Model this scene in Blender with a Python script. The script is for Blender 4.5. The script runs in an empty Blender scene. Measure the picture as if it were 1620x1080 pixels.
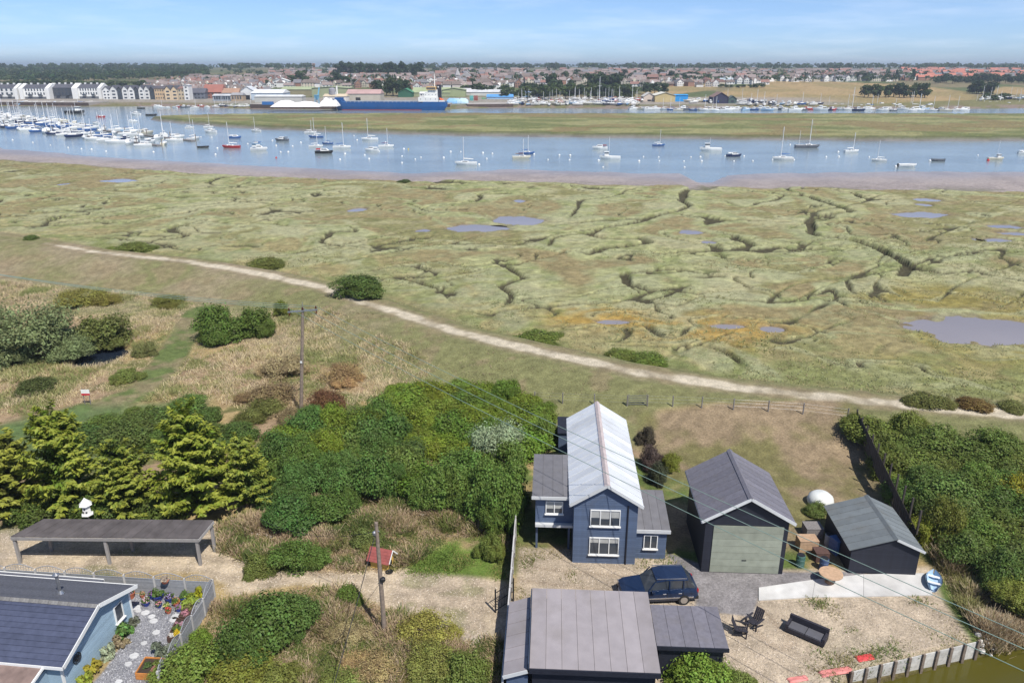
import bpy, math, random
import numpy as np
from mathutils import Vector, Matrix

# ------------------------------------------------------------------ camera, sky, sun, exposure
scene = bpy.context.scene
FPX = 1200.0                       # focal length in photo pixels (1620 wide)
CAMZ = 32.0                        # a drone 32 m up
PITCH = math.atan((540.0 - 106.0) / FPX)
cam_data = bpy.data.cameras.new("camera")
cam_data.sensor_width = 36.0
cam_data.lens = 36.0 * FPX / 1620.0
cam_data.clip_start = 0.5
cam_data.clip_end = 30000.0
cam = bpy.data.objects.new("camera", cam_data)
scene.collection.objects.link(cam)
cam.location = (0, 0, CAMZ)
cam.rotation_euler = (math.pi / 2 - PITCH, 0, 0)
scene.camera = cam

SUN_EL = math.radians(56.0)
SUN_AZ = math.atan2(0.56, -0.83)   # horizontal direction towards the sun: x = sin, y = cos
sun_vec = Vector((math.sin(SUN_AZ) * math.cos(SUN_EL), math.cos(SUN_AZ) * math.cos(SUN_EL), math.sin(SUN_EL)))
world = bpy.data.worlds.new("World")
scene.world = world
world.use_nodes = True
wn = world.node_tree.nodes
wl = world.node_tree.links
bg = wn["Background"]
sky = wn.new("ShaderNodeTexSky")
sky.sky_type = 'NISHITA'
sky.sun_disc = False
sky.sun_elevation = SUN_EL
sky.sun_rotation = SUN_AZ
sky.altitude = 30.0
sky.air_density = 0.5
sky.dust_density = 0.5
sky.ozone_density = 5.5
# thin high cloud: a procedural veil over the whole sky
tc = wn.new("ShaderNodeTexCoord")
sep = wn.new("ShaderNodeSeparateXYZ")
wl.new(tc.outputs["Generated"], sep.inputs[0])
zc = wn.new("ShaderNodeMath"); zc.operation = 'MAXIMUM'; zc.inputs[1].default_value = 0.0
wl.new(sep.outputs["Z"], zc.inputs[0])
dv = wn.new("ShaderNodeVectorMath"); dv.operation = 'DIVIDE'
cb = wn.new("ShaderNodeCombineXYZ")
za = wn.new('ShaderNodeMath'); za.operation = 'ADD'; za.inputs[1].default_value = 0.09; wl.new(zc.outputs[0], za.inputs[0])
wl.new(za.outputs[0], cb.inputs[0]); wl.new(za.outputs[0], cb.inputs[1]); cb.inputs[2].default_value = 1.0
wl.new(tc.outputs["Generated"], dv.inputs[0]); wl.new(cb.outputs[0], dv.inputs[1])
cn = wn.new("ShaderNodeTexNoise"); cn.inputs["Scale"].default_value = 0.8; cn.inputs["Detail"].default_value = 7.0
cn.inputs["Roughness"].default_value = 0.6
wl.new(dv.outputs[0], cn.inputs["Vector"])
cr = wn.new("ShaderNodeMapRange"); cr.inputs["From Min"].default_value = 0.47; cr.inputs["From Max"].default_value = 0.85
cr.inputs["To Max"].default_value = 0.34
wl.new(cn.outputs["Fac"], cr.inputs["Value"])
mx = wn.new("ShaderNodeMixRGB"); mx.inputs["Color2"].default_value = (7.5, 7.8, 8.4, 1)
wl.new(cr.outputs[0], mx.inputs["Fac"]); wl.new(sky.outputs[0], mx.inputs["Color1"])
wl.new(mx.outputs[0], bg.inputs["Color"])
bg.inputs["Strength"].default_value = 0.125

sun_data = bpy.data.lights.new("sun", 'SUN')
sun_data.energy = 4.2
sun_data.angle = math.radians(0.53)
sun_data.color = (1.0, 0.955, 0.88)
sun = bpy.data.objects.new("sun", sun_data)
scene.collection.objects.link(sun)
sun.rotation_euler = (-sun_vec).to_track_quat('-Z', 'Y').to_euler()
sun.location = (60, -90, 200)

scene.view_settings.view_transform = 'Standard'
scene.view_settings.look = 'None'
scene.view_settings.exposure = 0.4
scene.view_settings.gamma = 1.0
scene.view_settings.use_curve_mapping = False
scene.render.engine = 'CYCLES'
cy = scene.cycles
cy.use_denoising = True
cy.max_bounces = 6
cy.diffuse_bounces = 2
cy.glossy_bounces = 3
cy.transmission_bounces = 4
cy.transparent_max_bounces = 8
cy.volume_bounces = 0
cy.caustics_reflective = False
cy.caustics_refractive = False

# ------------------------------------------------------------------ helpers: noise, photo rays
COL = scene.collection
RNG = np.random.default_rng(7)
R = random.Random(11)

def _hash(ix, iy, seed):
    h = (ix.astype(np.int64) * 374761393 + iy.astype(np.int64) * 668265263 + seed * 1442695041) & 0xFFFFFFFF
    h = ((h ^ (h >> 13)) * 1274126177) & 0xFFFFFFFF
    h = (h ^ (h >> 16)) & 0xFFFFFFFF
    return h / 4294967295.0

def vnoise(x, y, seed=0):
    x = np.asarray(x, float); y = np.asarray(y, float)
    ix = np.floor(x); iy = np.floor(y)
    fx = x - ix; fy = y - iy
    fx = fx * fx * fx * (fx * (fx * 6 - 15) + 10); fy = fy * fy * fy * (fy * (fy * 6 - 15) + 10)
    a = _hash(ix, iy, seed); b = _hash(ix + 1, iy, seed); c = _hash(ix, iy + 1, seed); d = _hash(ix + 1, iy + 1, seed)
    return (a + (b - a) * fx) * (1 - fy) + (c + (d - c) * fx) * fy

def fbm(x, y, octv=4, seed=0, gain=0.5):
    x = np.asarray(x, float); y = np.asarray(y, float)
    s = 0.0; amp = 1.0; tot = 0.0; f = 1.0
    for o in range(octv):
        c, sn = math.cos(o * 1.1), math.sin(o * 1.1)
        s = s + amp * vnoise((x * c - y * sn) * f + 17.3 * o, (x * sn + y * c) * f - 9.1 * o, seed + o * 31)
        tot += amp; amp *= gain; f *= 2.03
    return s / tot

def sstep(a, b, v):
    t = np.clip((np.asarray(v, float) - a) / (b - a), 0, 1)
    return t * t * (3 - 2 * t)

CT, ST = math.cos(PITCH), math.sin(PITCH)
def ray(px, py):
    u = (px - 810.0) / FPX; v = (540.0 - py) / FPX
    return np.array([u, CT + v * ST, -ST + v * CT])

def at(px, py, z=0.0):
    """the point where the photo ray meets the level z"""
    d = ray(px, py); t = (z - CAMZ) / d[2]
    return np.array([d[0] * t, d[1] * t, z])

def at_y(px, py, Y):
    """the point where the photo ray meets the vertical plane y = Y"""
    d = ray(px, py); t = Y / d[1]
    return np.array([d[0] * t, Y, CAMZ + d[2] * t])

def line_fn(pts, z=0.0):
    """photo points along an edge -> y as a function of x on the level z"""
    w = sorted([tuple(at(px, py, z)[:2]) for px, py in pts])
    xs = np.array([p[0] for p in w]); ys = np.array([p[1] for p in w])
    return lambda X: np.interp(X, xs, ys)

def poly_w(pts, z=0.0):
    return np.array([at(px, py, z)[:2] for px, py in pts])

def inside(poly, X, Y):
    X = np.asarray(X, float); Y = np.asarray(Y, float)
    res = np.zeros(X.shape, bool); n = len(poly)
    for i in range(n):
        x1, y1 = poly[i]; x2, y2 = poly[(i + 1) % n]
        if y1 == y2: continue
        c = ((y1 > Y) != (y2 > Y)) & (X < (x2 - x1) * (Y - y1) / (y2 - y1) + x1)
        res ^= c
    return res

def dist_line(poly, X, Y, closed=False):
    X = np.asarray(X, float); Y = np.asarray(Y, float)
    best = np.full(X.shape, 1e9)
    n = len(poly)
    for i in range(n if closed else n - 1):
        ax, ay = poly[i]; bx, by = poly[(i + 1) % n]
        dx, dy = bx - ax, by - ay; L2 = dx * dx + dy * dy + 1e-9
        t = np.clip(((X - ax) * dx + (Y - ay) * dy) / L2, 0, 1)
        best = np.minimum(best, np.hypot(X - ax - t * dx, Y - ay - t * dy))
    return best

def soft_poly(poly, X, Y, w=0.6):
    d = dist_line(poly, X, Y, True)
    s = np.where(inside(poly, X, Y), d, -d)
    return sstep(-w, w, s)

# ------------------------------------------------------------------ helpers: materials
def new_mat(name):
    m = bpy.data.materials.new(name); m.use_nodes = True
    return m, m.node_tree.nodes, m.node_tree.links, m.node_tree.nodes["Principled BSDF"]

MATS = {}
def mat(name, col, rough=0.7, metal=0.0, noise=0.12, scale=3.0, bump=0.0, objcol=False, spec=0.4, dirt=0.0, coords="Object"):
    """plain procedural material: a base colour broken up by noise, optional bump, dirt and per-object colour"""
    if name in MATS: return MATS[name]
    m, n, l, p = new_mat(name)
    p.inputs["Roughness"].default_value = rough
    p.inputs["Metallic"].default_value = metal
    p.inputs["Specular IOR Level"].default_value = spec
    t = n.new("ShaderNodeTexCoord")
    nz = n.new("ShaderNodeTexNoise"); nz.inputs["Scale"].default_value = scale; nz.inputs["Detail"].default_value = 5
    l.new(t.outputs[coords], nz.inputs["Vector"])
    mr = n.new("ShaderNodeMapRange"); mr.inputs["From Min"].default_value = 0.25; mr.inputs["From Max"].default_value = 0.75
    mr.inputs["To Min"].default_value = 1 - noise; mr.inputs["To Max"].default_value = 1 + noise
    l.new(nz.outputs["Fac"], mr.inputs["Value"])
    mu = n.new("ShaderNodeMixRGB"); mu.blend_type = 'MULTIPLY'; mu.inputs["Fac"].default_value = 1
    if objcol:
        oi = n.new("ShaderNodeObjectInfo"); l.new(oi.outputs["Color"], mu.inputs["Color1"])
    else:
        mu.inputs["Color1"].default_value = (*col, 1)
    orn = n.new("ShaderNodeObjectInfo"); ov = n.new("ShaderNodeMapRange"); ov.inputs["To Min"].default_value = 0.90; ov.inputs["To Max"].default_value = 1.10
    l.new(orn.outputs["Random"], ov.inputs["Value"])
    om = n.new("ShaderNodeMath"); om.operation = 'MULTIPLY'; l.new(mr.outputs[0], om.inputs[0]); l.new(ov.outputs[0], om.inputs[1])
    l.new(om.outputs[0], mu.inputs["Color2"])
    out = mu.outputs[0]
    if dirt:
        n2 = n.new("ShaderNodeTexNoise"); n2.inputs["Scale"].default_value = scale * 0.35; n2.inputs["Detail"].default_value = 8
        l.new(t.outputs[coords], n2.inputs["Vector"])
        m2 = n.new("ShaderNodeMapRange"); m2.inputs["From Min"].default_value = 0.5; m2.inputs["From Max"].default_value = 0.75
        m2.inputs["To Max"].default_value = dirt
        l.new(n2.outputs["Fac"], m2.inputs["Value"])
        mm = n.new("ShaderNodeMixRGB"); mm.inputs["Color2"].default_value = (0.13, 0.11, 0.08, 1)
        l.new(m2.outputs[0], mm.inputs["Fac"]); l.new(out, mm.inputs["Color1"]); out = mm.outputs[0]
    l.new(out, p.inputs["Base Color"])
    if bump:
        b = n.new("ShaderNodeBump"); b.inputs["Strength"].default_value = bump; b.inputs["Distance"].default_value = 0.05
        l.new(nz.outputs["Fac"], b.inputs["Height"]); l.new(b.outputs[0], p.inputs["Normal"])
    MATS[name] = m
    return m

# ------------------------------------------------------------------ helpers: meshes and objects
def np_mesh(name, V, F, mats=(), midx=None, attrs=None, smooth=False):
    """mesh from arrays: V (n,3), F (m,k)"""
    V = np.asarray(V, np.float32); F = np.asarray(F, np.int32)
    me = bpy.data.meshes.new(name)
    k = F.shape[1]
    me.vertices.add(len(V)); me.vertices.foreach_set("co", V.ravel())
    me.loops.add(F.size); me.loops.foreach_set("vertex_index", F.ravel())
    me.polygons.add(len(F)); me.polygons.foreach_set("loop_start", np.arange(0, F.size, k, dtype=np.int32))
    if smooth: me.polygons.foreach_set("use_smooth", np.ones(len(F), bool))
    for m in mats: me.materials.append(m)
    if midx is not None: me.polygons.foreach_set("material_index", np.asarray(midx, np.int32))
    if attrs:
        for an, (dom, arr) in attrs.items():
            a = me.attributes.new(an, 'FLOAT_COLOR' if arr.ndim == 2 else 'FLOAT', dom)
            if arr.ndim == 2:
                c = np.ones((len(arr), 4), np.float32); c[:, :3] = arr
                a.data.foreach_set("color", c.ravel())
            else:
                a.data.foreach_set("value", arr.astype(np.float32))
    me.update(); me.validate()
    return me

class MB:
    """collects boxes, bars, tubes, lofts and prisms; build() links them as ONE mesh object"""
    def __init__(s):
        s.v = []; s.f = []; s.mi = []; s.cur = 0
    def mat(s, i): s.cur = i; return s
    def add(s, vs, fs):
        o = len(s.v); s.v += [tuple(map(float, p)) for p in vs]
        for f in fs: s.f.append([i + o for i in f]); s.mi.append(s.cur)
        return s
    def box(s, x0, x1, y0, y1, z0, z1, M=None):
        vs = [(x0, y0, z0), (x1, y0, z0), (x1, y1, z0), (x0, y1, z0), (x0, y0, z1), (x1, y0, z1), (x1, y1, z1), (x0, y1, z1)]
        if M is not None: vs = [tuple(M @ Vector(p)) for p in vs]
        return s.add(vs, [(0, 3, 2, 1), (4, 5, 6, 7), (0, 1, 5, 4), (1, 2, 6, 5), (2, 3, 7, 6), (3, 0, 4, 7)])
    def bar(s, a, b, w, h=None, up=(0, 0, 1)):
        """box beam from a to b, w wide, h high"""
        a = Vector(a); b = Vector(b); h = h or w
        d = (b - a).normalized(); upv = Vector(up)
        if abs(d.dot(upv)) > 0.98: upv = Vector((0, 1, 0))
        r = d.cross(upv).normalized() * (w / 2); u = r.cross(d).normalized() * (h / 2)
        vs = [a - r - u, a + r - u, a + r + u, a - r + u, b - r - u, b + r - u, b + r + u, b - r + u]
        return s.add(vs, [(0, 1, 2, 3), (7, 6, 5, 4), (0, 4, 5, 1), (1, 5, 6, 2), (2, 6, 7, 3), (3, 7, 4, 0)])
    def tube(s, pts, r, n=8, cap=True):
        """round tube through pts; r a number or one radius per point"""
        pts = [Vector(p) for p in pts]; rs = r if hasattr(r, "__len__") else [r] * len(pts)
        o = len(s.v); ref = None
        for i, p in enumerate(pts):
            d = (pts[min(i + 1, len(pts) - 1)] - pts[max(i - 1, 0)]).normalized()
            if ref is None: ref = Vector((1, 0, 0)) if abs(d.x) < 0.9 else Vector((0, 1, 0))
            a = d.cross(ref).normalized(); b = d.cross(a).normalized(); ref = -(d.cross(a)).cross(d) if False else ref
            for k in range(n):
                t = 2 * math.pi * k / n
                s.v.append(tuple(p + a * (math.cos(t) * rs[i]) + b * (math.sin(t) * rs[i])))
        for i in range(len(pts) - 1):
            for k in range(n):
                k2 = (k + 1) % n
                s.f.append([o + i * n + k, o + i * n + k2, o + (i + 1) * n + k2, o + (i + 1) * n + k]); s.mi.append(s.cur)
        if cap:
            s.f.append([o + k for k in range(n)]); s.mi.append(s.cur)
            e = o + (len(pts) - 1) * n
            s.f.append([e + k for k in reversed(range(n))]); s.mi.append(s.cur)
        return s
    def loft(s, rings, cap=True, closed=True):
        n = len(rings[0]); o = len(s.v)
        for r_ in rings: s.v += [tuple(map(float, p)) for p in r_]
        for i in range(len(rings) - 1):
            for k in range(n if closed else n - 1):
                k2 = (k + 1) % n
                s.f.append([o + i * n + k, o + i * n + k2, o + (i + 1) * n + k2, o + (i + 1) * n + k]); s.mi.append(s.cur)
        if cap:
            s.f.append([o + k for k in reversed(range(n))]); s.mi.append(s.cur)
            s.f.append([o + (len(rings) - 1) * n + k for k in range(n)]); s.mi.append(s.cur)
        return s
    def lathe(s, prof, n=12, c=(0, 0, 0)):
        return s.loft([[(c[0] + r_ * math.cos(2 * math.pi * k / n), c[1] + r_ * math.sin(2 * math.pi * k / n), c[2] + z) for k in range(n)] for r_, z in prof])
    def prism(s, pts, y0, y1):
        """polygon in x,z extruded along y"""
        n = len(pts)
        vs = [(x, y0, z) for x, z in pts] + [(x, y1, z) for x, z in pts]
        fs = [tuple(range(n)), tuple(reversed(range(n, 2 * n)))] + [(k, n + k, n + (k + 1) % n, (k + 1) % n) for k in range(n)]
        return s.add(vs, fs)
    def quad(s, a, b, c, d): return s.add([a, b, c, d], [(0, 1, 2, 3)])
    def mesh(s, name, mats, smooth=False):
        me = bpy.data.meshes.new(name)
        me.from_pydata(s.v, [], s.f)
        for m in (mats if isinstance(mats, (list, tuple)) else [mats]): me.materials.append(m)
        me.polygons.foreach_set("material_index", s.mi)
        if smooth: me.polygons.foreach_set("use_smooth", [True] * len(me.polygons))
        me.update()
        return me
    def build(s, name, mats, parent=None, loc=None, rz=0.0, smooth=False):
        return link(name, s.mesh(name, mats, smooth), parent, loc, rz)

def link(name, me, parent=None, loc=None, rz=0.0, scale=None):
    o = bpy.data.objects.new(name, me); COL.objects.link(o)
    if parent is not None: o.parent = parent
    if loc is not None: o.location = loc
    o.rotation_euler = (0, 0, rz)
    if scale is not None: o.scale = scale if hasattr(scale, "__len__") else (scale,) * 3
    return o

def empty(name, loc, rz=0.0):
    return link(name, None, None, loc, rz)

def tag(o, label=None, cat=None, group=None, kind=None):
    if label: o["label"] = label
    if cat: o["category"] = cat
    if group: o["group"] = group
    if kind: o["kind"] = kind
    return o

def copy_tree(o, parent=None):
    c = o.copy(); COL.objects.link(c); c.parent = parent
    for ch in o.children: copy_tree(ch, c)
    return c

ORD = ["first", "second", "third", "fourth", "fifth", "sixth", "seventh", "eighth", "ninth", "tenth", "eleventh", "twelfth",
       "thirteenth", "fourteenth", "fifteenth", "sixteenth", "seventeenth", "eighteenth", "nineteenth", "twentieth"]
_tens = {20: "twenty", 30: "thirty", 40: "forty", 50: "fifty", 60: "sixty", 70: "seventy", 80: "eighty", 90: "ninety"}
def ordinal(i):
    """0 -> first"""
    if i < 20: return ORD[i]
    n = i + 1; t = n // 10 * 10
    if n % 10 == 0: return _tens[t][:-1] + "ieth"
    return _tens[t] + "-" + ORD[n % 10 - 1]

# ------------------------------------------------------------------ the lie of the land
WATER_Z = -1.3
POND_Z = -1.15
Y_PATH = line_fn([(-420, 318), (-200, 345), (0, 373), (150, 398), (300, 414), (420, 434), (510, 455), (545, 468), (620, 492), (720, 524), (850, 554),
                  (1000, 587), (1150, 611), (1300, 627), (1430, 640), (1520, 648), (1620, 655), (1900, 676), (2300, 705)], 2.0)
Y_MARSH = line_fn([(-500, 249), (0, 254), (90, 259), (200, 265), (330, 275), (370, 280), (520, 281), (640, 285), (760, 287), (870, 291), (1000, 293),
                   (1080, 294), (1100, 303), (1118, 303), (1140, 296), (1300, 297), (1500, 298), (1620, 300), (2100, 304)], 0.0)
Y_WATER = line_fn([(-500, 226), (0, 234), (100, 243), (200, 252), (330, 258), (420, 263), (560, 270), (640, 274), (700, 272), (800, 268), (900, 271), (1000, 274),
                   (1080, 276), (1100, 288), (1125, 288), (1150, 277), (1200, 274), (1400, 272), (1620, 272), (2100, 273)], WATER_Z)
Y_ISL_NEAR = line_fn([(238, 186.6), (250, 189), (300, 194), (350, 198), (420, 202), (520, 205.5), (620, 208.5), (700, 211), (810, 213), (1000, 215), (1200, 218), (1400, 220), (1620, 220), (2200, 223)], -0.5)
Y_ISL_FAR = line_fn([(238, 186.2), (262, 184), (300, 182.5), (400, 180.6), (600, 179.6), (900, 180), (1200, 180), (2200, 180)], -0.5)
Y_SHORE = line_fn([(-600, 160), (0, 168), (150, 169), (240, 168.5), (320, 170), (400, 173), (530, 173.6), (700, 174), (730, 172.5), (780, 171), (850, 171), (940, 172), (1000, 173),
                   (1150, 173.5), (1250, 174), (1400, 174), (1540, 172.5), (1620, 171.5), (2200, 170)], WATER_Z)
X_TIP = float(at(238, 186.4, -0.5)[0])

POOLS = [(755, 361, 50, 5.5), (815, 349, 40, 7), (1455, 340, 40, 5), (1466, 316.5, 21, 3), (1462, 324.5, 12, 2.6), (190, 286, 28, 3.2), (668, 366, 12, 3), (565, 332.5, 15, 3),
         (1093, 368, 18, 4), (1590, 359, 27, 3.5), (1602, 370, 22, 3.2), (1578, 380, 22, 3.2), (1546, 379, 7, 2.2), (1550, 523, 96, 24), (1222, 522, 17, 5), (1150, 517, 26, 4), (822, 318, 9, 2.4),
         (965, 510, 26, 4), (100, 292, 9, 2), (1120, 384, 12, 2.5)]
MEADOW_POND = (160, 560, 26, 13)
CREEKS = [  # photo points of the creeks one can follow, width in metres, depth
    ([(1100, 296), (1070, 318), (1085, 328), (1060, 338), (1010, 352), (945, 362), (930, 372), (965, 380), (1010, 378), (1020, 384), (970, 394), (948, 405)], 2.4, 1.1),
    ([(1140, 300), (1280, 312), (1320, 328), (1345, 336), (1330, 342), (1290, 352), (1270, 366), (1290, 375), (1345, 384), (1390, 398), (1425, 414), (1440, 424), (1420, 436)], 2.6, 1.3),
    ([(1440, 424), (1500, 440), (1560, 434), (1640, 446)], 1.6, 0.8),
    ([(1440, 424), (1470, 408), (1540, 400), (1620, 402)], 1.4, 0.7),
    ([(1080, 440), (1140, 436), (1060, 428), (980, 436), (985, 452), (1010, 464), (1090, 470)], 1.8, 0.8),
    ([(605, 440), (640, 444), (680, 455), (697, 464)], 1.8, 1.0),
    ([(540, 300), (460, 312), (380, 322), (300, 330), (210, 336)], 1.8, 0.8),
    ([(800, 480), (812, 462), (806, 452), (850, 444), (810, 428), (780, 420)], 1.4, 0.7),
    ([(870, 392), (878, 380), (900, 372), (935, 368)], 1.6, 0.8),
    ([(75, 358), (90, 350), (130, 342), (230, 330)], 1.6, 0.8),
    ([(0, 366), (60, 372), (130, 380), (240, 392), (340, 408), (420, 420)], 1.5, 0.7),
    ([(700, 327), (745, 320), (760, 310), (840, 300)], 1.5, 0.8),
    ([(1360, 308), (1372, 314), (1390, 318)], 2.2, 1.0),
    ([(255, 368), (300, 358), (330, 352)], 1.2, 0.6),
    ([(1080, 405), (1150, 400), (1240, 396), (1330, 402)], 1.5, 0.6),
    ([(1010, 300), (930, 318), (905, 338), (890, 345)], 1.4, 0.7),
]
CREEKS = [(poly_w(p), w, d) for p, w, d in CREEKS]
DRIVE = poly_w([(-120, 842), (0, 838), (60, 826), (340, 826), (352, 850), (345, 878), (430, 902), (520, 908), (640, 903), (790, 918), (800, 940), (800, 1012), (720, 1016), (690, 1008), (655, 985), (600, 962), (540, 940), (470, 925), (350, 948), (340, 930), (300, 912), (-120, 904)])
YARD = poly_w([(822, 866), (905, 868), (1060, 880), (1120, 905), (1200, 900), (1370, 900), (1470, 895), (1490, 945), (1538, 1014), (1340, 1064), (1330, 1120), (800, 1120)])
TARMAC = poly_w([(1050, 872), (1135, 900), (1260, 905), (1368, 903), (1368, 922), (1200, 946), (1190, 975), (1100, 965), (1100, 945), (1090, 915)])
SLAB = poly_w([(1185, 928), (1290, 914), (1366, 907), (1462, 905), (1474, 944), (1366, 946), (1200, 950)])
LAWN = poly_w([(1010, 668), (1340, 662), (1392, 745), (1450, 850), (1330, 885), (1240, 870), (1090, 760), (1030, 760)])
TRACKS = [poly_w([(-100, 880), (150, 884), (320, 892), (430, 914), (560, 925), (700, 950), (820, 960)]), poly_w([(815, 905), (900, 915), (1000, 925), (1120, 935), (1180, 960), (1230, 1010)])]
GREENPATCH = poly_w([(630, 900), (700, 862), (740, 850), (790, 842), (800, 916), (700, 912)])
SLATE = poly_w([(196, 940), (325, 936), (338, 942), (276, 1048), (258, 1100), (126, 1100), (165, 1060), (205, 1000)])
POND = poly_w([(1300, 1100), (1345, 1068), (1440, 1043), (1546, 1016), (1570, 1010), (1620, 1002), (1760, 985), (1800, 1120)], 0.0)
TRAIL = poly_w([(318, 492), (290, 530), (262, 580), (225, 618), (170, 642), (100, 662), (10, 684), (-80, 700)])


def far_shape(X, Y):
    """the far bank: distance inland and its rise"""
    s = Y - Y_SHORE(X)
    left = sstep(-150, -420, X) * 0.45
    rise = np.interp(s, [0, 60, 350, 700, 1400, 2600, 8000], [0.0, 0.8, 9.5, 15.5, 22.0, 27.5, 29.5]) * (1 - left * sstep(1200, 200, s))
    return s, rise

def marsh_n(X, Y):
    wx = X + 9 * (fbm(X / 22, Y / 22, 3, 91) - 0.5) * 2
    wy = Y + 9 * (fbm(X / 22, Y / 22, 3, 57) - 0.5) * 2
    return fbm(wx / 46, wy / 30, 3, 23) - 0.5, fbm(wx / 14, wy / 13, 3, 77) - 0.5

def land(X, Y, full=False):
    X = np.asarray(X, float); Y = np.asarray(Y, float)
    yp = Y_PATH(X); sl = (Y_PATH(X + 1) - Y_PATH(X - 1)) / 2
    dp = (Y - yp) / np.sqrt(1 + sl * sl)                     # + is the sea side
    wob = (fbm(X / 14, Y / 14, 3, 5) - 0.5)
    ym = Y_MARSH(X) - 2 + wob * 12 + (fbm(X / 45, Y / 30, 2, 15) - 0.5) * 12
    yw = Y_WATER(X) + wob * 6
    inl = Y_ISL_NEAR(X) + wob * 7; ifar = Y_ISL_FAR(X) + wob * 6
    s, rise = far_shape(X, Y)
    # --- landward ground
    rough = 0.25 * (fbm(X / 5, Y / 5, 4, 3) - 0.5) + 0.5 * (fbm(X / 18, Y / 18, 2, 4) - 0.5)
    built = np.maximum(np.maximum(soft_poly(DRIVE, X, Y, 2), soft_poly(YARD, X, Y, 2)), sstep(62, 58, Y) * sstep(2, 4, X) * sstep(60, 40, X))
    built = np.maximum(built, sstep(46, 43.5, Y))
    z = rough * (1 - built)
    # --- sea wall
    bank = np.where(dp < 0, sstep(-12, -2.2, dp), sstep(8, 1.6, dp))
    z = z * (1 - bank) + 2.0 * bank
    # --- marsh
    big, small = marsh_n(X, Y)
    m_in = sstep(6.5, 9.5, dp)
    cr = np.zeros_like(X); fan = np.full(X.shape, 1e9)
    near = (Y > 60) & (Y < 330)
    for pl, w, dep in CREEKS:
        d = np.full(X.shape, 1e9)
        jx = X[near] + 2.2 * (vnoise(X[near] / 13, Y[near] / 13, 8) - 0.5) * 2; jy = Y[near] + 2.6 * (vnoise(X[near] / 12, Y[near] / 12, 9) - 0.5) * 2
        d[near] = dist_line(pl, jx, jy)
        cr = np.maximum(cr, dep * sstep(w * .46, w * 0.27, d)); fan = np.minimum(fan, d)
    patchy = sstep(0.44, 0.6, fbm(X / 30, Y / 30, 2, 64))
    ridge = sstep(0.015, 0.007, np.abs(small)) * sstep(0.34, 0.42, fbm(X / 40, Y / 40, 2, 61))
    ridge2 = sstep(0.010, 0.005, np.abs(big))
    pool = np.zeros_like(X); poolw = np.zeros_like(X)
    for (px, py, rx, ry) in POOLS:
        c = at(px, py, 0); ex = at(px + rx, py, 0)[0] - c[0]; ey = (at(px, py - ry, 0)[1] - at(px, py + ry, 0)[1]) / 2
        k = (np.abs(X - c[0]) < ex * 3 + 8) & (np.abs(Y - c[1]) < ey * 3 + 8)
        if not k.any(): continue
        q = np.hypot((X[k] - c[0]) / ex, (Y[k] - c[1]) / ey) + 0.75 * (fbm(X[k] / 2.6, Y[k] / 2.6, 3, 12) - 0.5)
        pool[k] = np.maximum(pool[k], sstep(1.3, 0.8, q)); poolw[k] = np.maximum(poolw[k], sstep(2.6, 1.7, q))
    streak = sstep(0.014, 0.006, np.abs(fbm((X * .62 - Y * .78) / 13, (X * .78 + Y * .62) / 60, 3, 67) - 0.5)) * sstep(0.42, 0.52, fbm(X / 40, Y / 40, 2, 68))
    gut = np.maximum(np.maximum(cr, streak * 0.55), np.maximum(ridge * 0.62, ridge2 * 0.85)) * sstep(8, 16, dp) * (1 - poolw)
    levee = np.maximum(np.exp(-(np.abs(big) / 0.055) ** 2), np.exp(-(fan / 7.0) ** 2))
    levee = np.maximum(levee, 0.75 * np.exp(-(np.abs(small) / 0.05) ** 2))
    hum = fbm((X + 5 * big * 20) / 10, (Y + small * 12) / 7.5, 3, 35) - 0.5
    puff = np.sqrt(np.clip(np.abs(hum) * 5, 0, 1)); crease = sstep(0.020, 0.004, np.abs(hum)) * sstep(0.40, 0.56, fbm(X / 22, Y / 22, 2, 36))
    zm = 0.05 + 0.14 * puff + 0.28 * levee * (1 - poolw) + 0.1 * poolw + 0.25 * (fbm(X / 7, Y / 7, 3, 31) - 0.5) + 0.16 * (fbm(X / 1.7, Y / 1.7, 2, 41) - 0.5) - 0.85 * gut
    zm = zm * (1 - pool) + pool * (-0.12 + 0.1 * (fbm(X / 2, Y / 2, 2, 13) - 0.5))
    z = z * (1 - m_in) + zm * m_in
    # --- mud, river bed, island, back channel
    t = np.clip((Y - ym) / np.maximum(yw - ym, 4), -1, 3)
    mudz = np.interp(t, [0, 0.06, 1.0, 1.35, 3], [-0.15, -0.62, WATER_Z, -2.0, -3.2]) + 0.10 * (fbm(X / 9, Y / 6, 3, 19) - 0.5)
    edge = sstep(0, 3.0, Y - ym)
    z = z * (1 - edge) + mudz * edge
    isl = sstep(-2, 4, Y - inl) * sstep(2, -8, Y - ifar) * sstep(X_TIP - 2, X_TIP + 5, X)
    isl_foot = sstep(-26, 0, Y - inl) * sstep(8, -8, Y - ifar) * sstep(X_TIP - 10, X_TIP + 6, X)
    z = np.maximum(z, -3.2 + isl_foot * 2.0)
    zi = 0.35 + 0.5 * (fbm(X / 14, Y / 20, 3, 71) - 0.5) - 0.5 * sstep(0.02, 0.006, np.abs(small))
    z = z * (1 - isl) + zi * isl
    fz = np.interp(s, [-40, -8, 0, 26, 60], [-3.2, -2.0, WATER_Z - 0.1, 0.9, 1.9]) + rise + np.where(s > 60, 1.2 * (fbm(X / 160, Y / 160, 2, 88) - 0.5), 0)
    fm = sstep(-45, -25, s)
    z = z * (1 - fm) + fz * fm
    # --- pond in front of the retaining wall and pond in the meadow
    pm = soft_poly(POND, X, Y, 0.5) * sstep(60, 50, Y)
    z = z * (1 - pm) + pm * -2.0
    c = at(*MEADOW_POND[:2]); q = np.hypot((X - c[0]) / 2.1, (Y - c[1]) / 3.2) + 0.5 * (fbm(X / 2, Y / 2, 2, 14) - 0.5)
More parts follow.
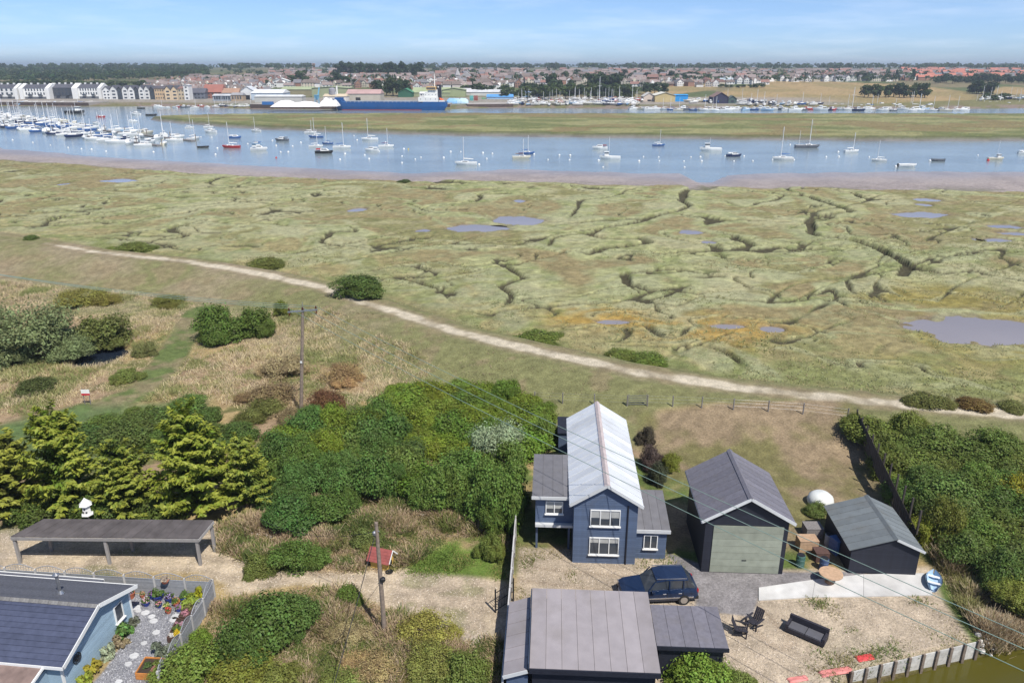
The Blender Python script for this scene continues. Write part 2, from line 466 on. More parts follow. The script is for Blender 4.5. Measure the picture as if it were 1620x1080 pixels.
    mp = sstep(1.5, 0.85, q)
    z = z - mp * 1.0
    if not full: return z
    return dict(z=z, dp=dp, bank=bank, m_in=m_in, levee=levee, gut=gut, pool=pool, t=t, edge=edge, isl=isl, foot=isl_foot, s=s, fm=fm, built=built, pm=pm, mp=mp, big=big, small=small, crease=crease, puff=puff, Yisl=Y - inl)

_TN = np.concatenate([np.linspace(34, 130, 260), np.linspace(131, 420, 240), np.linspace(422, 760, 120)])
_TF = np.concatenate([np.linspace(560, 1300, 280), np.geomspace(1304, 9000, 160)])
def far_land(X, Y):
    s, rise = far_shape(X, Y)
    z = np.interp(s, [-40, -8, 0, 26, 60], [-3.2, -2.0, WATER_Z - 0.1, 0.9, 1.9]) + rise + np.where(s > 60, 1.2 * (fbm(X / 160, Y / 160, 2, 88) - 0.5), 0)
    return np.maximum(z, WATER_Z)

def P(px, py):
    """the point of the land (or river) that the photo pixel looks at"""
    far = py < 176
    T = _TF if far else _TN
    G_ = far_land if far else (lambda x, y: np.maximum(land(x, y), np.where(y > 150, WATER_Z, -9)))
    d = ray(px, py); d = d / np.linalg.norm(d)
    if not far:
        t0 = (3.0 - CAMZ) / d[2]; t1 = (-2.2 - CAMZ) / d[2]
        T = np.linspace(max(t0 * .985, 20), t1 * 1.01, 90)
    X = d[0] * T; Y = d[1] * T; Z = CAMZ + d[2] * T
    G = G_(X, Y)
    k = np.where(Z <= G)[0]
    i = len(T) - 1 if len(k) == 0 else k[0]
    if i == 0: return Vector((X[0], Y[0], G[0]))
    a = (Z[i - 1] - G[i - 1]); b = (G[i] - Z[i]); f = a / (a + b + 1e-9)
    t = T[i - 1] + (T[i] - T[i - 1]) * f
    x, y = d[0] * t, d[1] * t
    return Vector((x, y, float(G_(np.array([x]), np.array([y]))[0])))

def gz(x, y):
    return float(land(np.array([float(x)]), np.array([float(y)]))[0])

def mix(a, b, k):
    return a * (1 - k[:, None]) + np.asarray(b)[None, :] * k[:, None] if np.ndim(b) == 1 else a * (1 - k[:, None]) + b * k[:, None]

def ground_sheet():
    NC = 800
    pys = np.concatenate([np.arange(1120, 330, -1.45), np.arange(330, 170, -0.72), np.arange(170, 111, -0.8)])
    ys = np.array([at(810, p)[1] for p in pys]); ys = np.append(ys, 9500.0)
    uu = np.linspace(-1, 1, NC)
    Yg = np.repeat(ys[:, None], NC, 1)
    Xg = uu[None, :] * (Yg * 0.84 + 24)
    X = Xg.ravel(); Y = Yg.ravel()
    D = land(X, Y, True)
    z = D["z"]; n = len(X)
    n1 = fbm(X / 3.1, Y / 3.1, 4, 101); n2 = fbm(X / 11, Y / 11, 4, 102); n3 = fbm(X / 40, Y / 40, 3, 103); nf = vnoise(X / 0.5, Y / 0.5, 104)
    one = np.ones(n)
    # landward rough grass and scrub ground
    gold = np.array([0.34, 0.255, 0.125]); straw = np.array([0.30, 0.215, 0.135]); green = np.array([0.105, 0.145, 0.04]); olive = np.array([0.16, 0.155, 0.06])
    C = mix(np.tile(gold, (n, 1)), straw, sstep(0.4, 0.62, n2))
    C = mix(C, olive, sstep(0.52, 0.66, n1)); C = mix(C, green, sstep(0.54, 0.68, n3 * 0.6 + n1 * 0.4))
    # mown bank
    mown = mix(np.tile([0.25, 0.21, 0.13], (n, 1)), np.array([0.18, 0.18, 0.08]), sstep(0.40, 0.62, n2 * 0.5 + n3 * 0.3 + n1 * 0.2 + 0.17 * sstep(-45, 5, X) - 0.10 * sstep(-35, -75, X)))
    mown = mix(mown, np.array([0.25, 0.19, 0.12]), sstep(0.55, 0.7, n1) * 0.5)
    lim = np.interp(X, [-110, -60, -25, 10, 60], [-36, -24, -15, -13, -15]) + (n2 - 0.5) * 6
    mk = sstep(-1.5, 1.5, D["dp"] - lim) * sstep(10, 6, D["dp"])
    mk = mk * (1 - soft_poly(LAWN, X, Y, 0.8))
    C = mix(C, mown, mk)
    # trail through the meadow
    tr = sstep(2.6, 1.4, dist_line(TRAIL, X, Y) + (n1 - 0.5) * 2)
    C = mix(C, mix(np.tile([0.115, 0.15, 0.05], (n, 1)), np.array([0.21, 0.18, 0.10]), sstep(0.45, 0.65, n1)), tr)
    # left lawn below the conifers
    lw = soft_poly(poly_w([(-60, 720), (15, 668), (130, 645), (330, 632), (300, 690), (100, 760)]), X, Y, 1.5)
    C = mix(C, np.array([0.10, 0.15, 0.055]), lw * 0.85)
    # footpath
    pw = np.interp(X, [-85, -70, 50, 62, 90], [0.0, 0.85, 0.95, 0.55, 0.2])
    ph = sstep(pw + 0.35, pw - 0.35, np.abs(D["dp"]) + (n1 - 0.5) * 1.3) * (pw > 0.01)
    C = mix(C, np.array([0.26, 0.205, 0.14]), sstep(pw + 1.6, pw, np.abs(D["dp"]) + (n1 - 0.5) * 2) * 0.6 * (pw > 0.01))
    C = mix(C, mix(np.tile([0.50, 0.44, 0.335], (n, 1)), np.array([0.36, 0.31, 0.225]), sstep(0.5, 0.7, n1)), ph)
    # built ground
    gv = soft_poly(DRIVE, X + (n1 - 0.5) * 2.2, Y + (n2 - 0.5) * 2, 0.35)
    grav = mix(np.tile([0.49, 0.40, 0.285], (n, 1)), np.array([0.40, 0.325, 0.24]), sstep(0.45, 0.6, n1))
    grav = mix(grav, np.array([0.33, 0.30, 0.27]), sstep(0.58, 0.7, n2) * 0.6)
    lawnm = soft_poly(LAWN, X, Y, 0.8)
    C = mix(C, mix(np.tile([0.25, 0.19, 0.12], (n, 1)), np.array([0.165, 0.15, 0.065]), sstep(0.46, 0.62, n2 * 0.6 + n1 * 0.4)), lawnm)
    C = mix(C, np.array([0.13, 0.20, 0.04]), soft_poly(GREENPATCH, X + (n1 - 0.5) * 2, Y + (n1 - 0.5) * 2, 0.8) * sstep(0.3, 0.45, n1))
    C = mix(C, grav, gv)
    rut = np.zeros(n)
    for tr_ in TRACKS:
        dd = dist_line(tr_, X, Y); rut = np.maximum(rut, sstep(0.34, 0.10, np.abs(dd - 0.78) + (n1 - 0.5) * 0.35))
    C = mix(C, np.array([0.27, 0.215, 0.155]), rut * gv * 0.4)
    C = mix(C, np.array([0.17, 0.18, 0.07]), gv * sstep(0.60, 0.68, n1) * sstep(0.3, 0.9, dist_line(TRACKS[0], X, Y)) * 0.5)
    yv = soft_poly(YARD, X, Y, 0.3); C = mix(C, mix(np.tile([0.45, 0.37, 0.275], (n, 1)), np.array([0.39, 0.32, 0.24]), sstep(0.4, 0.62, n1)), yv)
    C = mix(C, np.array([0.29, 0.225, 0.16]), rut * yv * 0.5); C = mix(C, np.array([0.27, 0.24, 0.17]), yv * sstep(0.58, 0.7, n2) * 0.5)
    tv = soft_poly(TARMAC, X, Y, 0.12); C = mix(C, np.array([0.23, 0.215, 0.215]), tv)
    sv = soft_poly(SLATE, X, Y, 0.12); C = mix(C, np.array([0.25, 0.25, 0.27]), sv)
    C = mix(C, np.array([0.10, 0.085, 0.03]), sstep(0.05, 0.6, D["pm"]))
    C = mix(C, np.array([0.035, 0.035, 0.025]), D["mp"])
    # marsh
    purs = mix(np.tile([0.285, 0.285, 0.15], (n, 1)), np.array([0.205, 0.22, 0.10]), sstep(0.4, 0.65, n1))
    purs = mix(purs, np.array([0.305, 0.285, 0.17]), sstep(0.5, 0.68, n2))
    brown = mix(np.tile([0.225, 0.185, 0.10], (n, 1)), np.array([0.19, 0.18, 0.085]), sstep(0.40, 0.6, n2))
    brown = mix(brown, np.array([0.235, 0.215, 0.12]), sstep(0.5, 0.66, n1))
    lev = sstep(0.30, 0.62, D["levee"] + (n2 - 0.5) * 0.9 + (n3 - 0.5) * 0.7)
    M = mix(brown, purs, lev)
    M = mix(M, np.array([0.225, 0.18, 0.05]), sstep(14, 4, dist_line(poly_w([(1462, 480), (1455, 520), (1480, 548), (1600, 560), (1620, 500), (1540, 485)]), X, Y) + (n1 - 0.5) * 8) * 0.7 * sstep(0.35, 0.6, n2))
    nearb = sstep(34, 10, D["dp"] + (n2 - 0.5) * 24)          # drier grass next to the wall
    M = mix(M, mix(np.tile([0.26, 0.225, 0.115], (n, 1)), np.array([0.165, 0.185, 0.07]), sstep(0.42, 0.6, n1 * 0.5 + n2 * 0.5)), nearb * 0.8)
    orange = soft_poly(poly_w([(850, 500), (980, 488), (1120, 500), (1230, 520), (1240, 540), (1080, 540), (900, 522)]), X + (n2 - 0.5) * 20, Y + (n1 - 0.5) * 10, 5) * sstep(0.30, 0.50, n1 * 0.6 + n2 * 0.4)
    M = mix(M, np.array([0.33, 0.205, 0.055]), orange * 0.8)
    M = M * (0.88 + 0.28 * sstep(0.25, 0.75, fbm(X / 1.3, Y / 1.1, 3, 181)))[:, None] * np.array([1.03, 1.04, 0.98])
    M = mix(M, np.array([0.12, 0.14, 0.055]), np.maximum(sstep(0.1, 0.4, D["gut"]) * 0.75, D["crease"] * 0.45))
    M = mix(M, np.array([0.295, 0.30, 0.18]), sstep(0.55, 1.0, D["puff"]) * lev * 0.55)
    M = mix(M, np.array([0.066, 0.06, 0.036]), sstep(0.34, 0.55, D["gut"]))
    M = mix(M, np.array([0.16, 0.125, 0.10]), D["pool"] * 0.9)
    C = mix(C, M, D["m_in"])
    # mud and river bed
    mud = mix(np.tile([0.31, 0.268, 0.252], (n, 1)), np.array([0.265, 0.23, 0.22]), sstep(0.4, 0.6, n2))
    mud = mix(mud, np.array([0.11, 0.12, 0.05]), sstep(0.50, 0.60, fbm(X / 16, Y / 8, 3, 140)) * sstep(0.30, 0.02, D["t"]))
    C = mix(C, mud, D["edge"])
    C = mix(C, mix(np.tile([0.215, 0.195, 0.17], (n, 1)), np.array([0.17, 0.15, 0.12]), sstep(0.45, 0.6, n2)), D["foot"])
    im = mix(np.tile([0.245, 0.235, 0.11], (n, 1)), np.array([0.14, 0.155, 0.06]), sstep(0.40, 0.60, fbm(X / 38, Y / 15, 5, 150, 0.65)))
    im = mix(im, np.array([0.20, 0.155, 0.075]), sstep(0.55, 0.68, fbm(X / 30, Y / 30, 3, 151)) * 0.8)
    im = mix(im, np.array([0.07, 0.085, 0.03]), sstep(12, 2, D["Yisl"]) * 0.85)
    C = mix(C, im, D["isl"])
    # far bank
    s = D["s"]
    farc = mix(np.tile([0.10, 0.12, 0.05], (n, 1)), np.array([0.19, 0.16, 0.09]), sstep(0.45, 0.6, fbm(X / 60, Y / 90, 3, 160)))
    farc = mix(farc, np.array([0.17, 0.16, 0.07]), sstep(60, 260, X) * sstep(140, 60, s))
    C = mix(C, farc, D["fm"])
    fw = field_mask(X, Y, s)
    C = mix(C, mix(np.tile([0.33, 0.24, 0.12], (n, 1)), np.array([0.26, 0.205, 0.095]), sstep(0.42, 0.62, fbm(X / 50, Y / 70, 3, 161))), fw)
    yard = sstep(22, 32, s) * sstep(330, 250, X) * sstep(130, 100, s)
    C = mix(C, np.array([0.29, 0.26, 0.23]), yard * 0.85)
    C = mix(C, mix(np.tile([0.22, 0.17, 0.14], (n, 1)), np.array([0.16, 0.15, 0.07]), sstep(0.5, 0.6, n2)), D["fm"] * sstep(24, 14, s))
    # fine mottling
    C = C * (0.86 + 0.28 * nf)[:, None]
    # wet sheen of the mud
    wet = np.clip(D["edge"] * (1 - D["isl"]) * (1 - D["fm"]) * sstep(0.15, 0.9, D["t"]), 0, 1)
    V = np.stack([X, Y, z], 1)
    nr = len(ys)
    idx = np.arange(nr * NC).reshape(nr, NC)
    F = np.stack([idx[:-1, :-1].ravel(), idx[:-1, 1:].ravel(), idx[1:, 1:].ravel(), idx[1:, :-1].ravel()], 1)
    # which named piece of ground each face belongs to
    zone = np.zeros(n, np.int32)
    zone[(mk > 0.5)] = 1
    zone[(ph > 0.4)] = 2
    zone[tr > 0.5] = 3
    zone[gv > 0.5] = 4; zone[yv > 0.5] = 5; zone[tv > 0.5] = 6; zone[sv > 0.5] = 7; zone[(lawnm > 0.5) & (yv < 0.5)] = 8
    zone[D["m_in"] > 0.5] = 9
    zone[D["edge"] > 0.5] = 10
    zone[D["isl"] > 0.5] = 11
    zone[D["fm"] > 0.5] = 12
    zone[fw > 0.5] = 13
    # the river bed far under the opaque water needs no faces
    deep = (z < WATER_Z - 0.9) & (Y > 230) & (Y < 640)
    F = F[~deep[F].all(1)]
    fzone = zone[F[:, 0]]
    names = ["ground", "sea_wall_bank", "footpath", "grass_trail", "gravel_drive", "gravel_yard", "tarmac_apron", "slate_path", "back_lawn", "salt_marsh", "mudflat", "marsh_island", "far_bank", "dry_field"]
    # smooth shading across the cuts: shared normals from the whole sheet
    gm = ground_material()
    for k, nm in enumerate(names):
        sel = F[fzone == k]
        if len(sel) == 0: continue
        used, inv = np.unique(sel, return_inverse=True)
        me = np_mesh(nm, V[used], inv.reshape(sel.shape), [gm], None, {"tint": ('POINT', C[used]), "wet": ('POINT', wet[used])}, smooth=True)
        tag(link(nm, me), kind="structure")

def field_mask(X, Y, s):
    """the dry fields on the hill, found where their outlines in the photo meet the hillside"""
    m = np.zeros_like(X)
    for fl in FIELD_PTS:
        m = np.maximum(m, soft_poly(fl, X, Y, 5.0))
    return m

def ground_material():
    m, n, l, p = new_mat("ground")
    a = n.new("ShaderNodeAttribute"); a.attribute_name = "tint"
    w = n.new("ShaderNodeAttribute"); w.attribute_name = "wet"
    t = n.new("ShaderNodeTexCoord")
    nz = n.new("ShaderNodeTexNoise"); nz.inputs["Scale"].default_value = 5.5; nz.inputs["Detail"].default_value = 8; nz.inputs["Roughness"].default_value = 0.72
    l.new(t.outputs["Object"], nz.inputs["Vector"])
    mr = n.new("ShaderNodeMapRange"); mr.inputs["From Min"].default_value = 0.3; mr.inputs["From Max"].default_value = 0.7
    mr.inputs["To Min"].default_value = 0.62; mr.inputs["To Max"].default_value = 1.36
    l.new(nz.outputs["Fac"], mr.inputs["Value"])
    nz2 = n.new("ShaderNodeTexNoise"); nz2.inputs["Scale"].default_value = 0.9; nz2.inputs["Detail"].default_value = 6
    l.new(t.outputs["Object"], nz2.inputs["Vector"])
    mr2 = n.new("ShaderNodeMapRange"); mr2.inputs["From Min"].default_value = 0.3; mr2.inputs["From Max"].default_value = 0.7
    mr2.inputs["To Min"].default_value = 0.82; mr2.inputs["To Max"].default_value = 1.18
    l.new(nz2.outputs["Fac"], mr2.inputs["Value"])
    dry = n.new("ShaderNodeMath"); dry.operation = 'MULTIPLY'
    l.new(mr.outputs[0], dry.inputs[0]); l.new(mr2.outputs[0], dry.inputs[1])
    mw = n.new("ShaderNodeMix"); mw.data_type = 'FLOAT'; mw.inputs[3].default_value = 1.0
    l.new(w.outputs["Fac"], mw.inputs[0]); l.new(dry.outputs[0], mw.inputs[2])
    mu = n.new("ShaderNodeMixRGB"); mu.blend_type = 'MULTIPLY'; mu.inputs["Fac"].default_value = 1
    l.new(a.outputs["Color"], mu.inputs["Color1"]); l.new(mw.outputs[0], mu.inputs["Color2"])
    l.new(mu.outputs[0], p.inputs["Base Color"])
    rg = n.new("ShaderNodeMapRange"); rg.inputs["To Min"].default_value = 0.95; rg.inputs["To Max"].default_value = 0.34
    l.new(w.outputs["Fac"], rg.inputs["Value"]); l.new(rg.outputs[0], p.inputs["Roughness"])
    sp = n.new("ShaderNodeMapRange"); sp.inputs["To Min"].default_value = 0.12; sp.inputs["To Max"].default_value = 0.5
    l.new(w.outputs["Fac"], sp.inputs["Value"]); l.new(sp.outputs[0], p.inputs["Specular IOR Level"])
    b = n.new("ShaderNodeBump"); b.inputs["Distance"].default_value = 0.25
    bs = n.new("ShaderNodeMapRange"); bs.inputs["To Min"].default_value = 0.55; bs.inputs["To Max"].default_value = 0.03
    l.new(w.outputs["Fac"], bs.inputs["Value"]); l.new(bs.outputs[0], b.inputs["Strength"])
    l.new(nz.outputs["Fac"], b.inputs["Height"]); l.new(b.outputs[0], p.inputs["Normal"])
    return m

FIELD_PX = [[(1078, 161), (1130, 158), (1250, 160), (1390, 164), (1545, 158), (1545, 152), (1530, 146), (1500, 141), (1430, 134), (1300, 129.5), (1215, 129), (1160, 139), (1125, 152)],
            [(1000, 153), (1070, 149.5), (1138, 141), (1120, 134), (1050, 137), (1020, 146)],
            [(1555, 147), (1620, 150), (1700, 150), (1700, 142), (1590, 137)]]
FIELD_PTS = [np.array([P(px, py)[:2] for px, py in f]) for f in FIELD_PX]
ground_sheet()

# ------------------------------------------------------------------ water
def water_material(name, col, rough=0.06, scale=0.5, bump=0.12, dist=0.1, stretch=1.0):
    m, n, l, p = new_mat(name)
    t = n.new("ShaderNodeTexCoord"); mp = n.new("ShaderNodeMapping"); mp.inputs["Scale"].default_value = (1, stretch, 1)
    l.new(t.outputs["Object"], mp.inputs[0])
    nz = n.new("ShaderNodeTexNoise"); nz.inputs["Scale"].default_value = scale; nz.inputs["Detail"].default_value = 6
    l.new(mp.outputs[0], nz.inputs["Vector"])
    big = n.new("ShaderNodeTexNoise"); big.inputs["Scale"].default_value = 0.02; big.inputs["Detail"].default_value = 4
    l.new(mp.outputs[0], big.inputs["Vector"])
    mr = n.new("ShaderNodeMapRange"); mr.inputs["From Min"].default_value = 0.3; mr.inputs["From Max"].default_value = 0.7
    mr.inputs["To Min"].default_value = 0.8; mr.inputs["To Max"].default_value = 1.2
    l.new(big.outputs["Fac"], mr.inputs["Value"])
    mu = n.new("ShaderNodeMixRGB"); mu.blend_type = 'MULTIPLY'; mu.inputs["Fac"].default_value = 1; mu.inputs["Color1"].default_value = (*col, 1)
    l.new(mr.outputs[0], mu.inputs["Color2"]); l.new(mu.outputs[0], p.inputs["Base Color"])
    p.inputs["Roughness"].default_value = rough; p.inputs["IOR"].default_value = 1.33
    b = n.new("ShaderNodeBump"); b.inputs["Strength"].default_value = bump; b.inputs["Distance"].default_value = dist
    l.new(nz.outputs["Fac"], b.inputs["Height"]); l.new(b.outputs[0], p.inputs["Normal"])
    return m

river = MB()
river.quad((-900, 175, 0), (900, 175, 0), (900, 760, 0), (-900, 760, 0))
tag(river.build("river", water_material("river_water", (0.215, 0.265, 0.285), 0.12, 0.35, 0.4, 0.35, 2.0), loc=(0, 0, WATER_Z)), kind="structure")
pool_m = water_material("pool_water", (0.24, 0.22, 0.225), 0.05, 1.0, 0.05, 0.02)
for (px, py, rx, ry) in POOLS:
    c = at(px, py, 0.02); ex = abs(at(px + rx, py, 0)[0] - c[0]) * 1.45; ey = abs(at(px, py - ry)[1] - at(px, py + ry)[1]) / 2 * 1.45
    b = MB(); k = 28
    b.add([(ex * math.cos(2 * math.pi * i / k), ey * math.sin(2 * math.pi * i / k), 0) for i in range(k)], [tuple(range(k))])
    tag(b.build("marsh_pool_water", pool_m, loc=(c[0], c[1], 0.0)), kind="structure")
c = at(*MEADOW_POND[:2])
b = MB(); b.add([(2.7 * math.cos(i * math.pi / 12), 4.0 * math.sin(i * math.pi / 12), 0) for i in range(24)], [tuple(range(24))])
tag(b.build("meadow_pond_water", water_material("dark_water", (0.012, 0.018, 0.03), 0.03, 1.0, 0.04, 0.02), loc=(c[0], c[1], gz(c[0], c[1]) + 0.55)), kind="structure")
b = MB(); b.quad((6, 22, 0), (70, 22, 0), (70, 52, 0), (6, 52, 0))
PONDW = poly_w([(1280, 1120), (1335, 1075), (1350, 1062), (1545, 1012), (1620, 996), (1800, 975), (1900, 1120)])
b = MB(); b.add([(x, y, 0) for x, y in PONDW], [tuple(range(len(PONDW)))])
tag(b.build("pond_water", water_material("pond_green", (0.075, 0.068, 0.012), 0.08, 1.6, 0.12, 0.05), loc=(0, 0, POND_Z)), kind="structure")

# ------------------------------------------------------------------ plants: leaf clouds
def leaf_material(name, use_tint=False, trans=0.36, tipcol=None, rough=0.55):
    m, n, l, p = new_mat(name)
    out = n["Material Output"]
    p.inputs["Roughness"].default_value = rough; p.inputs["Specular IOR Level"].default_value = 0.25
    at_ = n.new("ShaderNodeAttribute"); at_.attribute_name = "lf"
    if use_tint:
        tn = n.new("ShaderNodeAttribute"); tn.attribute_name = "tint"; base = tn.outputs["Color"]
    else:
        oi = n.new("ShaderNodeObjectInfo"); base = oi.outputs["Color"]
    hs = n.new("ShaderNodeHueSaturation")
    h = n.new("ShaderNodeMapRange"); h.inputs["To Min"].default_value = 0.475; h.inputs["To Max"].default_value = 0.52
    v = n.new("ShaderNodeMapRange"); v.inputs["To Min"].default_value = 0.5; v.inputs["To Max"].default_value = 1.6
    l.new(at_.outputs["Fac"], h.inputs["Value"]); l.new(at_.outputs["Fac"], v.inputs["Value"])
    l.new(h.outputs[0], hs.inputs["Hue"]); l.new(v.outputs[0], hs.inputs["Value"])
    l.new(base, hs.inputs["Color"])
    c = hs.outputs[0]
    if tipcol:
        tp = n.new("ShaderNodeAttribute"); tp.attribute_name = "tip"
        mx = n.new("ShaderNodeMixRGB"); mx.inputs["Color2"].default_value = (*tipcol, 1)
        l.new(tp.outputs["Fac"], mx.inputs["Fac"]); l.new(c, mx.inputs["Color1"]); c = mx.outputs[0]
    l.new(c, p.inputs["Base Color"])
    tr = n.new("ShaderNodeBsdfTranslucent"); l.new(c, tr.inputs["Color"])
    ms = n.new("ShaderNodeMixShader"); ms.inputs["Fac"].default_value = trans
    l.new(p.outputs[0], ms.inputs[1]); l.new(tr.outputs[0], ms.inputs[2]); l.new(ms.outputs[0], out.inputs["Surface"])
    return m

LEAF = leaf_material("leaf")
NEEDLE = leaf_material("conifer_needle", tipcol=(0.44, 0.46, 0.07), trans=0.36)
BLADE = leaf_material("grass_blade", use_tint=True, trans=0.45, rough=0.8)
BARK = mat("bark", (0.11, 0.085, 0.065), 0.9, noise=0.3, scale=6, bump=0.5)

def unit(v): return v / (np.linalg.norm(v, axis=1, keepdims=True) + 1e-9)

def leaf_quads(pts, nrm, size, rng, aspect=1.6, tilt=0.6, along=None):
    """rhombic leaves at pts facing roughly nrm"""
    n = len(pts)
    nn = unit(nrm + rng.normal(0, tilt, (n, 3)))
    ref = along if along is not None else rng.normal(0, 1, (n, 3))
    a = unit(np.cross(nn, np.cross(ref, nn))); b = np.cross(nn, a)
    sz = (size * rng.uniform(0.6, 1.4, n))[:, None]
    V = np.stack([pts - a * sz * aspect * .5, pts + b * sz * .5 + nn * sz * .1, pts + a * sz * aspect * .5, pts - b * sz * .5 + nn * sz * .1], 1).reshape(-1, 3)
    F = np.arange(4 * n).reshape(n, 4)
    return V, F

def bush_mesh(name, seed, n=2600, size=0.1, lumps=16, flat=1.0, spiky=0.0, aspect=1.6):
    """dome of unit radius, height about 1: leaves on many lumps, gaps between them"""
    rng = np.random.default_rng(seed)
    L = []
    for i in range(lumps):
        th = rng.uniform(0, 2 * math.pi); r = math.sqrt(rng.uniform(0, 1)) * 0.72
        z = rng.uniform(0.12, 0.95) * math.sqrt(max(1 - (r / 0.95) ** 2, 0.1)) * flat
        L.append((r * math.cos(th), r * math.sin(th), z, rng.uniform(0.12, 0.36)))
    L = np.array(L)
    k = rng.integers(0, lumps, n)
    d = unit(rng.normal(0, 1, (n, 3))); d[:, 2] = np.abs(d[:, 2]) * 1.1 - 0.25; d = unit(d)
    rad = L[k, 3] * np.where(rng.uniform(0, 1, n) < 0.8, rng.uniform(0.82, 1.12, n), rng.uniform(0.4, 0.9, n))
    pts = L[k, :3] + d * rad[:, None] * np.array([1, 1, 0.85])
    keep = pts[:, 2] > 0.0
    pts = pts[keep]; d = d[keep]
    if spiky: pts = pts + unit(d + np.array([0, 0, 0.6])) * (rng.uniform(0, 1, len(pts)) ** 4)[:, None] * spiky
    V, F = leaf_quads(pts, d + np.array([0, 0, 0.55]), size, rng, aspect, 0.42)
    lf = np.repeat(np.clip(rng.normal(0.5, 0.22, len(pts)) + (vnoise(pts[:, 0] * 4 + seed, pts[:, 1] * 4) - 0.5) * 0.5, 0, 1), 4)
    return np_mesh(name, V, F, [LEAF], None, {"lf": ('POINT', lf)})

BUSH = [bush_mesh("leafy_bush", 100 + i, 10500, 0.05, 40, 1.0, 0.22) for i in range(4)]
BRAM = [bush_mesh("bramble_bush", 200 + i, 9000, 0.052, 46, 0.72, 0.18) for i in range(4)]
WISP = [bush_mesh("wispy_bush", 300 + i, 11000, 0.03, 34, 1.0, 0.3, 2.4) for i in range(3)]
SMALL = [bush_mesh("garden_plant", 400 + i, 420, 0.2, 9, 1.0, 0.2, 1.9) for i in range(3)]

def conifer_mesh(name, seed, nb=190):
    """unit height: many upswept branches carrying flat plumes, pale at the tips"""
    rng = np.random.default_rng(seed)
    P_, N_, A_, T_ = [], [], [], []
    tops = [(0, 0, 1.0)] + [(rng.uniform(-.16, .16), rng.uniform(-.16, .16), rng.uniform(0.72, 0.93)) for _ in range(4)]
    for i in range(nb):
        tx, ty, tz = tops[rng.integers(0, len(tops))]
        h = rng.uniform(0.04, 0.97) ** 0.85 * tz
        frac = h / tz
        L = 0.07 + 0.34 * (1 - frac) ** 0.8 * rng.uniform(0.75, 1.15)
        az = rng.uniform(0, 2 * math.pi); up = 0.25 + 0.9 * frac + rng.uniform(-0.1, 0.3)
        d0 = np.array([math.cos(az), math.sin(az), up * 0.35]); d0 /= np.linalg.norm(d0)
        base = np.array([tx * frac, ty * frac, h * 0.95])
        m = int(6 + L * 34)
        for j in range(m):
            t = (j + rng.uniform(0, 1)) / m
            p = base + d0 * L * t + np.array([0, 0, 0.10 * L * t * t * (1 + up)])
            k = rng.integers(4, 8)
            side = np.cross(d0, [0, 0, 1.0]); side /= np.linalg.norm(side)
            for q in range(k):
                w = rng.normal(0, 1)
                a = d0 * rng.uniform(0.6, 1.0) + side * w * 0.75 + np.array([0, 0, rng.uniform(-0.05, 0.55)])
                P_.append(p + a * 0.018 + rng.normal(0, 0.007, 3)); A_.append(a)
                N_.append(np.array([0, 0, 1.0]) + d0 * 0.5 + side * rng.normal(0, 0.4)); T_.append(t)
    P_ = np.array(P_); N_ = np.array(N_); A_ = np.array(A_); T_ = np.array(T_)
    V, F = leaf_quads(P_, N_, 0.021, rng, 2.6, 0.35, A_)
    lf = np.repeat(rng.uniform(0, 1, len(P_)), 4)
    tip = np.repeat(np.clip((T_ - 0.35) * 1.6, 0, 1) * rng.uniform(0.2, 0.9, len(P_)), 4)
    return np_mesh(name, V, F, [NEEDLE], None, {"lf": ('POINT', lf), "tip": ('POINT', tip)})
CONIFER = [conifer_mesh("conifer_crown", 500 + i) for i in range(3)]

def trunk_mesh(name, h, r, lean=0.0, limbs=4, seed=0):
    rr = random.Random(seed); b = MB()
    b.tube([(0, 0, -0.2), (lean * .3, 0, h * .4), (lean, 0.02 * h, h)], [r * 1.3, r, r * .35], 7)
    for i in range(limbs):
        a = rr.uniform(0, 6.28); z = h * rr.uniform(.25, .7); L = h * rr.uniform(.3, .45)
        b.tube([(lean * .5, 0, z), (math.cos(a) * L * .6, math.sin(a) * L * .6, z + L * .5), (math.cos(a) * L, math.sin(a) * L, z + L * .8)], [r * .6, r * .4, r * .15], 5)
    return b.mesh(name, BARK)
TRUNK = trunk_mesh("trunk", 0.8, 0.035)
CTRUNK = trunk_mesh("trunk", 0.8, 0.022, 0.0, 0)
STEMS = trunk_mesh("stems", 0.6, 0.03, 0.05, 6, 3)

def mscale(p):
    """metres per photo pixel at a point"""
    return (p[1] * CT + (CAMZ - p[2]) * ST) / FPX

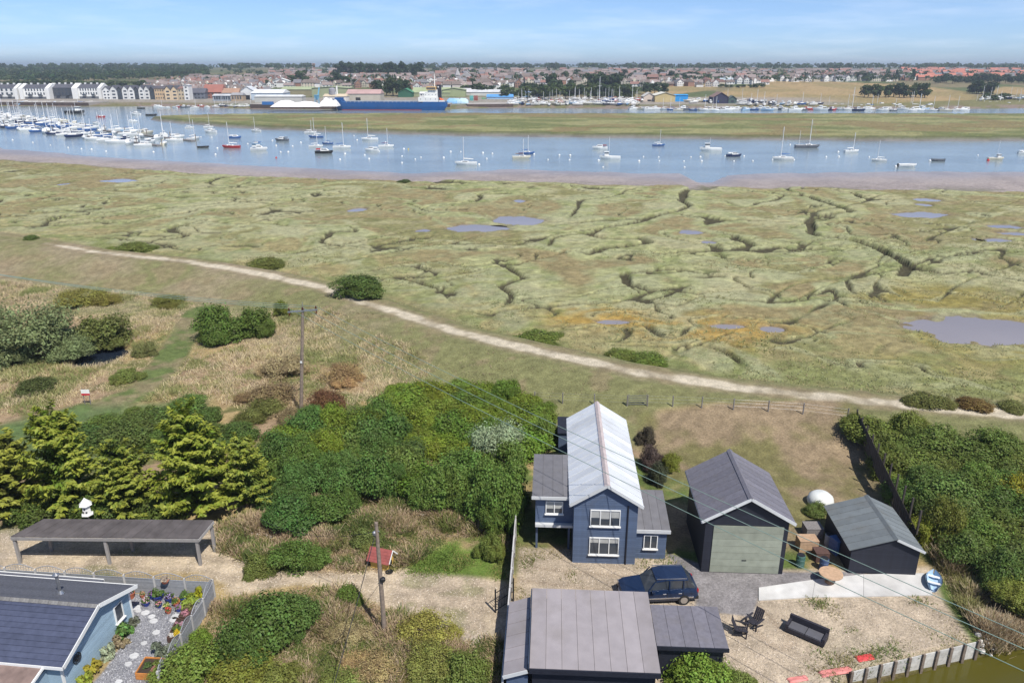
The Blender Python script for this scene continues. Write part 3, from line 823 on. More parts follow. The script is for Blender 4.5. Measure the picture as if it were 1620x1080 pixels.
def shrub(name, meshes, px, py, wpx, hpx, col, label, cat="bush", group=None, i=[0], stems=True, foot=None, rz=None):
    """a bush whose foot stands at the pixel (px, py), wpx wide and hpx high in the photo"""
    p = P(px, py) if foot is None else Vector(foot)
    s = mscale(p); i[0] += 1
    root = empty(name, (p.x, p.y, p.z - 0.06))
    r_ = wpx * s / 2; h = max(hpx * s * 1.02 - 0.35 * r_, 0.45 * r_)
    o = link("foliage", meshes[i[0] % len(meshes)], root, rz=R.uniform(0, 6.28) if rz is None else rz, scale=(r_, r_ * R.uniform(.85, 1.1), h))
    k = R.uniform(.88, 1.12) * 1.75; o.color = (col[0] * k * (1.24 if col[1] > col[0] * 1.25 else 1) * R.uniform(.93, 1.07), col[1] * k * 1.04, col[2] * k * .8, 1)
    for q in range(R.randint(3, 4)):                           # side shoots break the outline
        a = R.uniform(0, 6.28); f = R.uniform(.35, .62); d_ = R.uniform(.6, .95) * r_
        o2 = link("foliage", R.choice(meshes), root, (math.cos(a) * d_, math.sin(a) * d_ * .8, 0), R.uniform(0, 6.28), (r_ * f, r_ * f * R.uniform(.8, 1.2), h * f * R.uniform(.8, 1.25)))
        k2 = R.uniform(.8, 1.2); o2.color = (o.color[0] * k2 * R.uniform(.95, 1.12), o.color[1] * k2, o.color[2] * k2, 1)
    if stems:
        k3 = R.uniform(.95, 1.45); link("stem", STEMS, root, rz=R.uniform(0, 6), scale=(r_ * k3, r_ * k3, h * k3))
    tag(root, label, cat, group)
    return root

def conifer(px, py, h, w, label, col=(0.05, 0.078, 0.014), v=0, Y=None):
    p = P(px, py)
    root = empty("conifer_tree", (p.x, p.y, p.z - 0.05))
    o = link("crown", CONIFER[v % 3], root, rz=R.uniform(0, 6.28), scale=(w, w, h)); o.color = (col[0] * 2.4, col[1] * 2.2, col[2] * 1.5, 1)
    link("trunk", CTRUNK, root, scale=(h, h, h))
    tag(root, label, "conifer", "conifers behind the carport")

# conifers behind the carport
conifer(112, 806, 9.2, 8.2, "tall yellow-green conifer standing over the white birdhouse", v=0)
conifer(318, 806, 9.4, 8.6, "broad yellow-green conifer behind the carport's far corner, nearest the scrub thicket", (0.055, 0.085, 0.013), 1)
conifer(205, 812, 6.6, 6.6, "shorter dark conifer filling the gap between two taller conifers", (0.045, 0.068, 0.016), 2)
conifer(22, 812, 7.4, 7.4, "ragged conifer with browning needles at the carport's outer end", (0.06, 0.07, 0.02), 2)
conifer(-32, 790, 11.5, 8.5, "dark conifer cut off by the picture's edge above the lawn", (0.045, 0.07, 0.015), 1)
conifer(392, 800, 6.4, 5.6, "low olive conifer next to the thicket, last in the conifer row", (0.05, 0.075, 0.018), 0)
for px, py, w_ in ((255, 818, "nearest the carport's far corner"), (160, 815, "right behind the birdhouse"), (60, 818, "furthest from the thicket")):
    shrub("undergrowth_bush", BRAM, px, py, 95, 60, (0.045, 0.075, 0.02), "dark undergrowth bush below the conifers, " + w_, group="undergrowth below the conifers")

# thicket between the carport and the sea wall
def scatter(poly_px, n, mind, z=1.0, seed=1):
    pl = poly_w(poly_px, z); rr = random.Random(seed); out = []
    x0, y0 = pl.min(0); x1, y1 = pl.max(0); tries = 0
    while len(out) < n and tries < 6000:
        tries += 1
        x = rr.uniform(x0, x1); y = rr.uniform(y0, y1)
        if inside(pl, np.array([x]), np.array([y]))[0] and all((x - a) ** 2 + (y - b_) ** 2 > mind * mind for a, b_ in out): out.append((x, y))
    return out

def thicket(poly_px, n, mind, meshes, rad, hgt, cols, name, label, group, seed, z=1.0, cat="bush", ref=(0, 0, "")):
    o_ = at(ref[0], ref[1], 0)
    for i_, (x, y) in enumerate(sorted(scatter(poly_px, n, mind, z, seed), key=lambda q: math.hypot(q[0] - o_[0], q[1] - o_[1]))):
        g = gz(x, y)
        root = empty(name, (x, y, g - 0.1))
        r_ = R.uniform(*rad) * R.uniform(.7, 1.2); h = R.uniform(*hgt) * R.uniform(.7, 1.2)
        o = link("foliage", R.choice(meshes), root, rz=R.uniform(0, 6.28), scale=(r_, r_ * R.uniform(.85, 1.15), h))
        c = R.choice(cols); c = tuple(v * f for v, f in zip(c, R.choice(((1, 1, 1), (1, 1, 1), (1.1, 1.04, .95), (.9, .95, 1.0), (1.06, 1.0, 1.1))))); k = R.uniform(.8, 1.2) * 1.75; o.color = (c[0] * k * 1.2 * R.uniform(.93, 1.07), c[1] * k * 1.04, c[2] * k * .78, 1)
        a = R.uniform(0, 6.28); f = R.uniform(.4, .6)
        o2 = link("foliage", R.choice(meshes), root, (math.cos(a) * r_ * .7, math.sin(a) * r_ * .7, h * R.uniform(.1, .5)), R.uniform(0, 6.28), (r_ * f, r_ * f, h * f * R.uniform(.9, 1.4)))
        k2 = R.uniform(.9, 1.25); o2.color = (o.color[0] * k2 * R.uniform(.95, 1.06), o.color[1] * k2, o.color[2] * k2, 1)
        k3 = R.uniform(.9, 1.4); link("stem", STEMS, root, rz=R.uniform(0, 6), scale=(r_ * k3, r_ * k3, h * k3))
        tag(root, label + ", %s nearest to the %s" % (ordinal(i_), ref[2]), cat, group)

BR = [(0.075, 0.125, 0.022), (0.085, 0.13, 0.022), (0.065, 0.115, 0.024)]
DK = [(0.05, 0.10, 0.03), (0.045, 0.09, 0.026), (0.06, 0.105, 0.028)]
thicket([(640, 618), (760, 604), (852, 624), (836, 700), (760, 720), (660, 715), (590, 690), (570, 660)], 34, 2.1, BRAM, (2.0, 2.6), (1.7, 2.2), BR,
        "bramble_bush", "bright green bramble bush under the three power wires", "bramble thicket by the sea wall", 3, ref=(788, 720, "silver-grey bush"))
thicket([(540, 668), (600, 660), (640, 720), (700, 770), (620, 770), (545, 760), (430, 720), (440, 690)], 26, 2.1, BUSH, (1.8, 2.5), (2.2, 3.0), DK + BR[:1],
        "hawthorn_bush", "dense green bush in the middle thicket", "scrub thicket between the two poles", 4, ref=(476, 655, "crossarm pole's foot"))
thicket([(420, 720), (540, 740), (580, 765), (530, 800), (470, 815), (430, 790)], 11, 2.0, BUSH, (1.6, 2.1), (1.9, 2.6), DK,
        "scrub_bush", "dark green scrub bush beside the conifers", "scrub beside the conifers", 5, ref=(336, 861, "carport's far corner"))
thicket([(110, 680), (240, 640), (350, 650), (400, 690), (330, 700), (240, 690), (140, 700)], 14, 2.6, BRAM, (2.2, 2.8), (1.6, 2.1), [(0.055, 0.095, 0.028), (0.06, 0.1, 0.03)],
        "low_bush", "low dark green bush behind the conifers", "hedge behind the conifers", 6, ref=(139, 640, "red and white sign"))
for k_, (px, py, w, h) in enumerate(((705, 800, 85, 80), (760, 812, 80, 90), (800, 800, 75, 85), (792, 838, 70, 100), (735, 770, 90, 70), (800, 760, 70, 70))):
    shrub("hedge_bush", BUSH, px, py, w, h, (0.06, 0.115, 0.03), "leafy green bush beside the long dark fence, " + ["above the small rubble scatter", "just behind the rubble heap", "nearest the silver-grey bush's foot", "lowest against the fence", "set back towards the bramble", "furthest up the fence"][k_], group="bushes beside the dark fence")
shrub("silver_bush", WISP, 788, 728, 92, 78, (0.20, 0.22, 0.17), "silver-grey leaved bush crossed by the power wires")
shrub("willow_bush", WISP, 55, 562, 150, 100, (0.115, 0.135, 0.075), "large grey-green willow bush beside the small meadow pond", "willow")
shrub("willow_bush", WISP, -14, 556, 80, 90, (0.11, 0.13, 0.075), "grey-green willow bush cut off by the picture's edge near the pond", "willow")
shrub("hawthorn_bush", BUSH, 352, 535, 88, 62, (0.055, 0.105, 0.026), "round dark green bush on the bank beside the meadow trail")
shrub("hawthorn_bush", BUSH, 404, 528, 62, 52, (0.06, 0.105, 0.026), "green bush joined to the round bush, on the crossarm pole's side")
shrub("small_bush", BUSH, 446, 498, 27, 26, (0.09, 0.13, 0.03), "small bright bush just behind the crossarm of the tall pole")
shrub("gorse_bush", BUSH, 563, 466, 88, 42, (0.04, 0.075, 0.022), "dark rounded bush at the bend of the footpath, on the marsh side")
for k, (px, py, w, h, c, lb) in enumerate([
        (850, 540, 80, 20, (0.075, 0.11, 0.03), "low green bush on the marsh side of the footpath, first beyond the bend"),
        (980, 566, 60, 16, (0.07, 0.105, 0.03), "low green bush on the footpath's marsh edge, beside a longer one"),
        (1025, 574, 70, 24, (0.075, 0.12, 0.03), "longer bright green bush on the footpath's marsh edge"),
        (210, 398, 70, 16, (0.08, 0.11, 0.035), "low green bush where the pale footpath begins"),
        (50, 378, 26, 12, (0.06, 0.095, 0.03), "small dark green bush on the far end of the sea wall"),
        (420, 420, 60, 14, (0.08, 0.11, 0.035), "low straggling green bush above the footpath before its bend"),
        (1465, 638, 66, 30, (0.06, 0.08, 0.03), "dark green bush beside the footpath's thin far end"),
        (1540, 644, 60, 26, (0.10, 0.07, 0.03), "brownish bush beside the footpath with russet leaves"),
        (1600, 646, 50, 22, (0.10, 0.10, 0.04), "olive bush beside the footpath at the picture's edge"),
        (165, 545, 90, 60, (0.075, 0.10, 0.035), "tangled green bush leaning over the dark meadow pond"),
        (200, 600, 46, 30, (0.10, 0.12, 0.04), "pale green bush on the near side of the meadow pond"),
        (60, 618, 64, 34, (0.055, 0.075, 0.03), "dark low bush in the golden meadow near the red and white sign"),
        (640, 288, 22, 8, (0.05, 0.075, 0.03), "small dark bush on the marsh edge above the mudflat")]):
    shrub("low_bush" if "low" in lb else "green_bush", BRAM if h < 40 else BUSH, px, py, w, h, c, lb)

for px, py, w, h, c, lb in ((430, 632, 90, 40, (0.17, 0.115, 0.075), "dry purplish-brown bush left of the crossarm pole"), (520, 648, 70, 44, (0.11, 0.055, 0.035), "russet brown bush at the crossarm pole's foot, thicket side"),
                            (450, 590, 76, 40, (0.21, 0.155, 0.11), "pale brown dry bush on the slope behind the crossarm pole"), (540, 600, 80, 34, (0.22, 0.16, 0.10), "straw-brown bush on the slope right of the crossarm pole"),
                            (415, 655, 80, 34, (0.10, 0.11, 0.04), "olive green bush below the dry purplish one"), (470, 668, 60, 30, (0.16, 0.12, 0.08), "small brown bush nearest the crossarm pole's foot"),
                            (270, 480, 60, 16, (0.13, 0.13, 0.04), "low yellow-green bush on the bank above the trail"), (130, 480, 90, 20, (0.15, 0.14, 0.045), "low yellowish bush on the bank behind the willow"),
                            (230, 560, 40, 26, (0.13, 0.13, 0.06), "pale green bush between the pond and the trail")):
    shrub("dry_bush", WISP, px, py, w, h, c, lb, stems=False)
# thicket beyond the property's back corner
thicket([(1370, 690), (1430, 680), (1500, 712), (1560, 720), (1660, 735), (1660, 760), (1540, 760), (1470, 735), (1400, 740)], 15, 2.3, BUSH, (1.8, 2.4), (1.8, 2.5), [(0.07, 0.105, 0.03), (0.08, 0.115, 0.032)],
        "hedge_bush", "green hedge bush near the sea wall", "hedge at the property's back corner", 7, ref=(1350, 672, "back fence's upper end"))
thicket([(1420, 770), (1500, 765), (1670, 770), (1700, 930), (1620, 940), (1560, 900), (1490, 860), (1460, 840)], 34, 2.0, BUSH, (1.8, 2.4), (2.0, 2.9), [(0.06, 0.105, 0.03), (0.055, 0.095, 0.03), (0.085, 0.115, 0.03)],
        "thicket_bush", "dense green bush in the thicket above the pond", "thicket beside the dark shed", 8, ref=(1450, 905, "black shed's corner"))
shrub("yellow_bush", BUSH, 1600, 800, 70, 60, (0.16, 0.15, 0.02), "yellowing bush standing out of the green thicket")
shrub("yellow_bush", BUSH, 1455, 858, 44, 50, (0.12, 0.135, 0.025), "yellow-green bush right behind the dark boarded shed wall")
# shrubs of the near scrub
for px, py, w, h, c, lb in [
        (425, 1006, 118, 84, (0.045, 0.085, 0.024), "big dark green bush between the garden fence and the leaning pole"),
        (385, 1044, 95, 84, (0.05, 0.09, 0.025), "dark green bush just outside the grey garden fence"),
        (474, 990, 76, 66, (0.05, 0.09, 0.028), "dark green bush at the gravel drive's lower edge"),
        (465, 893, 84, 46, (0.055, 0.105, 0.028), "rounded green bush on the drive's far edge"),
        (415, 900, 60, 40, (0.09, 0.11, 0.035), "yellowish green bush on the drive's far edge near the carport"),
        (550, 950, 44, 40, (0.07, 0.12, 0.03), "small bright green bush at the foot of the hanging cable"),
        (305, 1076, 110, 70, (0.09, 0.14, 0.035), "pale green shrub overhanging the garden's orange planter"),
        (318, 1016, 36, 34, (0.085, 0.16, 0.03), "round bright green shrub outside the garden fence"),
        (672, 1010, 90, 50, (0.17, 0.16, 0.05), "thin yellow-green broom bush right of the leaning pole"),
        (690, 1062, 100, 54, (0.16, 0.15, 0.05), "thin olive broom bush at the lower edge below the leaning pole"),
        (590, 1066, 90, 40, (0.24, 0.18, 0.11), "thin dry brown bush at the lower edge beside the hanging cable"),
        (560, 1010, 70, 36, (0.23, 0.18, 0.12), "thin dry brown bush left of the leaning pole"),
        (740, 1075, 80, 60, (0.10, 0.12, 0.035), "olive green bush at the lower edge beside the gate's fence"),
        (390, 1085, 120, 60, (0.12, 0.125, 0.03), "yellow-green bush at the lower edge beside the garden"),
        (440, 1090, 90, 50, (0.09, 0.115, 0.035), "green bush at the lower edge below the big dark bush"),
        (540, 1088, 90, 40, (0.11, 0.12, 0.04), "low olive bush at the lower edge under the hanging cable"),
        (585, 860, 60, 40, (0.085, 0.095, 0.035), "scruffy olive bush behind the yellow kennel"),
        (775, 880, 44, 46, (0.085, 0.12, 0.035), "small green bush against the dark fence by the grass patch"),
        (1100, 1085, 110, 70, (0.085, 0.145, 0.03), "bright green bush below the small flat roof in the gravel yard"),
        (1170, 1088, 50, 40, (0.09, 0.13, 0.04), "small green bush at the gravel yard's lower edge")]:
    shrub("garden_shrub" if "shrub" in lb else "scrub_bush", WISP if lb.startswith("thin") else BUSH if h > 45 else BRAM, px, py, w, h, c, lb)

# ------------------------------------------------------------------ dry grass: uncountable, one object for each stand
def tufts(name, label, X, Y, h, cols, seed, w=0.05, nb=5, lean=0.9, clump=4.0, green=None):
    """blades in tufts: height and colour drift over the plot, blades bow over and face the sky"""
    rng = np.random.default_rng(seed); n = len(X)
    Z = land(X, Y) - 0.03
    cl = fbm(X / clump, Y / clump, 3, seed + 50); cl2 = fbm(X / (clump * .8), Y / (clump * .8), 3, seed + 70)
    Vs, Cs, Ls = [], [], []
    nc = len(cols); k = np.clip((cl2 - 0.28) / 0.44 * nc + rng.normal(0, 0.9, n), 0, nc - 1).astype(int)
    base = np.array(cols)[k] * rng.uniform(.85, 1.2, (n, 1))
    hk = h * np.clip((cl - 0.25) * 2.6, 0.25, 1.5)
    for q in range(nb):
        a = rng.uniform(0, 2 * math.pi, n); ln = rng.uniform(0.35, lean, n); hh = hk * rng.uniform(.5, 1.2, n)
        ox = X + rng.normal(0, .22, n); oy = Y + rng.normal(0, .22, n)
        ww = w * rng.uniform(.6, 1.5, n); tw = rng.uniform(-.6, .6, n)
        sx = np.cos(a + 1.57 + tw) * ww; sy = np.sin(a + 1.57 + tw) * ww
        tx = ox + np.cos(a) * ln * hh; ty = oy + np.sin(a) * ln * hh; tz = Z + hh
        Vs.append(np.stack([np.stack([ox - sx, oy - sy, Z], 1), np.stack([ox + sx, oy + sy, Z], 1), np.stack([tx + sx * .5, ty + sy * .5, tz], 1), np.stack([tx - sx * .5, ty - sy * .5, tz], 1)], 1))
        Cs.append(np.repeat(base[:, None, :], 4, 1)); Ls.append(np.repeat(rng.uniform(0.3, 0.75, n)[:, None], 4, 1))
    V = np.concatenate(Vs).reshape(-1, 3); C = np.concatenate(Cs).reshape(-1, 3); L = np.concatenate(Ls).ravel()
    me = np_mesh(name, V, np.arange(len(V)).reshape(-1, 4), [BLADE], None, {"tint": ('POINT', C), "lf": ('POINT', L)})
    return tag(link(name, me), label, "grass", kind="stuff")

def in_poly(poly_px, n, seed, avoid=(), dens=None):
    rng = np.random.default_rng(seed); pl = poly_w(poly_px)
    x0, y0 = pl.min(0); x1, y1 = pl.max(0)
    X = rng.uniform(x0, x1, n); Y = rng.uniform(y0, y1, n); k = inside(pl, X, Y)
    for a in avoid: k &= ~inside(a, X, Y)
    if dens is not None: k &= fbm(X / dens, Y / dens, 3, seed) > 0.46
    return X[k], Y[k]

GOLD = [(0.24, 0.26, 0.10), (0.40, 0.37, 0.18), (0.52, 0.44, 0.27), (0.56, 0.48, 0.31), (0.48, 0.39, 0.27), (0.54, 0.45, 0.27), (0.43, 0.34, 0.24), (0.30, 0.30, 0.13)]
GOLD = [tuple(min(v * 1.12, .7) for v in c) for c in GOLD]
DULL = [(0.15, 0.18, 0.05), (0.26, 0.24, 0.09), (0.44, 0.34, 0.21), (0.48, 0.38, 0.26), (0.36, 0.26, 0.18), (0.46, 0.37, 0.22), (0.22, 0.22, 0.07), (0.13, 0.17, 0.05)]
X, Y = in_poly([(-100, 470), (0, 445), (200, 462), (300, 480), (420, 500), (520, 505), (640, 560), (700, 592), (600, 630), (520, 655), (440, 665), (330, 632), (160, 640), (0, 660), (-120, 650)], 34000, 21)
k = (dist_line(TRAIL, X, Y) > 2.0) & (np.hypot((X - at(160, 560)[0]) / 3.0, (Y - at(160, 560)[1]) / 4.2) > 1)
tufts("meadow_grass", "golden dry grass of the meadow around the crossarm pole", X[k], Y[k], 0.4, GOLD, 1, 0.024, 8, 1.7, 6.0)
X, Y = in_poly([(330, 960), (500, 930), (600, 955), (680, 1000), (800, 1018), (800, 1120), (300, 1120)], 15000, 22, (DRIVE, YARD, SLATE))
tufts("scrub_grass", "long straw-coloured grass of the rough plot around the leaning pole", X, Y, 0.5, DULL, 2, 0.022, 9, 1.5, 2.2)
X, Y = in_poly([(340, 830), (450, 800), (560, 790), (700, 780), (810, 800), (815, 870), (700, 880), (640, 900), (520, 905), (430, 900), (352, 872)], 11000, 23, (DRIVE, GREENPATCH))
tufts("wild_grass", "dry brown grass on the rough ground behind the yellow kennel", X, Y, 0.5, DULL, 3, 0.025, 9, 1.5, 2.2)
X, Y = in_poly([(1480, 880), (1540, 900), (1640, 940), (1700, 1000), (1560, 1010), (1520, 960)], 7000, 24, (POND, YARD))
tufts("reed_grass", "pale dry reeds between the thicket and the pond", X, Y, 0.75, [(0.46, 0.37, 0.24), (0.38, 0.29, 0.19), (0.5, 0.42, 0.28), (0.26, 0.25, 0.1)], 4, 0.022, 6, 1.1, 1.5)
X, Y = in_poly([(1405, 715), (1500, 720), (1520, 760), (1420, 768)], 3000, 25)
tufts("pale_grass", "patch of pale dry grass inside the green hedge by the shed", X, Y, 0.9, [(0.5, 0.41, 0.27), (0.42, 0.33, 0.22)], 5, 0.03, 5, 1.2, 2.0)
X, Y = in_poly([(640, 905), (700, 866), (745, 852), (795, 845), (800, 914), (705, 910)], 5000, 26)
tufts("green_grass", "bright green grass patch beside the gravel drive", X, Y, 0.16, [(0.16, 0.24, 0.05), (0.2, 0.27, 0.06), (0.3, 0.28, 0.1), (0.14, 0.2, 0.045)], 6, 0.035, 4, 1.2, 2.0)
rng = np.random.default_rng(9)
Y = rng.uniform(68, 150, 30000); X = rng.uniform(-1, 1, 30000) * (Y * 0.78 + 16)
D = land(X, Y, True)
k = (D["dp"] > 5) & (D["gut"] < 0.25) & (D["pool"] < 0.3) & (D["edge"] < 0.1) & (rng.uniform(0, 1, len(X)) < np.clip(85 / Y, 0.2, 1))
tufts("marsh_grass", "grey-green marsh plants covering the near salt marsh", X[k], Y[k], 0.18, [(0.27, 0.29, 0.14), (0.29, 0.30, 0.16), (0.27, 0.27, 0.14), (0.36, 0.31, 0.17), (0.31, 0.31, 0.16), (0.25, 0.26, 0.11)], 7, 0.05, 5, 1.8, 9.0)
X, Y = in_poly([(360, 480), (560, 475), (700, 530), (850, 568), (1000, 600), (1180, 622), (1340, 640), (1340, 662), (860, 640), (700, 596), (540, 520)], 6000, 27)
k = np.abs(Y - Y_PATH(X)) > 3
tufts("bank_grass", "short dry grass on the mown side of the sea wall", X[k], Y[k], 0.12, [(0.30, 0.25, 0.14), (0.25, 0.24, 0.11), (0.33, 0.27, 0.17)], 8, 0.035, 5, 1.8)
X, Y = in_poly([(822, 866), (1060, 880), (1200, 950), (1470, 948), (1538, 1014), (1340, 1064), (1330, 1120), (800, 1120)], 9000, 28, (TARMAC, SLAB))
k = (dist_line(YARD, X, Y, True) < 1.1) | (fbm(X / 2.2, Y / 2.2, 3, 33) > 0.66)
tufts("yard_weeds", "small green weeds along the edges of the gravel yard", X[k], Y[k], 0.16, [(0.14, 0.2, 0.05), (0.22, 0.22, 0.08), (0.3, 0.26, 0.13)], 9, 0.02, 6, 1.5, 2.0)

# ------------------------------------------------------------------ near buildings, built where they stand
M_WHITE = mat("white_paint", (0.74, 0.74, 0.72), 0.5, noise=0.06, scale=4)
M_GLASS = mat("window_glass", (0.05, 0.06, 0.075), 0.08, noise=0.2, scale=1.5, spec=0.6)
M_BLIND = mat("window_blind", (0.42, 0.42, 0.40), 0.5, noise=0.1)
M_STEEL = mat("steel", (0.42, 0.43, 0.45), 0.35, 0.8, noise=0.15)
M_BLACK = mat("black_iron", (0.018, 0.018, 0.02), 0.5, noise=0.2)
M_WOODGREY = mat("weathered_wood", (0.20, 0.185, 0.18), 0.85, noise=0.25, scale=8, bump=0.3)
M_POLE = mat("pole_wood", (0.21, 0.165, 0.13), 0.9, noise=0.3, scale=5, bump=0.4)
M_SLATESTONE = mat("pale_stone", (0.5, 0.5, 0.5), 0.8, noise=0.15, scale=6, bump=0.3)
M_SOIL = mat("soil", (0.05, 0.035, 0.025), 0.95, noise=0.3, scale=10)
M_TERRA = mat("terracotta", (0.42, 0.13, 0.07), 0.7, noise=0.15)
M_BLUEGLAZE = mat("blue_glaze", (0.025, 0.045, 0.22), 0.2, noise=0.1)

def frame_axes(a, b):
    """local frame: origin a, x towards b (on the ground)"""
    a = Vector((a[0], a[1], 0)); b = Vector((b[0], b[1], 0))
    d = b - a
    return a, math.atan2(d.y, d.x), d.length

def cladding(parent, x0, x1, z0, z1, y, mt, step=0.18, name="cladding_board", top=None, thick=0.03, face=-1):
    """horizontal boards on the wall plane y; top(x) limits the height"""
    z = z0; meshes = {}
    while z < z1 - 0.02:
        h = min(step - 0.012, z1 - z)
        a, b_ = x0, x1
        if top is not None:
            a, b_ = top(z + h)
            if b_ - a < 0.15: break
        key = round(b_ - a, 3), round(h, 3)
        if key not in meshes:
            m = MB(); L = b_ - a
            m.add([(0, 0, 0), (L, 0, 0), (L, face * thick, 0), (0, face * thick, 0), (0, 0, h), (L, 0, h), (L, face * thick * .35, h), (0, face * thick * .35, h)],
                  [(0, 1, 2, 3), (7, 6, 5, 4), (0, 4, 5, 1), (1, 5, 6, 2), (2, 6, 7, 3), (3, 7, 4, 0)])
            meshes[key] = m.mesh(name, mt)
        link(name, meshes[key], parent, (a, y, z))
        z += step

def window(parent, x, z, w, h, y, mt_frame=None, panes=2, name="window", face=-1, sill=True, blind=0.0):
    """a window unit proud of the wall plane y: frame, panes and a sill"""
    mt_frame = mt_frame or M_WHITE
    b = MB(); t = 0.055; f0, f1 = sorted((y, y + face * 0.09))
    b.box(x, x + w, f0, f1, z, z + t); b.box(x, x + w, f0, f1, z + h - t, z + h)
    b.box(x, x + t, f0, f1, z + t, z + h - t); b.box(x + w - t, x + w, f0, f1, z + t, z + h - t)
    for k in range(1, panes):
        xm = x + w * k / panes; b.box(xm - .03, xm + .03, f0, f1, z + t, z + h - t)
    o = b.build(name, mt_frame, parent)
    for k in range(panes):
        g = MB(); xa = x + (t if k == 0 else 0.03) + (w * k / panes); xb = x + w * (k + 1) / panes - (t if k == panes - 1 else 0.03)
        g0, g1 = sorted((y + face * 0.01, y + face * 0.04)); g.box(xa, xb, g0, g1, z + t, z + h - t); g.build("pane", M_GLASS, o)
        if blind:
            g0, g1 = sorted((y + face * 0.0405, y + face * 0.046)); g = MB(); g.box(xa, xb, g0, g1, z + h * (1 - blind * R.uniform(.8, 1.1)), z + h - t); g.build("blind", M_BLIND, o)
    if sill:
        s_ = MB(); g0, g1 = sorted((y, y + face * 0.16)); s_.box(x - .06, x + w + .06, g0, g1, z - 0.06, z - .002); s_.build("sill", mt_frame, o)
    return o

def sheet_roof(parent, p00, p10, p01, p11, n, mt, name="roof_sheet", thick=0.06, rib=0.0, gap=0.015):
    """a roof plane (p00-p10 along the ridge side, p01-p11 along the eaves) laid as n separate sheets, each with a raised rib"""
    p00, p10, p01, p11 = map(Vector, (p00, p10, p01, p11))
    nrm = (p10 - p00).cross(p01 - p00).normalized()
    if nrm.z < 0: nrm = -nrm
    for k in range(n):
        a, c = k / n + gap / n, (k + 1) / n - gap / n * 0
        q = [p00.lerp(p10, a), p00.lerp(p10, c), p01.lerp(p11, c), p01.lerp(p11, a)]
        b = MB()
        vs = q + [v + nrm * thick for v in q]
        b.add(vs, [(0, 1, 2, 3), (7, 6, 5, 4), (0, 4, 5, 1), (1, 5, 6, 2), (2, 6, 7, 3), (3, 7, 4, 0)])
        if rib:
            e = (q[1] - q[0]).normalized() * min(rib, (q[1] - q[0]).length * .3)
            r0, r1 = q[0] + nrm * thick, q[3] + nrm * thick
            up = nrm * rib * .8
            b.add([r0, r0 + e, r1 + e, r1, r0 + up, r0 + e + up, r1 + e + up, r1 + up], [(0, 1, 2, 3), (7, 6, 5, 4), (0, 4, 5, 1), (1, 5, 6, 2), (2, 6, 7, 3), (3, 7, 4, 0)])
        b.build(name, mt, parent)

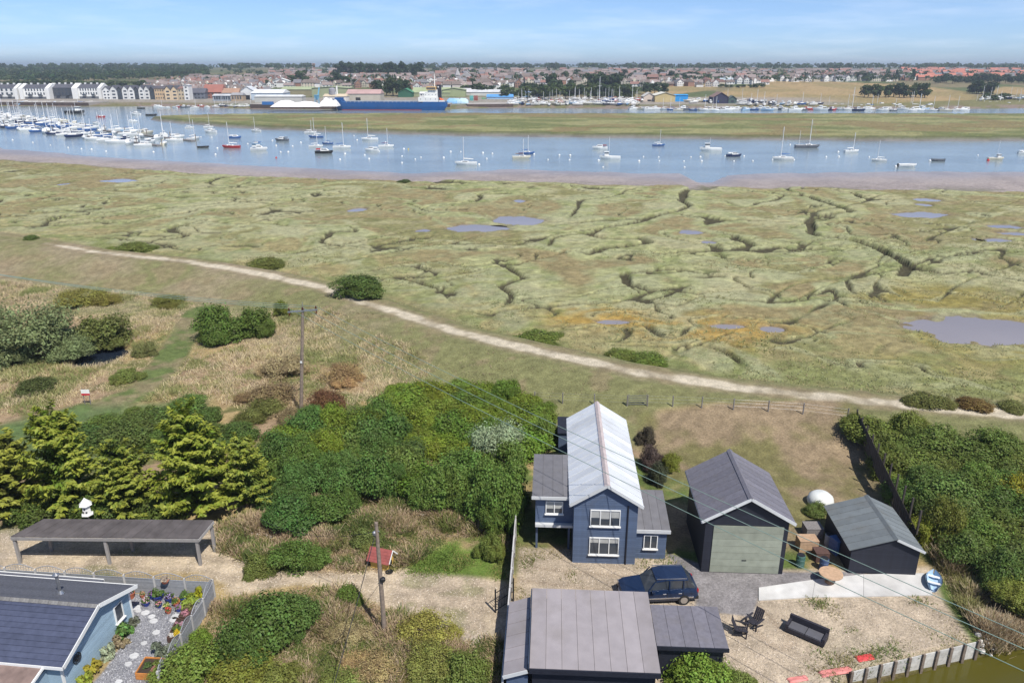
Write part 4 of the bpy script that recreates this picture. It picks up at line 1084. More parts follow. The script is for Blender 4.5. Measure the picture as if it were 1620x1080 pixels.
# ---- blue bungalow, lower left
M_BLUEW = mat("pale_blue_render", (0.30, 0.41, 0.50), 0.75, noise=0.06, scale=2.0)
M_TILE_A = mat("blue_grey_roof_sheet", (0.07, 0.08, 0.125), 0.38, noise=0.18, scale=3, bump=0.15)
M_TILE_B = mat("dark_felt_shingle", (0.085, 0.09, 0.11), 0.8, noise=0.25, scale=9, bump=0.35)
M_LEAD = mat("ridge_cement", (0.17, 0.165, 0.16), 0.85, noise=0.3, scale=6, bump=0.3)
def bungalow():
    # gable end corners: near foot and far foot on the photo, eaves 2.4 m, ridge 3.4 m
    g_near = at(101, 1098, 0.0); g_far = at(204, 988, 0.0)
    e_near = at_y(94, 1045, 0)  # unused guide
    zE, zR = 2.35, 3.45
    near = at(94, 1046, zE)[:2]; far = at(201, 929, zE)[:2]; 
    O, rz, W = frame_axes(near, far)
    root = empty("bungalow", O, rz)          # local x: along the gable end, y: into the building (left)
    D = 15.0
    hw = W / 2
    zc = zE
    # local +y must point to the photo's left
    wall = MB(); wall.prism([(0, 0), (W, 0), (W, zE), (hw, zR - .1), (0, zE)], 0.0, D)
    wall.build("wall", M_BLUEW, root)
    for z in np.arange(0.18, zE + 0.75, 0.185):
        top = (0.02, W - 0.02) if z < zE else (max(0.02, (z - zE) / (zR - zE) * hw + .05), min(W - 0.02, W - (z - zE) / (zR - zE) * hw - .05))
        if top[1] - top[0] > .3:
            b = MB(); b.box(top[0], top[1], -0.012, 0, z - .165, z); b.build("cladding_board", M_BLUEW, root)
    ov = 0.32
    sl = (zR - zE) / hw
    eN = Vector((-ov, 0, zE - ov * sl)); eF = Vector((W + ov, 0, zE - ov * sl)); rg = Vector((hw, 0, zR))
    y0, y1 = -0.42, D
    def at2(p, y, dz=0.06): return (p.x, y, p.z + dz)
    # near slope: overlapping profiled sheets in courses, far slope: felt shingles in courses
    for side, e, mt, nc in (("near", eN, M_TILE_A, 11), ("far", eF, M_TILE_B, 14)):
        for k in range(nc):
            a, c = k / nc, (k + 1.06) / nc
            p = rg.lerp(e, a); q = rg.lerp(e, min(c, 1.02))
            b = MB(); lift = 0.05 if side == "near" else 0.025
            A = [(p.x, y0, p.z + .03), (p.x, y1, p.z + .03), (q.x, y1, q.z + .03), (q.x, y0, q.z + .03)]
            B = [(p.x, y0, p.z + .05), (p.x, y1, p.z + .05), (q.x, y1, q.z + .05 + lift), (q.x, y0, q.z + .05 + lift)]
            b.add(A + B, [(0, 1, 2, 3), (7, 6, 5, 4), (0, 4, 5, 1), (1, 5, 6, 2), (2, 6, 7, 3), (3, 7, 4, 0)])
            b.build("roof_course" if side == "near" else "shingle_course", mt, root)
    n = 26
    rt = MB(); rt.prism([(hw - .16, zR + .05), (hw, zR + .19), (hw + .16, zR + .05)], 0, (D - y0) / n - .02)
    rm = rt.mesh("ridge_tile", M_LEAD)
    for k in range(n): link("ridge_tile", rm, root, (0, y0 + k * (D - y0) / n, R.uniform(-.01, .01)))
    # bargeboards, fascia, corner boards
    for e in (eN, eF):
        b = MB(); b.bar((e.x, y0 - .02, e.z + .02), (hw, y0 - .02, zR + .06), 0.05, 0.24); b.build("bargeboard", M_WHITE, root)
    b = MB(); b.box(-ov - .06, -ov - .005, y0, D, zE - ov * sl - .1, zE - ov * sl + .08); b.build("gutter", M_WHITE, root)
    b = MB(); b.box(W + ov + .005, W + ov + .06, y0, D, zE - ov * sl - .1, zE - ov * sl + .08); b.build("gutter", M_WHITE, root)
    for x in (0, W):
        b = MB(); b.box(x - .07, x + .07, -.035, .06, 0, zE); b.build("corner_board", M_WHITE, root)
    window(root, W - 1.55, 0.95, 0.75, 1.15, -0.012, panes=1)
    # round iron ornament on the wall
    orn = MB(); c = (1.15, -0.05, 1.55)
    for r_ in (0.30, 0.17):
        orn.tube([(c[0] + r_ * math.cos(t), c[1], c[2] + r_ * math.sin(t)) for t in np.linspace(0, 2 * math.pi, 21)], 0.028, 6, False)
    for k in range(8):
        t = k * math.pi / 4; orn.bar((c[0] + .04 * math.cos(t), c[1], c[2] + .04 * math.sin(t)), (c[0] + .3 * math.cos(t), c[1], c[2] + .3 * math.sin(t)), .03)
    o = orn.build("wall_ornament", M_BLACK); o.parent = root
    # flue
    fx, fy = hw + hw * 0.42, 2.9
    fz = zR - (fx - hw) * sl
    fl = MB(); fl.tube([(fx, fy, fz - .1), (fx, fy, fz + 1.25)], 0.09, 12); f = fl.build("flue", M_STEEL, root, smooth=False)
    cp = MB(); cp.lathe([(0.02, 1.52), (0.2, 1.40), (0.2, 1.36), (0.11, 1.34), (0.11, 1.24)], 12, (fx, fy, fz)); cp.build("flue_cap", M_STEEL, f)
    fc = MB(); fc.lathe([(0.22, 0.02), (0.12, 0.22), (0.1, 0.22)], 12, (fx, fy, fz + .05)); fc.build("flashing", M_STEEL, f)
    # roof edge of the little rear extension
    b = MB(); b.box(W + .35, W + .95, 2.2, 9.5, zE - .42, zE - .34); b.build("rear_canopy", M_TILE_B, root)
    b = MB(); b.box(W + .95, W + 1.0, 2.2, 9.5, zE - .46, zE - .3); b.build("rear_fascia", M_WHITE, root)
    # porch in front: lean-to with brown glazed roof, white rafters and a window
    por = MB(); por.box(-1.7, -.012, 0.9, 4.6, 0, 1.75); por.build("porch_wall", M_BLUEW, root)
    pr = MB(); pr.add([(-1.95, .7, 1.78), (-1.95, 4.8, 1.78), (-.34, 4.8, 2.12), (-.34, .7, 2.12), (-1.95, .7, 1.84), (-1.95, 4.8, 1.84), (-.34, 4.8, 2.18), (-.34, .7, 2.18)],
                      [(0, 1, 2, 3), (7, 6, 5, 4), (0, 4, 5, 1), (1, 5, 6, 2), (2, 6, 7, 3), (3, 7, 4, 0)])
    p_ = pr.build("porch_roof", mat("brown_tinted_sheet", (0.20, 0.145, 0.125), 0.3, noise=0.35, scale=1.5), root)
    for y in (0.7, 4.8):
        b = MB(); b.bar((-1.98, y, 1.83), (-.36, y, 2.19), .08, .14); b.build("rafter", M_WHITE, p_)
    tag(root, "pale blue bungalow with dark blue roof, white bargeboards and a steel flue", "bungalow")
    return root, O, rz, W
BUNG, BO, BRZ, BW = bungalow()

# ---- carport
def carport():
    zf, zb = 2.15, 2.45
    fl = at(17, 849, zf); fr = at(314, 852, zf); bl = at(70, 821, zb); br = at(338, 823, zb)
    fl, fr, bl, br = map(Vector, (fl, fr, bl, br))
    O = Vector((fl.x, fl.y, 0)); root = empty("carport", O)
    L = lambda v: v - O
    M_FELT = mat("carport_felt", (0.085, 0.075, 0.075), 0.92, noise=0.35, scale=1.2, bump=0.3, dirt=0.0)
    sheet_roof(root, L(bl), L(br), L(fl), L(fr), 17, M_FELT, "roofing_felt_sheet", 0.05, 0.025)
    M_CP = mat("grey_painted_timber", (0.30, 0.285, 0.275), 0.8, noise=0.15, scale=6)
    for a, c, nm in ((fl, fr, "front_fascia"), (br, fr, "side_fascia"), (bl, fl, "side_fascia"), (bl, br, "rear_fascia")):
        b = MB(); b.bar(L(a) + Vector((0, -.03, -.12)), L(c) + Vector((0, -.03, -.12)), .06, .22); b.build(nm, M_CP, root)
    for t in (0.01, 0.495, 0.985):
        for a, c, off in ((fl, fr, 0.10), (bl, br, -0.12)):
            p = L(a.lerp(c, t)); b = MB(); b.box(p.x - .09, p.x + .09, p.y + off - .09, p.y + off + .09, -O.z - .05, p.z - .06); b.build("post", M_CP, root)
    for k in range(9):
        t = (k + .5) / 9; b = MB(); b.bar(L(fl.lerp(fr, t)) + Vector((0, .02, -.07)), L(bl.lerp(br, t)) + Vector((0, 0, -.07)), .06, .12); b.build("rafter", M_WOODGREY, root)
    tag(root, "long open carport with dark felt roof on grey timber posts", "carport")
carport()

# white birdhouse on a post behind the carport
def birdhouse():
    p = at_y(137, 806, 47.0); root = empty("birdhouse", (p[0], p[1], 0.0)); z = p[2] - 0.35
    b = MB(); b.lathe([(0.30, z), (0.36, z + .04), (0.30, z + .08), (0.27, z + .75), (0.30, z + .8)], 6); b.build("house", M_WHITE, root)
    b = MB(); b.lathe([(0.47, z + .78), (0.44, z + .84), (0.05, z + 1.28), (0.01, z + 1.34)], 6); b.build("roof", M_WHITE, root)
    for k, dz in ((-1, .28), (1, .28), (0, .52)):
        b = MB(); b.tube([(k * .11, -.28, z + dz), (k * .11, -.22, z + dz)], .065, 10); b.build("entrance_hole", M_BLACK, root)
    b = MB(); b.lathe([(0.42, z - .02), (0.42, z + .02)], 6); b.build("ledge", M_WHITE, root)
    b = MB(); b.tube([(0, 0, -.1), (0, 0, z)], .05, 8); b.build("post", M_WOODGREY, root)
    tag(root, "white six-sided birdhouse with dark holes above the carport roof", "birdhouse")
birdhouse()

# ---- garden fence with bowed trellis tops
M_FENCE = mat("grey_fence_paint", (0.27, 0.28, 0.30), 0.8, noise=0.12, scale=6)
M_FPOST = mat("concrete_post", (0.46, 0.45, 0.44), 0.85, noise=0.12, scale=5)
def garden_fence(pts_px, label, slats=9, first=True):
    pts = [Vector(at(x, y, 0)) for x, y in pts_px]
    root = empty("garden_fence", pts[0])
    H, TR = 1.15, 0.42
    for i in range(len(pts) - 1):
        a, c = pts[i] - pts[0], pts[i + 1] - pts[0]; d = (c - a); L = d.length; d.normalize()
        if i == 0 and first:
            b = MB(); b.box(a.x - .06, a.x + .06, a.y - .06, a.y + .06, -.1, H + .2); b.build("post", M_FPOST, root)
        b = MB(); b.box(c.x - .06, c.x + .06, c.y - .06, c.y + .06, -.1, H + .2); b.build("post", M_FPOST, root)
        A = a + d * .07; C = c - d * .07; Lp = L - .14
        pan = MB()
        pan.bar(A + Vector((0, 0, .06)), C + Vector((0, 0, .06)), .05, .1); po = pan.build("panel_rail", M_FENCE, root)
        zs = np.linspace(.16, H - .08, slats); hs = (zs[1] - zs[0]) - .012
        for z in zs:
            b = MB(); b.bar(A + Vector((0, 0, z)), C + Vector((0, 0, z)), .025, hs); b.build("slat", M_FENCE, root)
        # bowed trellis
        tr = MB(); nn = 14
        top = lambda t: H + .1 + TR * (0.35 + .65 * math.sin(math.pi * t))
        tr.tube([A + d * (Lp * t) + Vector((0, 0, top(t))) for t in np.linspace(0, 1, nn)], .028, 5)
        tr.bar(A + Vector((0, 0, H)), C + Vector((0, 0, H)), .05, .05)
        for k in range(1, 11):
            t = k / 11; p = A + d * (Lp * t); tr.bar(p + Vector((0, 0, H)), p + Vector((0, 0, top(t))), .014)
        for zz in (.16, .3):
            tr.bar(A + d * (Lp * .04) + Vector((0, 0, H + zz)), A + d * (Lp * .96) + Vector((0, 0, H + zz)), .014)
        tr.build("trellis", M_FENCE, root)
    tag(root, label, "fence")
garden_fence([(-40, 922), (14, 924), (62, 927), (108, 930), (154, 933), (201, 936), (248, 939), (296, 942), (340, 944)], "grey slatted garden fence with bowed trellis tops along the drive")
garden_fence([(340, 944), (325, 974), (307, 1002), (290, 1032), (270, 1066), (255, 1092)], "grey slatted garden fence running down the side of the slate path", first=False)

# ---- slate path: stepping stones, borders
SLP = bpy.data.objects.get("slate_path")
for k, (px, py) in enumerate([(216, 961), (230, 969), (240, 975), (243, 982), (278, 975), (219, 966), (203, 1050), (228, 1017), (212, 1037), (188, 1078), (275, 980), (247, 1000)]):
    p = P(px, py); b = MB(); n = 7; r_ = R.uniform(.16, .28)
    an = [i * 2 * math.pi / n + R.uniform(-.2, .2) for i in range(n)]
    b.loft([[(r_ * math.cos(t) * 1.15, r_ * math.sin(t), 0) for t in an], [(r_ * .95 * math.cos(t) * 1.15, r_ * .95 * math.sin(t), .05) for t in an]])
    o = b.build("stepping_stone", M_SLATESTONE, SLP, (p.x, p.y, p.z - .01))
# loose slate chips
def chips(name, label, poly_px, n, sz, cols, seed, avoid=()):
    X, Y = in_poly(poly_px, n, seed, avoid); rng = np.random.default_rng(seed); m = len(X)
    Z = land(X, Y) + 0.012
    pts = np.stack([X, Y, Z], 1)
    V, F = leaf_quads(pts, np.tile([0, 0, 1.0], (m, 1)), sz, rng, 1.5, 0.28)
    C = np.repeat(np.array(cols)[rng.integers(0, len(cols), m)] * rng.uniform(.75, 1.25, (m, 1)), 4, 0)
    me = np_mesh(name, V, F, [M_CHIP], None, {"tint": ('POINT', C)})
    return tag(link(name, me), label, "gravel", kind="stuff")
M_CHIP, _n, _l, _p = new_mat("stone_chip"); _a = _n.new("ShaderNodeAttribute"); _a.attribute_name = "tint"; _l.new(_a.outputs["Color"], _p.inputs["Base Color"]); _p.inputs["Roughness"].default_value = 0.8
chips("slate_gravel", "blue-grey slate chippings on the garden path", [(200, 938), (330, 938), (276, 1048), (258, 1110), (126, 1110), (165, 1060), (205, 1000)], 14000, .05, [(.23, .235, .26), (.33, .33, .35), (.15, .155, .18), (.42, .42, .43)], 41)
chips("yard_gravel", "tan shingle spread over the yard", [(822, 866), (1060, 880), (1200, 950), (1470, 948), (1538, 1014), (1340, 1064), (1330, 1120), (800, 1120)], 30000, .05, [(.5, .41, .31), (.42, .34, .26), (.58, .5, .41), (.34, .28, .23)], 42, (TARMAC, SLAB))
chips("drive_gravel", "tan shingle spread over the drive", [(-60, 840), (340, 830), (345, 878), (430, 902), (640, 905), (795, 920), (795, 1010), (690, 1004), (600, 960), (470, 925), (350, 945), (300, 912), (-60, 902)], 26000, .05, [(.52, .43, .33), (.44, .36, .27), (.58, .51, .42)], 43)

def garden_plant(px, py, wpx, hpx, col, label, name="border_plant", meshes=None, p=None, group=None):
    p = P(px, py) if p is None else p
    s = mscale(p); root = empty(name, (p.x, p.y, p.z - .03))
    r_ = wpx * s / 2; h = hpx * s
    o = link("foliage", R.choice(meshes or SMALL), root, rz=R.uniform(0, 6), scale=(r_, r_, h)); o.color = (*col, 1)
    tag(root, label, "plant", group); return root
garden_plant(199, 1004, 36, 26, (.13, .24, .06), "bright green tufted plant against the bungalow's blue wall")
garden_plant(190, 1020, 28, 16, (.30, .24, .14), "brown drying plant beside the bright green tufted one", meshes=SMALL)
garden_plant(170, 1040, 28, 24, (.36, .40, .26), "pale variegated plant in the border along the blue wall")
garden_plant(148, 1062, 30, 20, (.40, .35, .05), "yellow-green plant in the border, lower than the pale one")
garden_plant(133, 1082, 30, 20, (.30, .34, .05), "yellow-leaved plant at the lowest end of the blue wall's border")
garden_plant(214, 986, 18, 12, (.16, .17, .12), "small grey-green plant at the bungalow's far corner")
garden_plant(262, 1035, 42, 24, (.17, .20, .14), "grey-leaved lavender plant beside the garden fence")
garden_plant(300, 955, 36, 16, (.28, .36, .06), "lime green plant in the fence corner")
garden_plant(316, 945, 14, 20, (.42, .42, .03), "tall yellow-flowered plant in the fence corner")

def pot(px, py, r_, h, mt, flowers, label, leafc=(.1, .17, .04), name="flower_pot", z=None, hp=None):
    p = P(px, py); z = p.z if z is None else z
    root = empty(name, (p.x, p.y, z)); b = MB()
    b.lathe([(r_ * .68, 0), (r_ * .95, h * .8), (r_ * 1.05, h * .84), (r_ * 1.05, h), (r_ * .9, h), (r_ * .86, h * .86)], 14); b.build("pot", mt, root)
    b = MB(); b.lathe([(0.01, h * .9), (r_ * .88, h * .9), (r_ * .88, h * .84), (0.01, h * .84)], 12); b.build("soil", M_SOIL, root)
    o = link("foliage", R.choice(SMALL), root, (0, 0, h * .85), rz=R.uniform(0, 6), scale=(r_ * 1.15, r_ * 1.15, r_ * 1.3 if hp is None else hp)); o.color = (*leafc, 1)
    if flowers:
        n = 46; rng = np.random.default_rng(int(px * 7 + py)); d = unit(rng.normal(0, 1, (n, 3))); d[:, 2] = abs(d[:, 2])
        V, F = leaf_quads(d * r_ * 1.05 + np.array([0, 0, h * .95 + r_ * .25]), d, .075, rng, 1.1, .3)
        o = link("blossoms", np_mesh("blossoms", V, F, [LEAF], None, {"lf": ('POINT', np.repeat(rng.uniform(.3, .8, n), 4))}), root); o.color = (*flowers, 1)
    tag(root, label, "flower pot", "flower pots on the slate garden")
    return root
pot(208, 945, .26, .42, M_TERRA, (.62, .42, .55), "pot of tall pink flowers at the bungalow's corner", hp=.55)
pot(232, 957, .24, .30, M_BLUEGLAZE, (.7, .45, .5), "blue pot with pink and white flowers, nearest the stepping stones")
pot(251, 948, .34, .40, M_BLUEGLAZE, None, "largest blue glazed pot against the fence, few leaves")
pot(241, 946, .20, .32, M_BLUEGLAZE, (.3, .12, .4), "small blue pot with purple flowers beside the largest blue pot")
pot(252, 960, .18, .25, M_BLUEGLAZE, (.75, .3, .35), "small blue pot with red flowers in front of the largest blue pot")
pot(269, 951, .26, .34, M_BLUEGLAZE, (.35, .25, .5), "blue pot in the middle of the fence row")
pot(279, 957, .24, .28, M_TERRA, (.6, .32, .08), "pot with orange and green flowers in the middle of the group")
pot(291, 950, .28, .36, M_BLUEGLAZE, None, "blue pot with dark leaves nearest the lime green plant")
pot(264, 963, .18, .26, M_BLUEGLAZE, (.6, .6, .2), "small blue pot with yellow blooms in the front row")
pot(283, 966, .18, .24, M_BLUEGLAZE, (.4, .2, .4), "small blue pot in the front row nearest the side fence")
pot(267, 969, .18, .22, M_TERRA, (.75, .12, .1), "terracotta pot with bright red flowers in the front row")
pot(226, 944, .16, .22, M_TERRA, (.5, .3, .2), "small terracotta pot close to the tall pink flowers")
pot(203, 940, .2, .3, M_TERRA, None, "terracotta pot tucked under the bungalow eaves")
# hanging basket on the fence
hb = at(267, 941, 0.0); rt = empty("hanging_basket", (hb[0], hb[1] - .12, 1.12)); b = MB(); b.lathe([(.05, -.1), (.2, -.02), (.26, .14), (.22, .14)], 12); b.build("basket", M_TERRA, rt)
o = link("foliage", SMALL[0], rt, (0, 0, .08), scale=(.32, .32, .3)); o.color = (.45, .38, .3, 1)
tag(rt, "hanging basket of pale flowers on the trellis fence", "basket")

# raised planters
def planter(c4, h, mt, label, plants):
    c = [Vector(at(x, y, 0)) for x, y in c4]; O = sum(c, Vector()) / 4; root = empty("planter_box", (O.x, O.y, 0))
    for i in range(4):
        a, d = c[i] - O, c[(i + 1) % 4] - O
        b = MB()
        for z in (.12, .34): b.bar(a + Vector((0, 0, z * h / .45)), d + Vector((0, 0, z * h / .45)), .06, .2 * h / .45)
        b.build("side_board", mt, root)
    b = MB(); b.add([(v.x - O.x, v.y - O.y, h * .8) for v in c], [(0, 1, 2, 3)]); b.build("soil", M_SOIL, root)
    for t, s_, w, hh, col in plants:
        p = c[0].lerp(c[1], t).lerp(c[3].lerp(c[2], t), s_) - O
        o = link("foliage", R.choice(SMALL), root, (p.x, p.y, h * .75), rz=R.uniform(0, 6), scale=(w, w, hh)); o.color = (*col, 1)
    tag(root, label, "planter")
M_ORANGEW = mat("orange_stained_wood", (0.50, 0.20, 0.05), 0.7, noise=0.2, scale=6)
M_DARKW = mat("dark_stained_wood", (0.09, 0.05, 0.04), 0.75, noise=0.2, scale=6)
planter([(216, 1074), (258, 1076), (264, 1050), (232, 1048)], .45, M_ORANGEW, "orange wooden planter at the foot of the slate path", [(.3, .5, .28, .22, (.1, .16, .05)), (.7, .6, .3, .3, (.16, .2, .05)), (.6, .3, .2, .2, (.5, .25, .2))])
planter([(266, 1016), (288, 1018), (300, 990), (282, 985)], .4, M_DARKW, "dark wooden trough of yellow and white flowers along the side fence", [(.5, .2, .26, .3, (.6, .45, .03)), (.4, .45, .3, .3, (.14, .22, .05)), (.4, .7, .25, .28, (.5, .3, .35)), (.2, .1, .2, .2, (.7, .68, .65))])
planter([(284, 982), (298, 984), (308, 966), (296, 963)], .4, M_DARKW, "small dark trough of pink flowers further along the side fence", [(.5, .3, .25, .3, (.5, .25, .3)), (.5, .75, .28, .32, (.2, .2, .06))])

# ---- power pole with crossarm and the three wires
def catenary(a, b, sag, n=24):
    a = Vector(a); b = Vector(b)
    return [a.lerp(b, t) - Vector((0, 0, sag * 4 * t * (1 - t))) for t in np.linspace(0, 1, n)]
M_WIRE = mat("aged_copper_wire", (0.24, 0.34, 0.29), 0.5, 0.2, noise=0.1)
M_CABLE = mat("black_cable", (0.02, 0.02, 0.022), 0.6, noise=0.1)
M_INS = mat("brown_porcelain", (0.10, 0.03, 0.018), 0.2, noise=0.1)
pp = P(476, 655)
def crossarm_pole():
    ztop = float(at_y(478, 487, pp.y)[2]); H = ztop - pp.z
    LX = float(at_y(479, 487, pp.y)[0]) - pp.x                # the pole leans a little
    root = empty("power_pole", (pp.x, pp.y, pp.z))
    b = MB(); b.tube([(0, 0, -.3), (LX * .5, 0, H * .5), (LX, 0, H)], [.19, .165, .13], 12); b.build("pole", M_POLE, root)
    z = H - .25; d = Vector((1.0, 0.28, 0)).normalized()
    b = MB(); b.bar(d * -1.35 + Vector((LX, -.12, z)), d * 1.35 + Vector((LX, -.12, z)), .12, .14); arm = b.build("crossarm", M_STEEL, root)
    ends = []
    for k in (-1.2, 0.0, 1.2):
        base = d * k + Vector((LX, -.12, z + .07)); b = MB()
        b.lathe([(.03, 0), (.03, .1), (.10, .12), (.11, .17), (.06, .2), (.09, .22), (.09, .27), (.03, .3)], 10, base); b.build("insulator", M_INS, root)
        ends.append(base + Vector((0, 0, .27)) + Vector((pp.x, pp.y, pp.z)))
    for k in (-1.2, 1.2):
        base = d * k + Vector((LX, -.12, z - .07)); b = MB(); b.tube([base, base + Vector((0, 0, -.28))], .07, 8); b.build("strain_insulator", M_INS, root)
    b = MB(); b.bar((LX * .5, -.2, H * .5), (LX * .5, -.2, H * .5 + .22), .2, .02); b.build("warning_plate", M_WHITE, root)
    b = MB(); b.tube([(LX, -.02, H), (LX, -.02, H + .55)], .03, 6); b.build("top_spike", M_STEEL, root)
    tag(root, "tall wooden power pole with steel crossarm and brown insulators in the meadow", "power pole")
    return ends
ENDS = crossarm_pole()
lines = [((1487, 1052, 6.9), (642, 604)), ((1512, 1030, 6.9), (668, 598)), ((1574, 1036, 6.9), (690, 594))]
dirs = []
for k, e in enumerate(ENDS):
    # towards the next pole, beyond the lower edge of the picture on the pond side
    q = Vector(at(*lines[k][0][:2], lines[k][0][2])); h = (q - e); far = e + h * 1.75; far.z = 9.4 + .02 * k
    sag = 1.6
    b = MB(); b.tube([p - e for p in catenary(e, far, sag, 30)], .02, 5)
    tag(b.build("power_wire", M_WIRE, loc=e), "green-tinted power wire from the crossarm over the bramble thicket, %s of three" % ["lowest", "middle one", "uppermost"][k], "wire", "power wires")
    left = Vector(at_y(-60, [476, 471, 480][k], 85.0))
    far = e + (left - e) * 1.35; far.z = e.z + .1
    b = MB(); b.tube([p - e for p in catenary(e, far, 1.0, 30)], .02, 5)
    tag(b.build("power_wire", M_WIRE, loc=e), "power wire running from the crossarm across the willow bush, %s of three" % ["lowest", "uppermost", "middle one"][[2, 0, 1][k]], "wire", "power wires")

# ---- leaning telephone pole
tp = P(609, 1004)
def leaning_pole():
    top = Vector(at_y(595, 826, tp.y + .2)); H = top.z - tp.z
    root = empty("telephone_pole", tp); t = Vector((top.x - tp.x, top.y - tp.y, H))
    b = MB(); b.tube([Vector((0, 0, -.3)), t * .5, t], [.15, .13, .1], 12); b.build("pole", M_POLE, root)
    b = MB(); b.tube([t * .93 + Vector((-.16, -.05, 0)), t * .93 + Vector((.16, -.05, 0))], .035, 6); b.build("bracket", M_STEEL, root)
    b = MB(); b.lathe([(.08, 0), (.1, .05), (.1, .2), (.04, .26)], 10, t * .9 + Vector((-.14, -.1, 0))); b.build("junction_box", M_STEEL, root)
    b = MB(); b.lathe([(.13, 0), (.16, .06), (.16, .22), (.1, .28)], 10, t * .50 + Vector((.14, -.1, 0))); b.build("terminal_box", M_BLACK, root)
    b = MB(); b.tube([t * .48 + Vector((-.13, -.1, 0)), t * .53 + Vector((.1, -.16, 0))], .03, 6); b.build("band", M_STEEL, root)
    tag(root, "leaning grey telephone pole in the rough grass beside the drive", "telephone pole")
    return tp + t * .93
tt = leaning_pole()
e2 = Vector(at(520, 1100, 1.9)); b = MB(); b.tube([p - tt for p in catenary(tt + Vector((-.12, -.05, -.3)), tt + (e2 - tt) * 1.6, .35)], .022, 6)
tag(b.build("telephone_cable", M_CABLE, loc=tt), "black cable hanging from the leaning pole down to the lower edge", "cable")
e3 = Vector(at_y(400, 815, tt.y + 8)); b = MB(); b.tube([p - tt for p in catenary(tt + Vector((-.1, 0, -.05)), e3, .9)], .014, 5)
tag(b.build("telephone_cable", M_CABLE, loc=tt), "thin dark cable from the leaning pole's top towards the conifers", "cable")
e4 = Vector(at(640, 940, .0)); s0 = tp + (tt - tp) * .52
b = MB(); b.tube([p - s0 for p in catenary(s0, Vector(at(500, 1055, 0.1)), .05)], .010, 5)
tag(b.build("stay_wire", M_CABLE, loc=s0), "thin stay wire from the leaning pole's middle down into the grass", "wire")

# ---- yellow kennel with red roof
def kennel():
    p = P(618, 896); root = empty("dog_kennel", p, math.radians(72)); M_Y = mat("yellow_board", (0.62, 0.40, 0.10), 0.7, noise=0.15, scale=6); M_R = mat("red_roof_sheet", (0.26, 0.07, 0.06), 0.55, noise=0.2, scale=5)
    w, d, h, rh = .95, 1.25, .8, 1.3
    b = MB(); b.prism([(-w / 2, 0), (w / 2, 0), (w / 2, h), (0, rh - .04), (-w / 2, h)], 0, d); b.build("wall", M_Y, root)
    b = MB(); b.prism([(-.2, .06), (.2, .06), (.2, .4), (.1, .52), (-.1, .52), (-.2, .4)], -.02, .0); b.build("doorway", M_BLACK, root)
    for sgn in (-1, 1):
        for k in range(5):
            a, c = k / 5, (k + 1.1) / 5; b = MB()
            x0, z0 = sgn * .68 * a, rh - (rh - h) * a * 1.42 + .03; x1, z1 = sgn * .68 * c, rh - (rh - h) * c * 1.42 + .05
            b.add([(x0, -.22, z0), (x0, d + .2, z0), (x1, d + .2, z1), (x1, -.22, z1), (x0, -.22, z0 + .03), (x0, d + .2, z0 + .03), (x1, d + .2, z1 + .03), (x1, -.22, z1 + .03)],
                  [(0, 1, 2, 3), (7, 6, 5, 4), (0, 4, 5, 1), (1, 5, 6, 2), (2, 6, 7, 3), (3, 7, 4, 0)]); b.build("roof_board", M_R, root)
    for sgn in (-1, 1):
        b = MB(); b.bar((sgn * .62, -.25, h - .12), (0, -.25, rh + .04), .03, .09); b.build("bargeboard", M_WHITE, root)
    tag(root, "small yellow kennel with a red pitched roof by the drive", "kennel")
    q = P(616, 905); b = MB(); b.lathe([(.2, 0), (.27, .08), (.22, .09), (.18, .04), (.01, .03)], 12)
    tag(b.build("feed_bowl", M_BLACK, loc=q), "black bowl on the gravel in front of the yellow kennel", "bowl")
kennel()

# ---- rubble by the thicket, small debris
M_RUB = mat("pale_rubble", (0.55, 0.53, 0.49), 0.9, noise=0.2, scale=4, bump=0.4)
def rubble(px, py, n, spread, label, sz=.16):
    p = P(px, py); root = empty("rubble_heap", p)
    for k in range(n):
        b = MB(); r_ = R.uniform(.5, 1.3) * sz; q = (R.gauss(0, spread), R.gauss(0, spread * .8))
        rings = []
        for z, f in ((0, 1), (.5, .9), (.9, .5)):
            rings.append([(r_ * f * math.cos(t) * R.uniform(.75, 1.2), r_ * f * math.sin(t) * R.uniform(.75, 1.2), z * r_) for t in np.linspace(0, 5.24, 6)])
        b.loft(rings); b.build("rubble_stone", M_RUB, root, (q[0], q[1], gz(p.x + q[0], p.y + q[1]) - p.z))
    tag(root, label, "rubble")
rubble(726, 818, 26, .55, "heap of whitish rubble in the dry grass near the dark fence", .2)
rubble(664, 812, 9, .3, "small scatter of white rubble, the one nearer the carport", .16)
rubble(652, 800, 7, .3, "few white stones lying just behind the small rubble scatter", .14)
rubble(1562, 1030, 18, .4, "heap of pale rocks where the retaining wall ends at the pond", .2)
rubble(410, 848, 8, .5, "scatter of pale stones beside the carport's far end", .12)

# ---- red and white notice in the meadow
p = P(139, 640); rt = empty("notice_sign", p)
zt = float(at_y(139, 616, p.y)[2]) - p.z
for x in (-.28, .28):
    b = MB(); b.tube([(x, .04, -.1), (x, .04, zt)], .035, 6); b.build("post", M_WOODGREY, rt)
b = MB(); b.box(-.42, .42, -.02, .01, zt - .62, zt); b.build("board", M_WHITE, rt)
b = MB(); b.box(-.42, .42, -.026, -.021, zt - .82 + .2, zt - .42); b.build("red_panel", mat("sign_red", (.55, .02, .04), .5, noise=.05), rt)
tag(rt, "small red and white notice board standing in the golden meadow", "sign")

# ------------------------------------------------------------------ the plot on the right: house, workshop, sheds
PR = math.radians(-3.0)
def px_local(root, p):
    """world point -> local coordinates of an Empty turned about z"""
    v = Vector(p) - root.location; a = -root.rotation_euler.z
    return Vector((v.x * math.cos(a) - v.y * math.sin(a), v.x * math.sin(a) + v.y * math.cos(a), v.z))

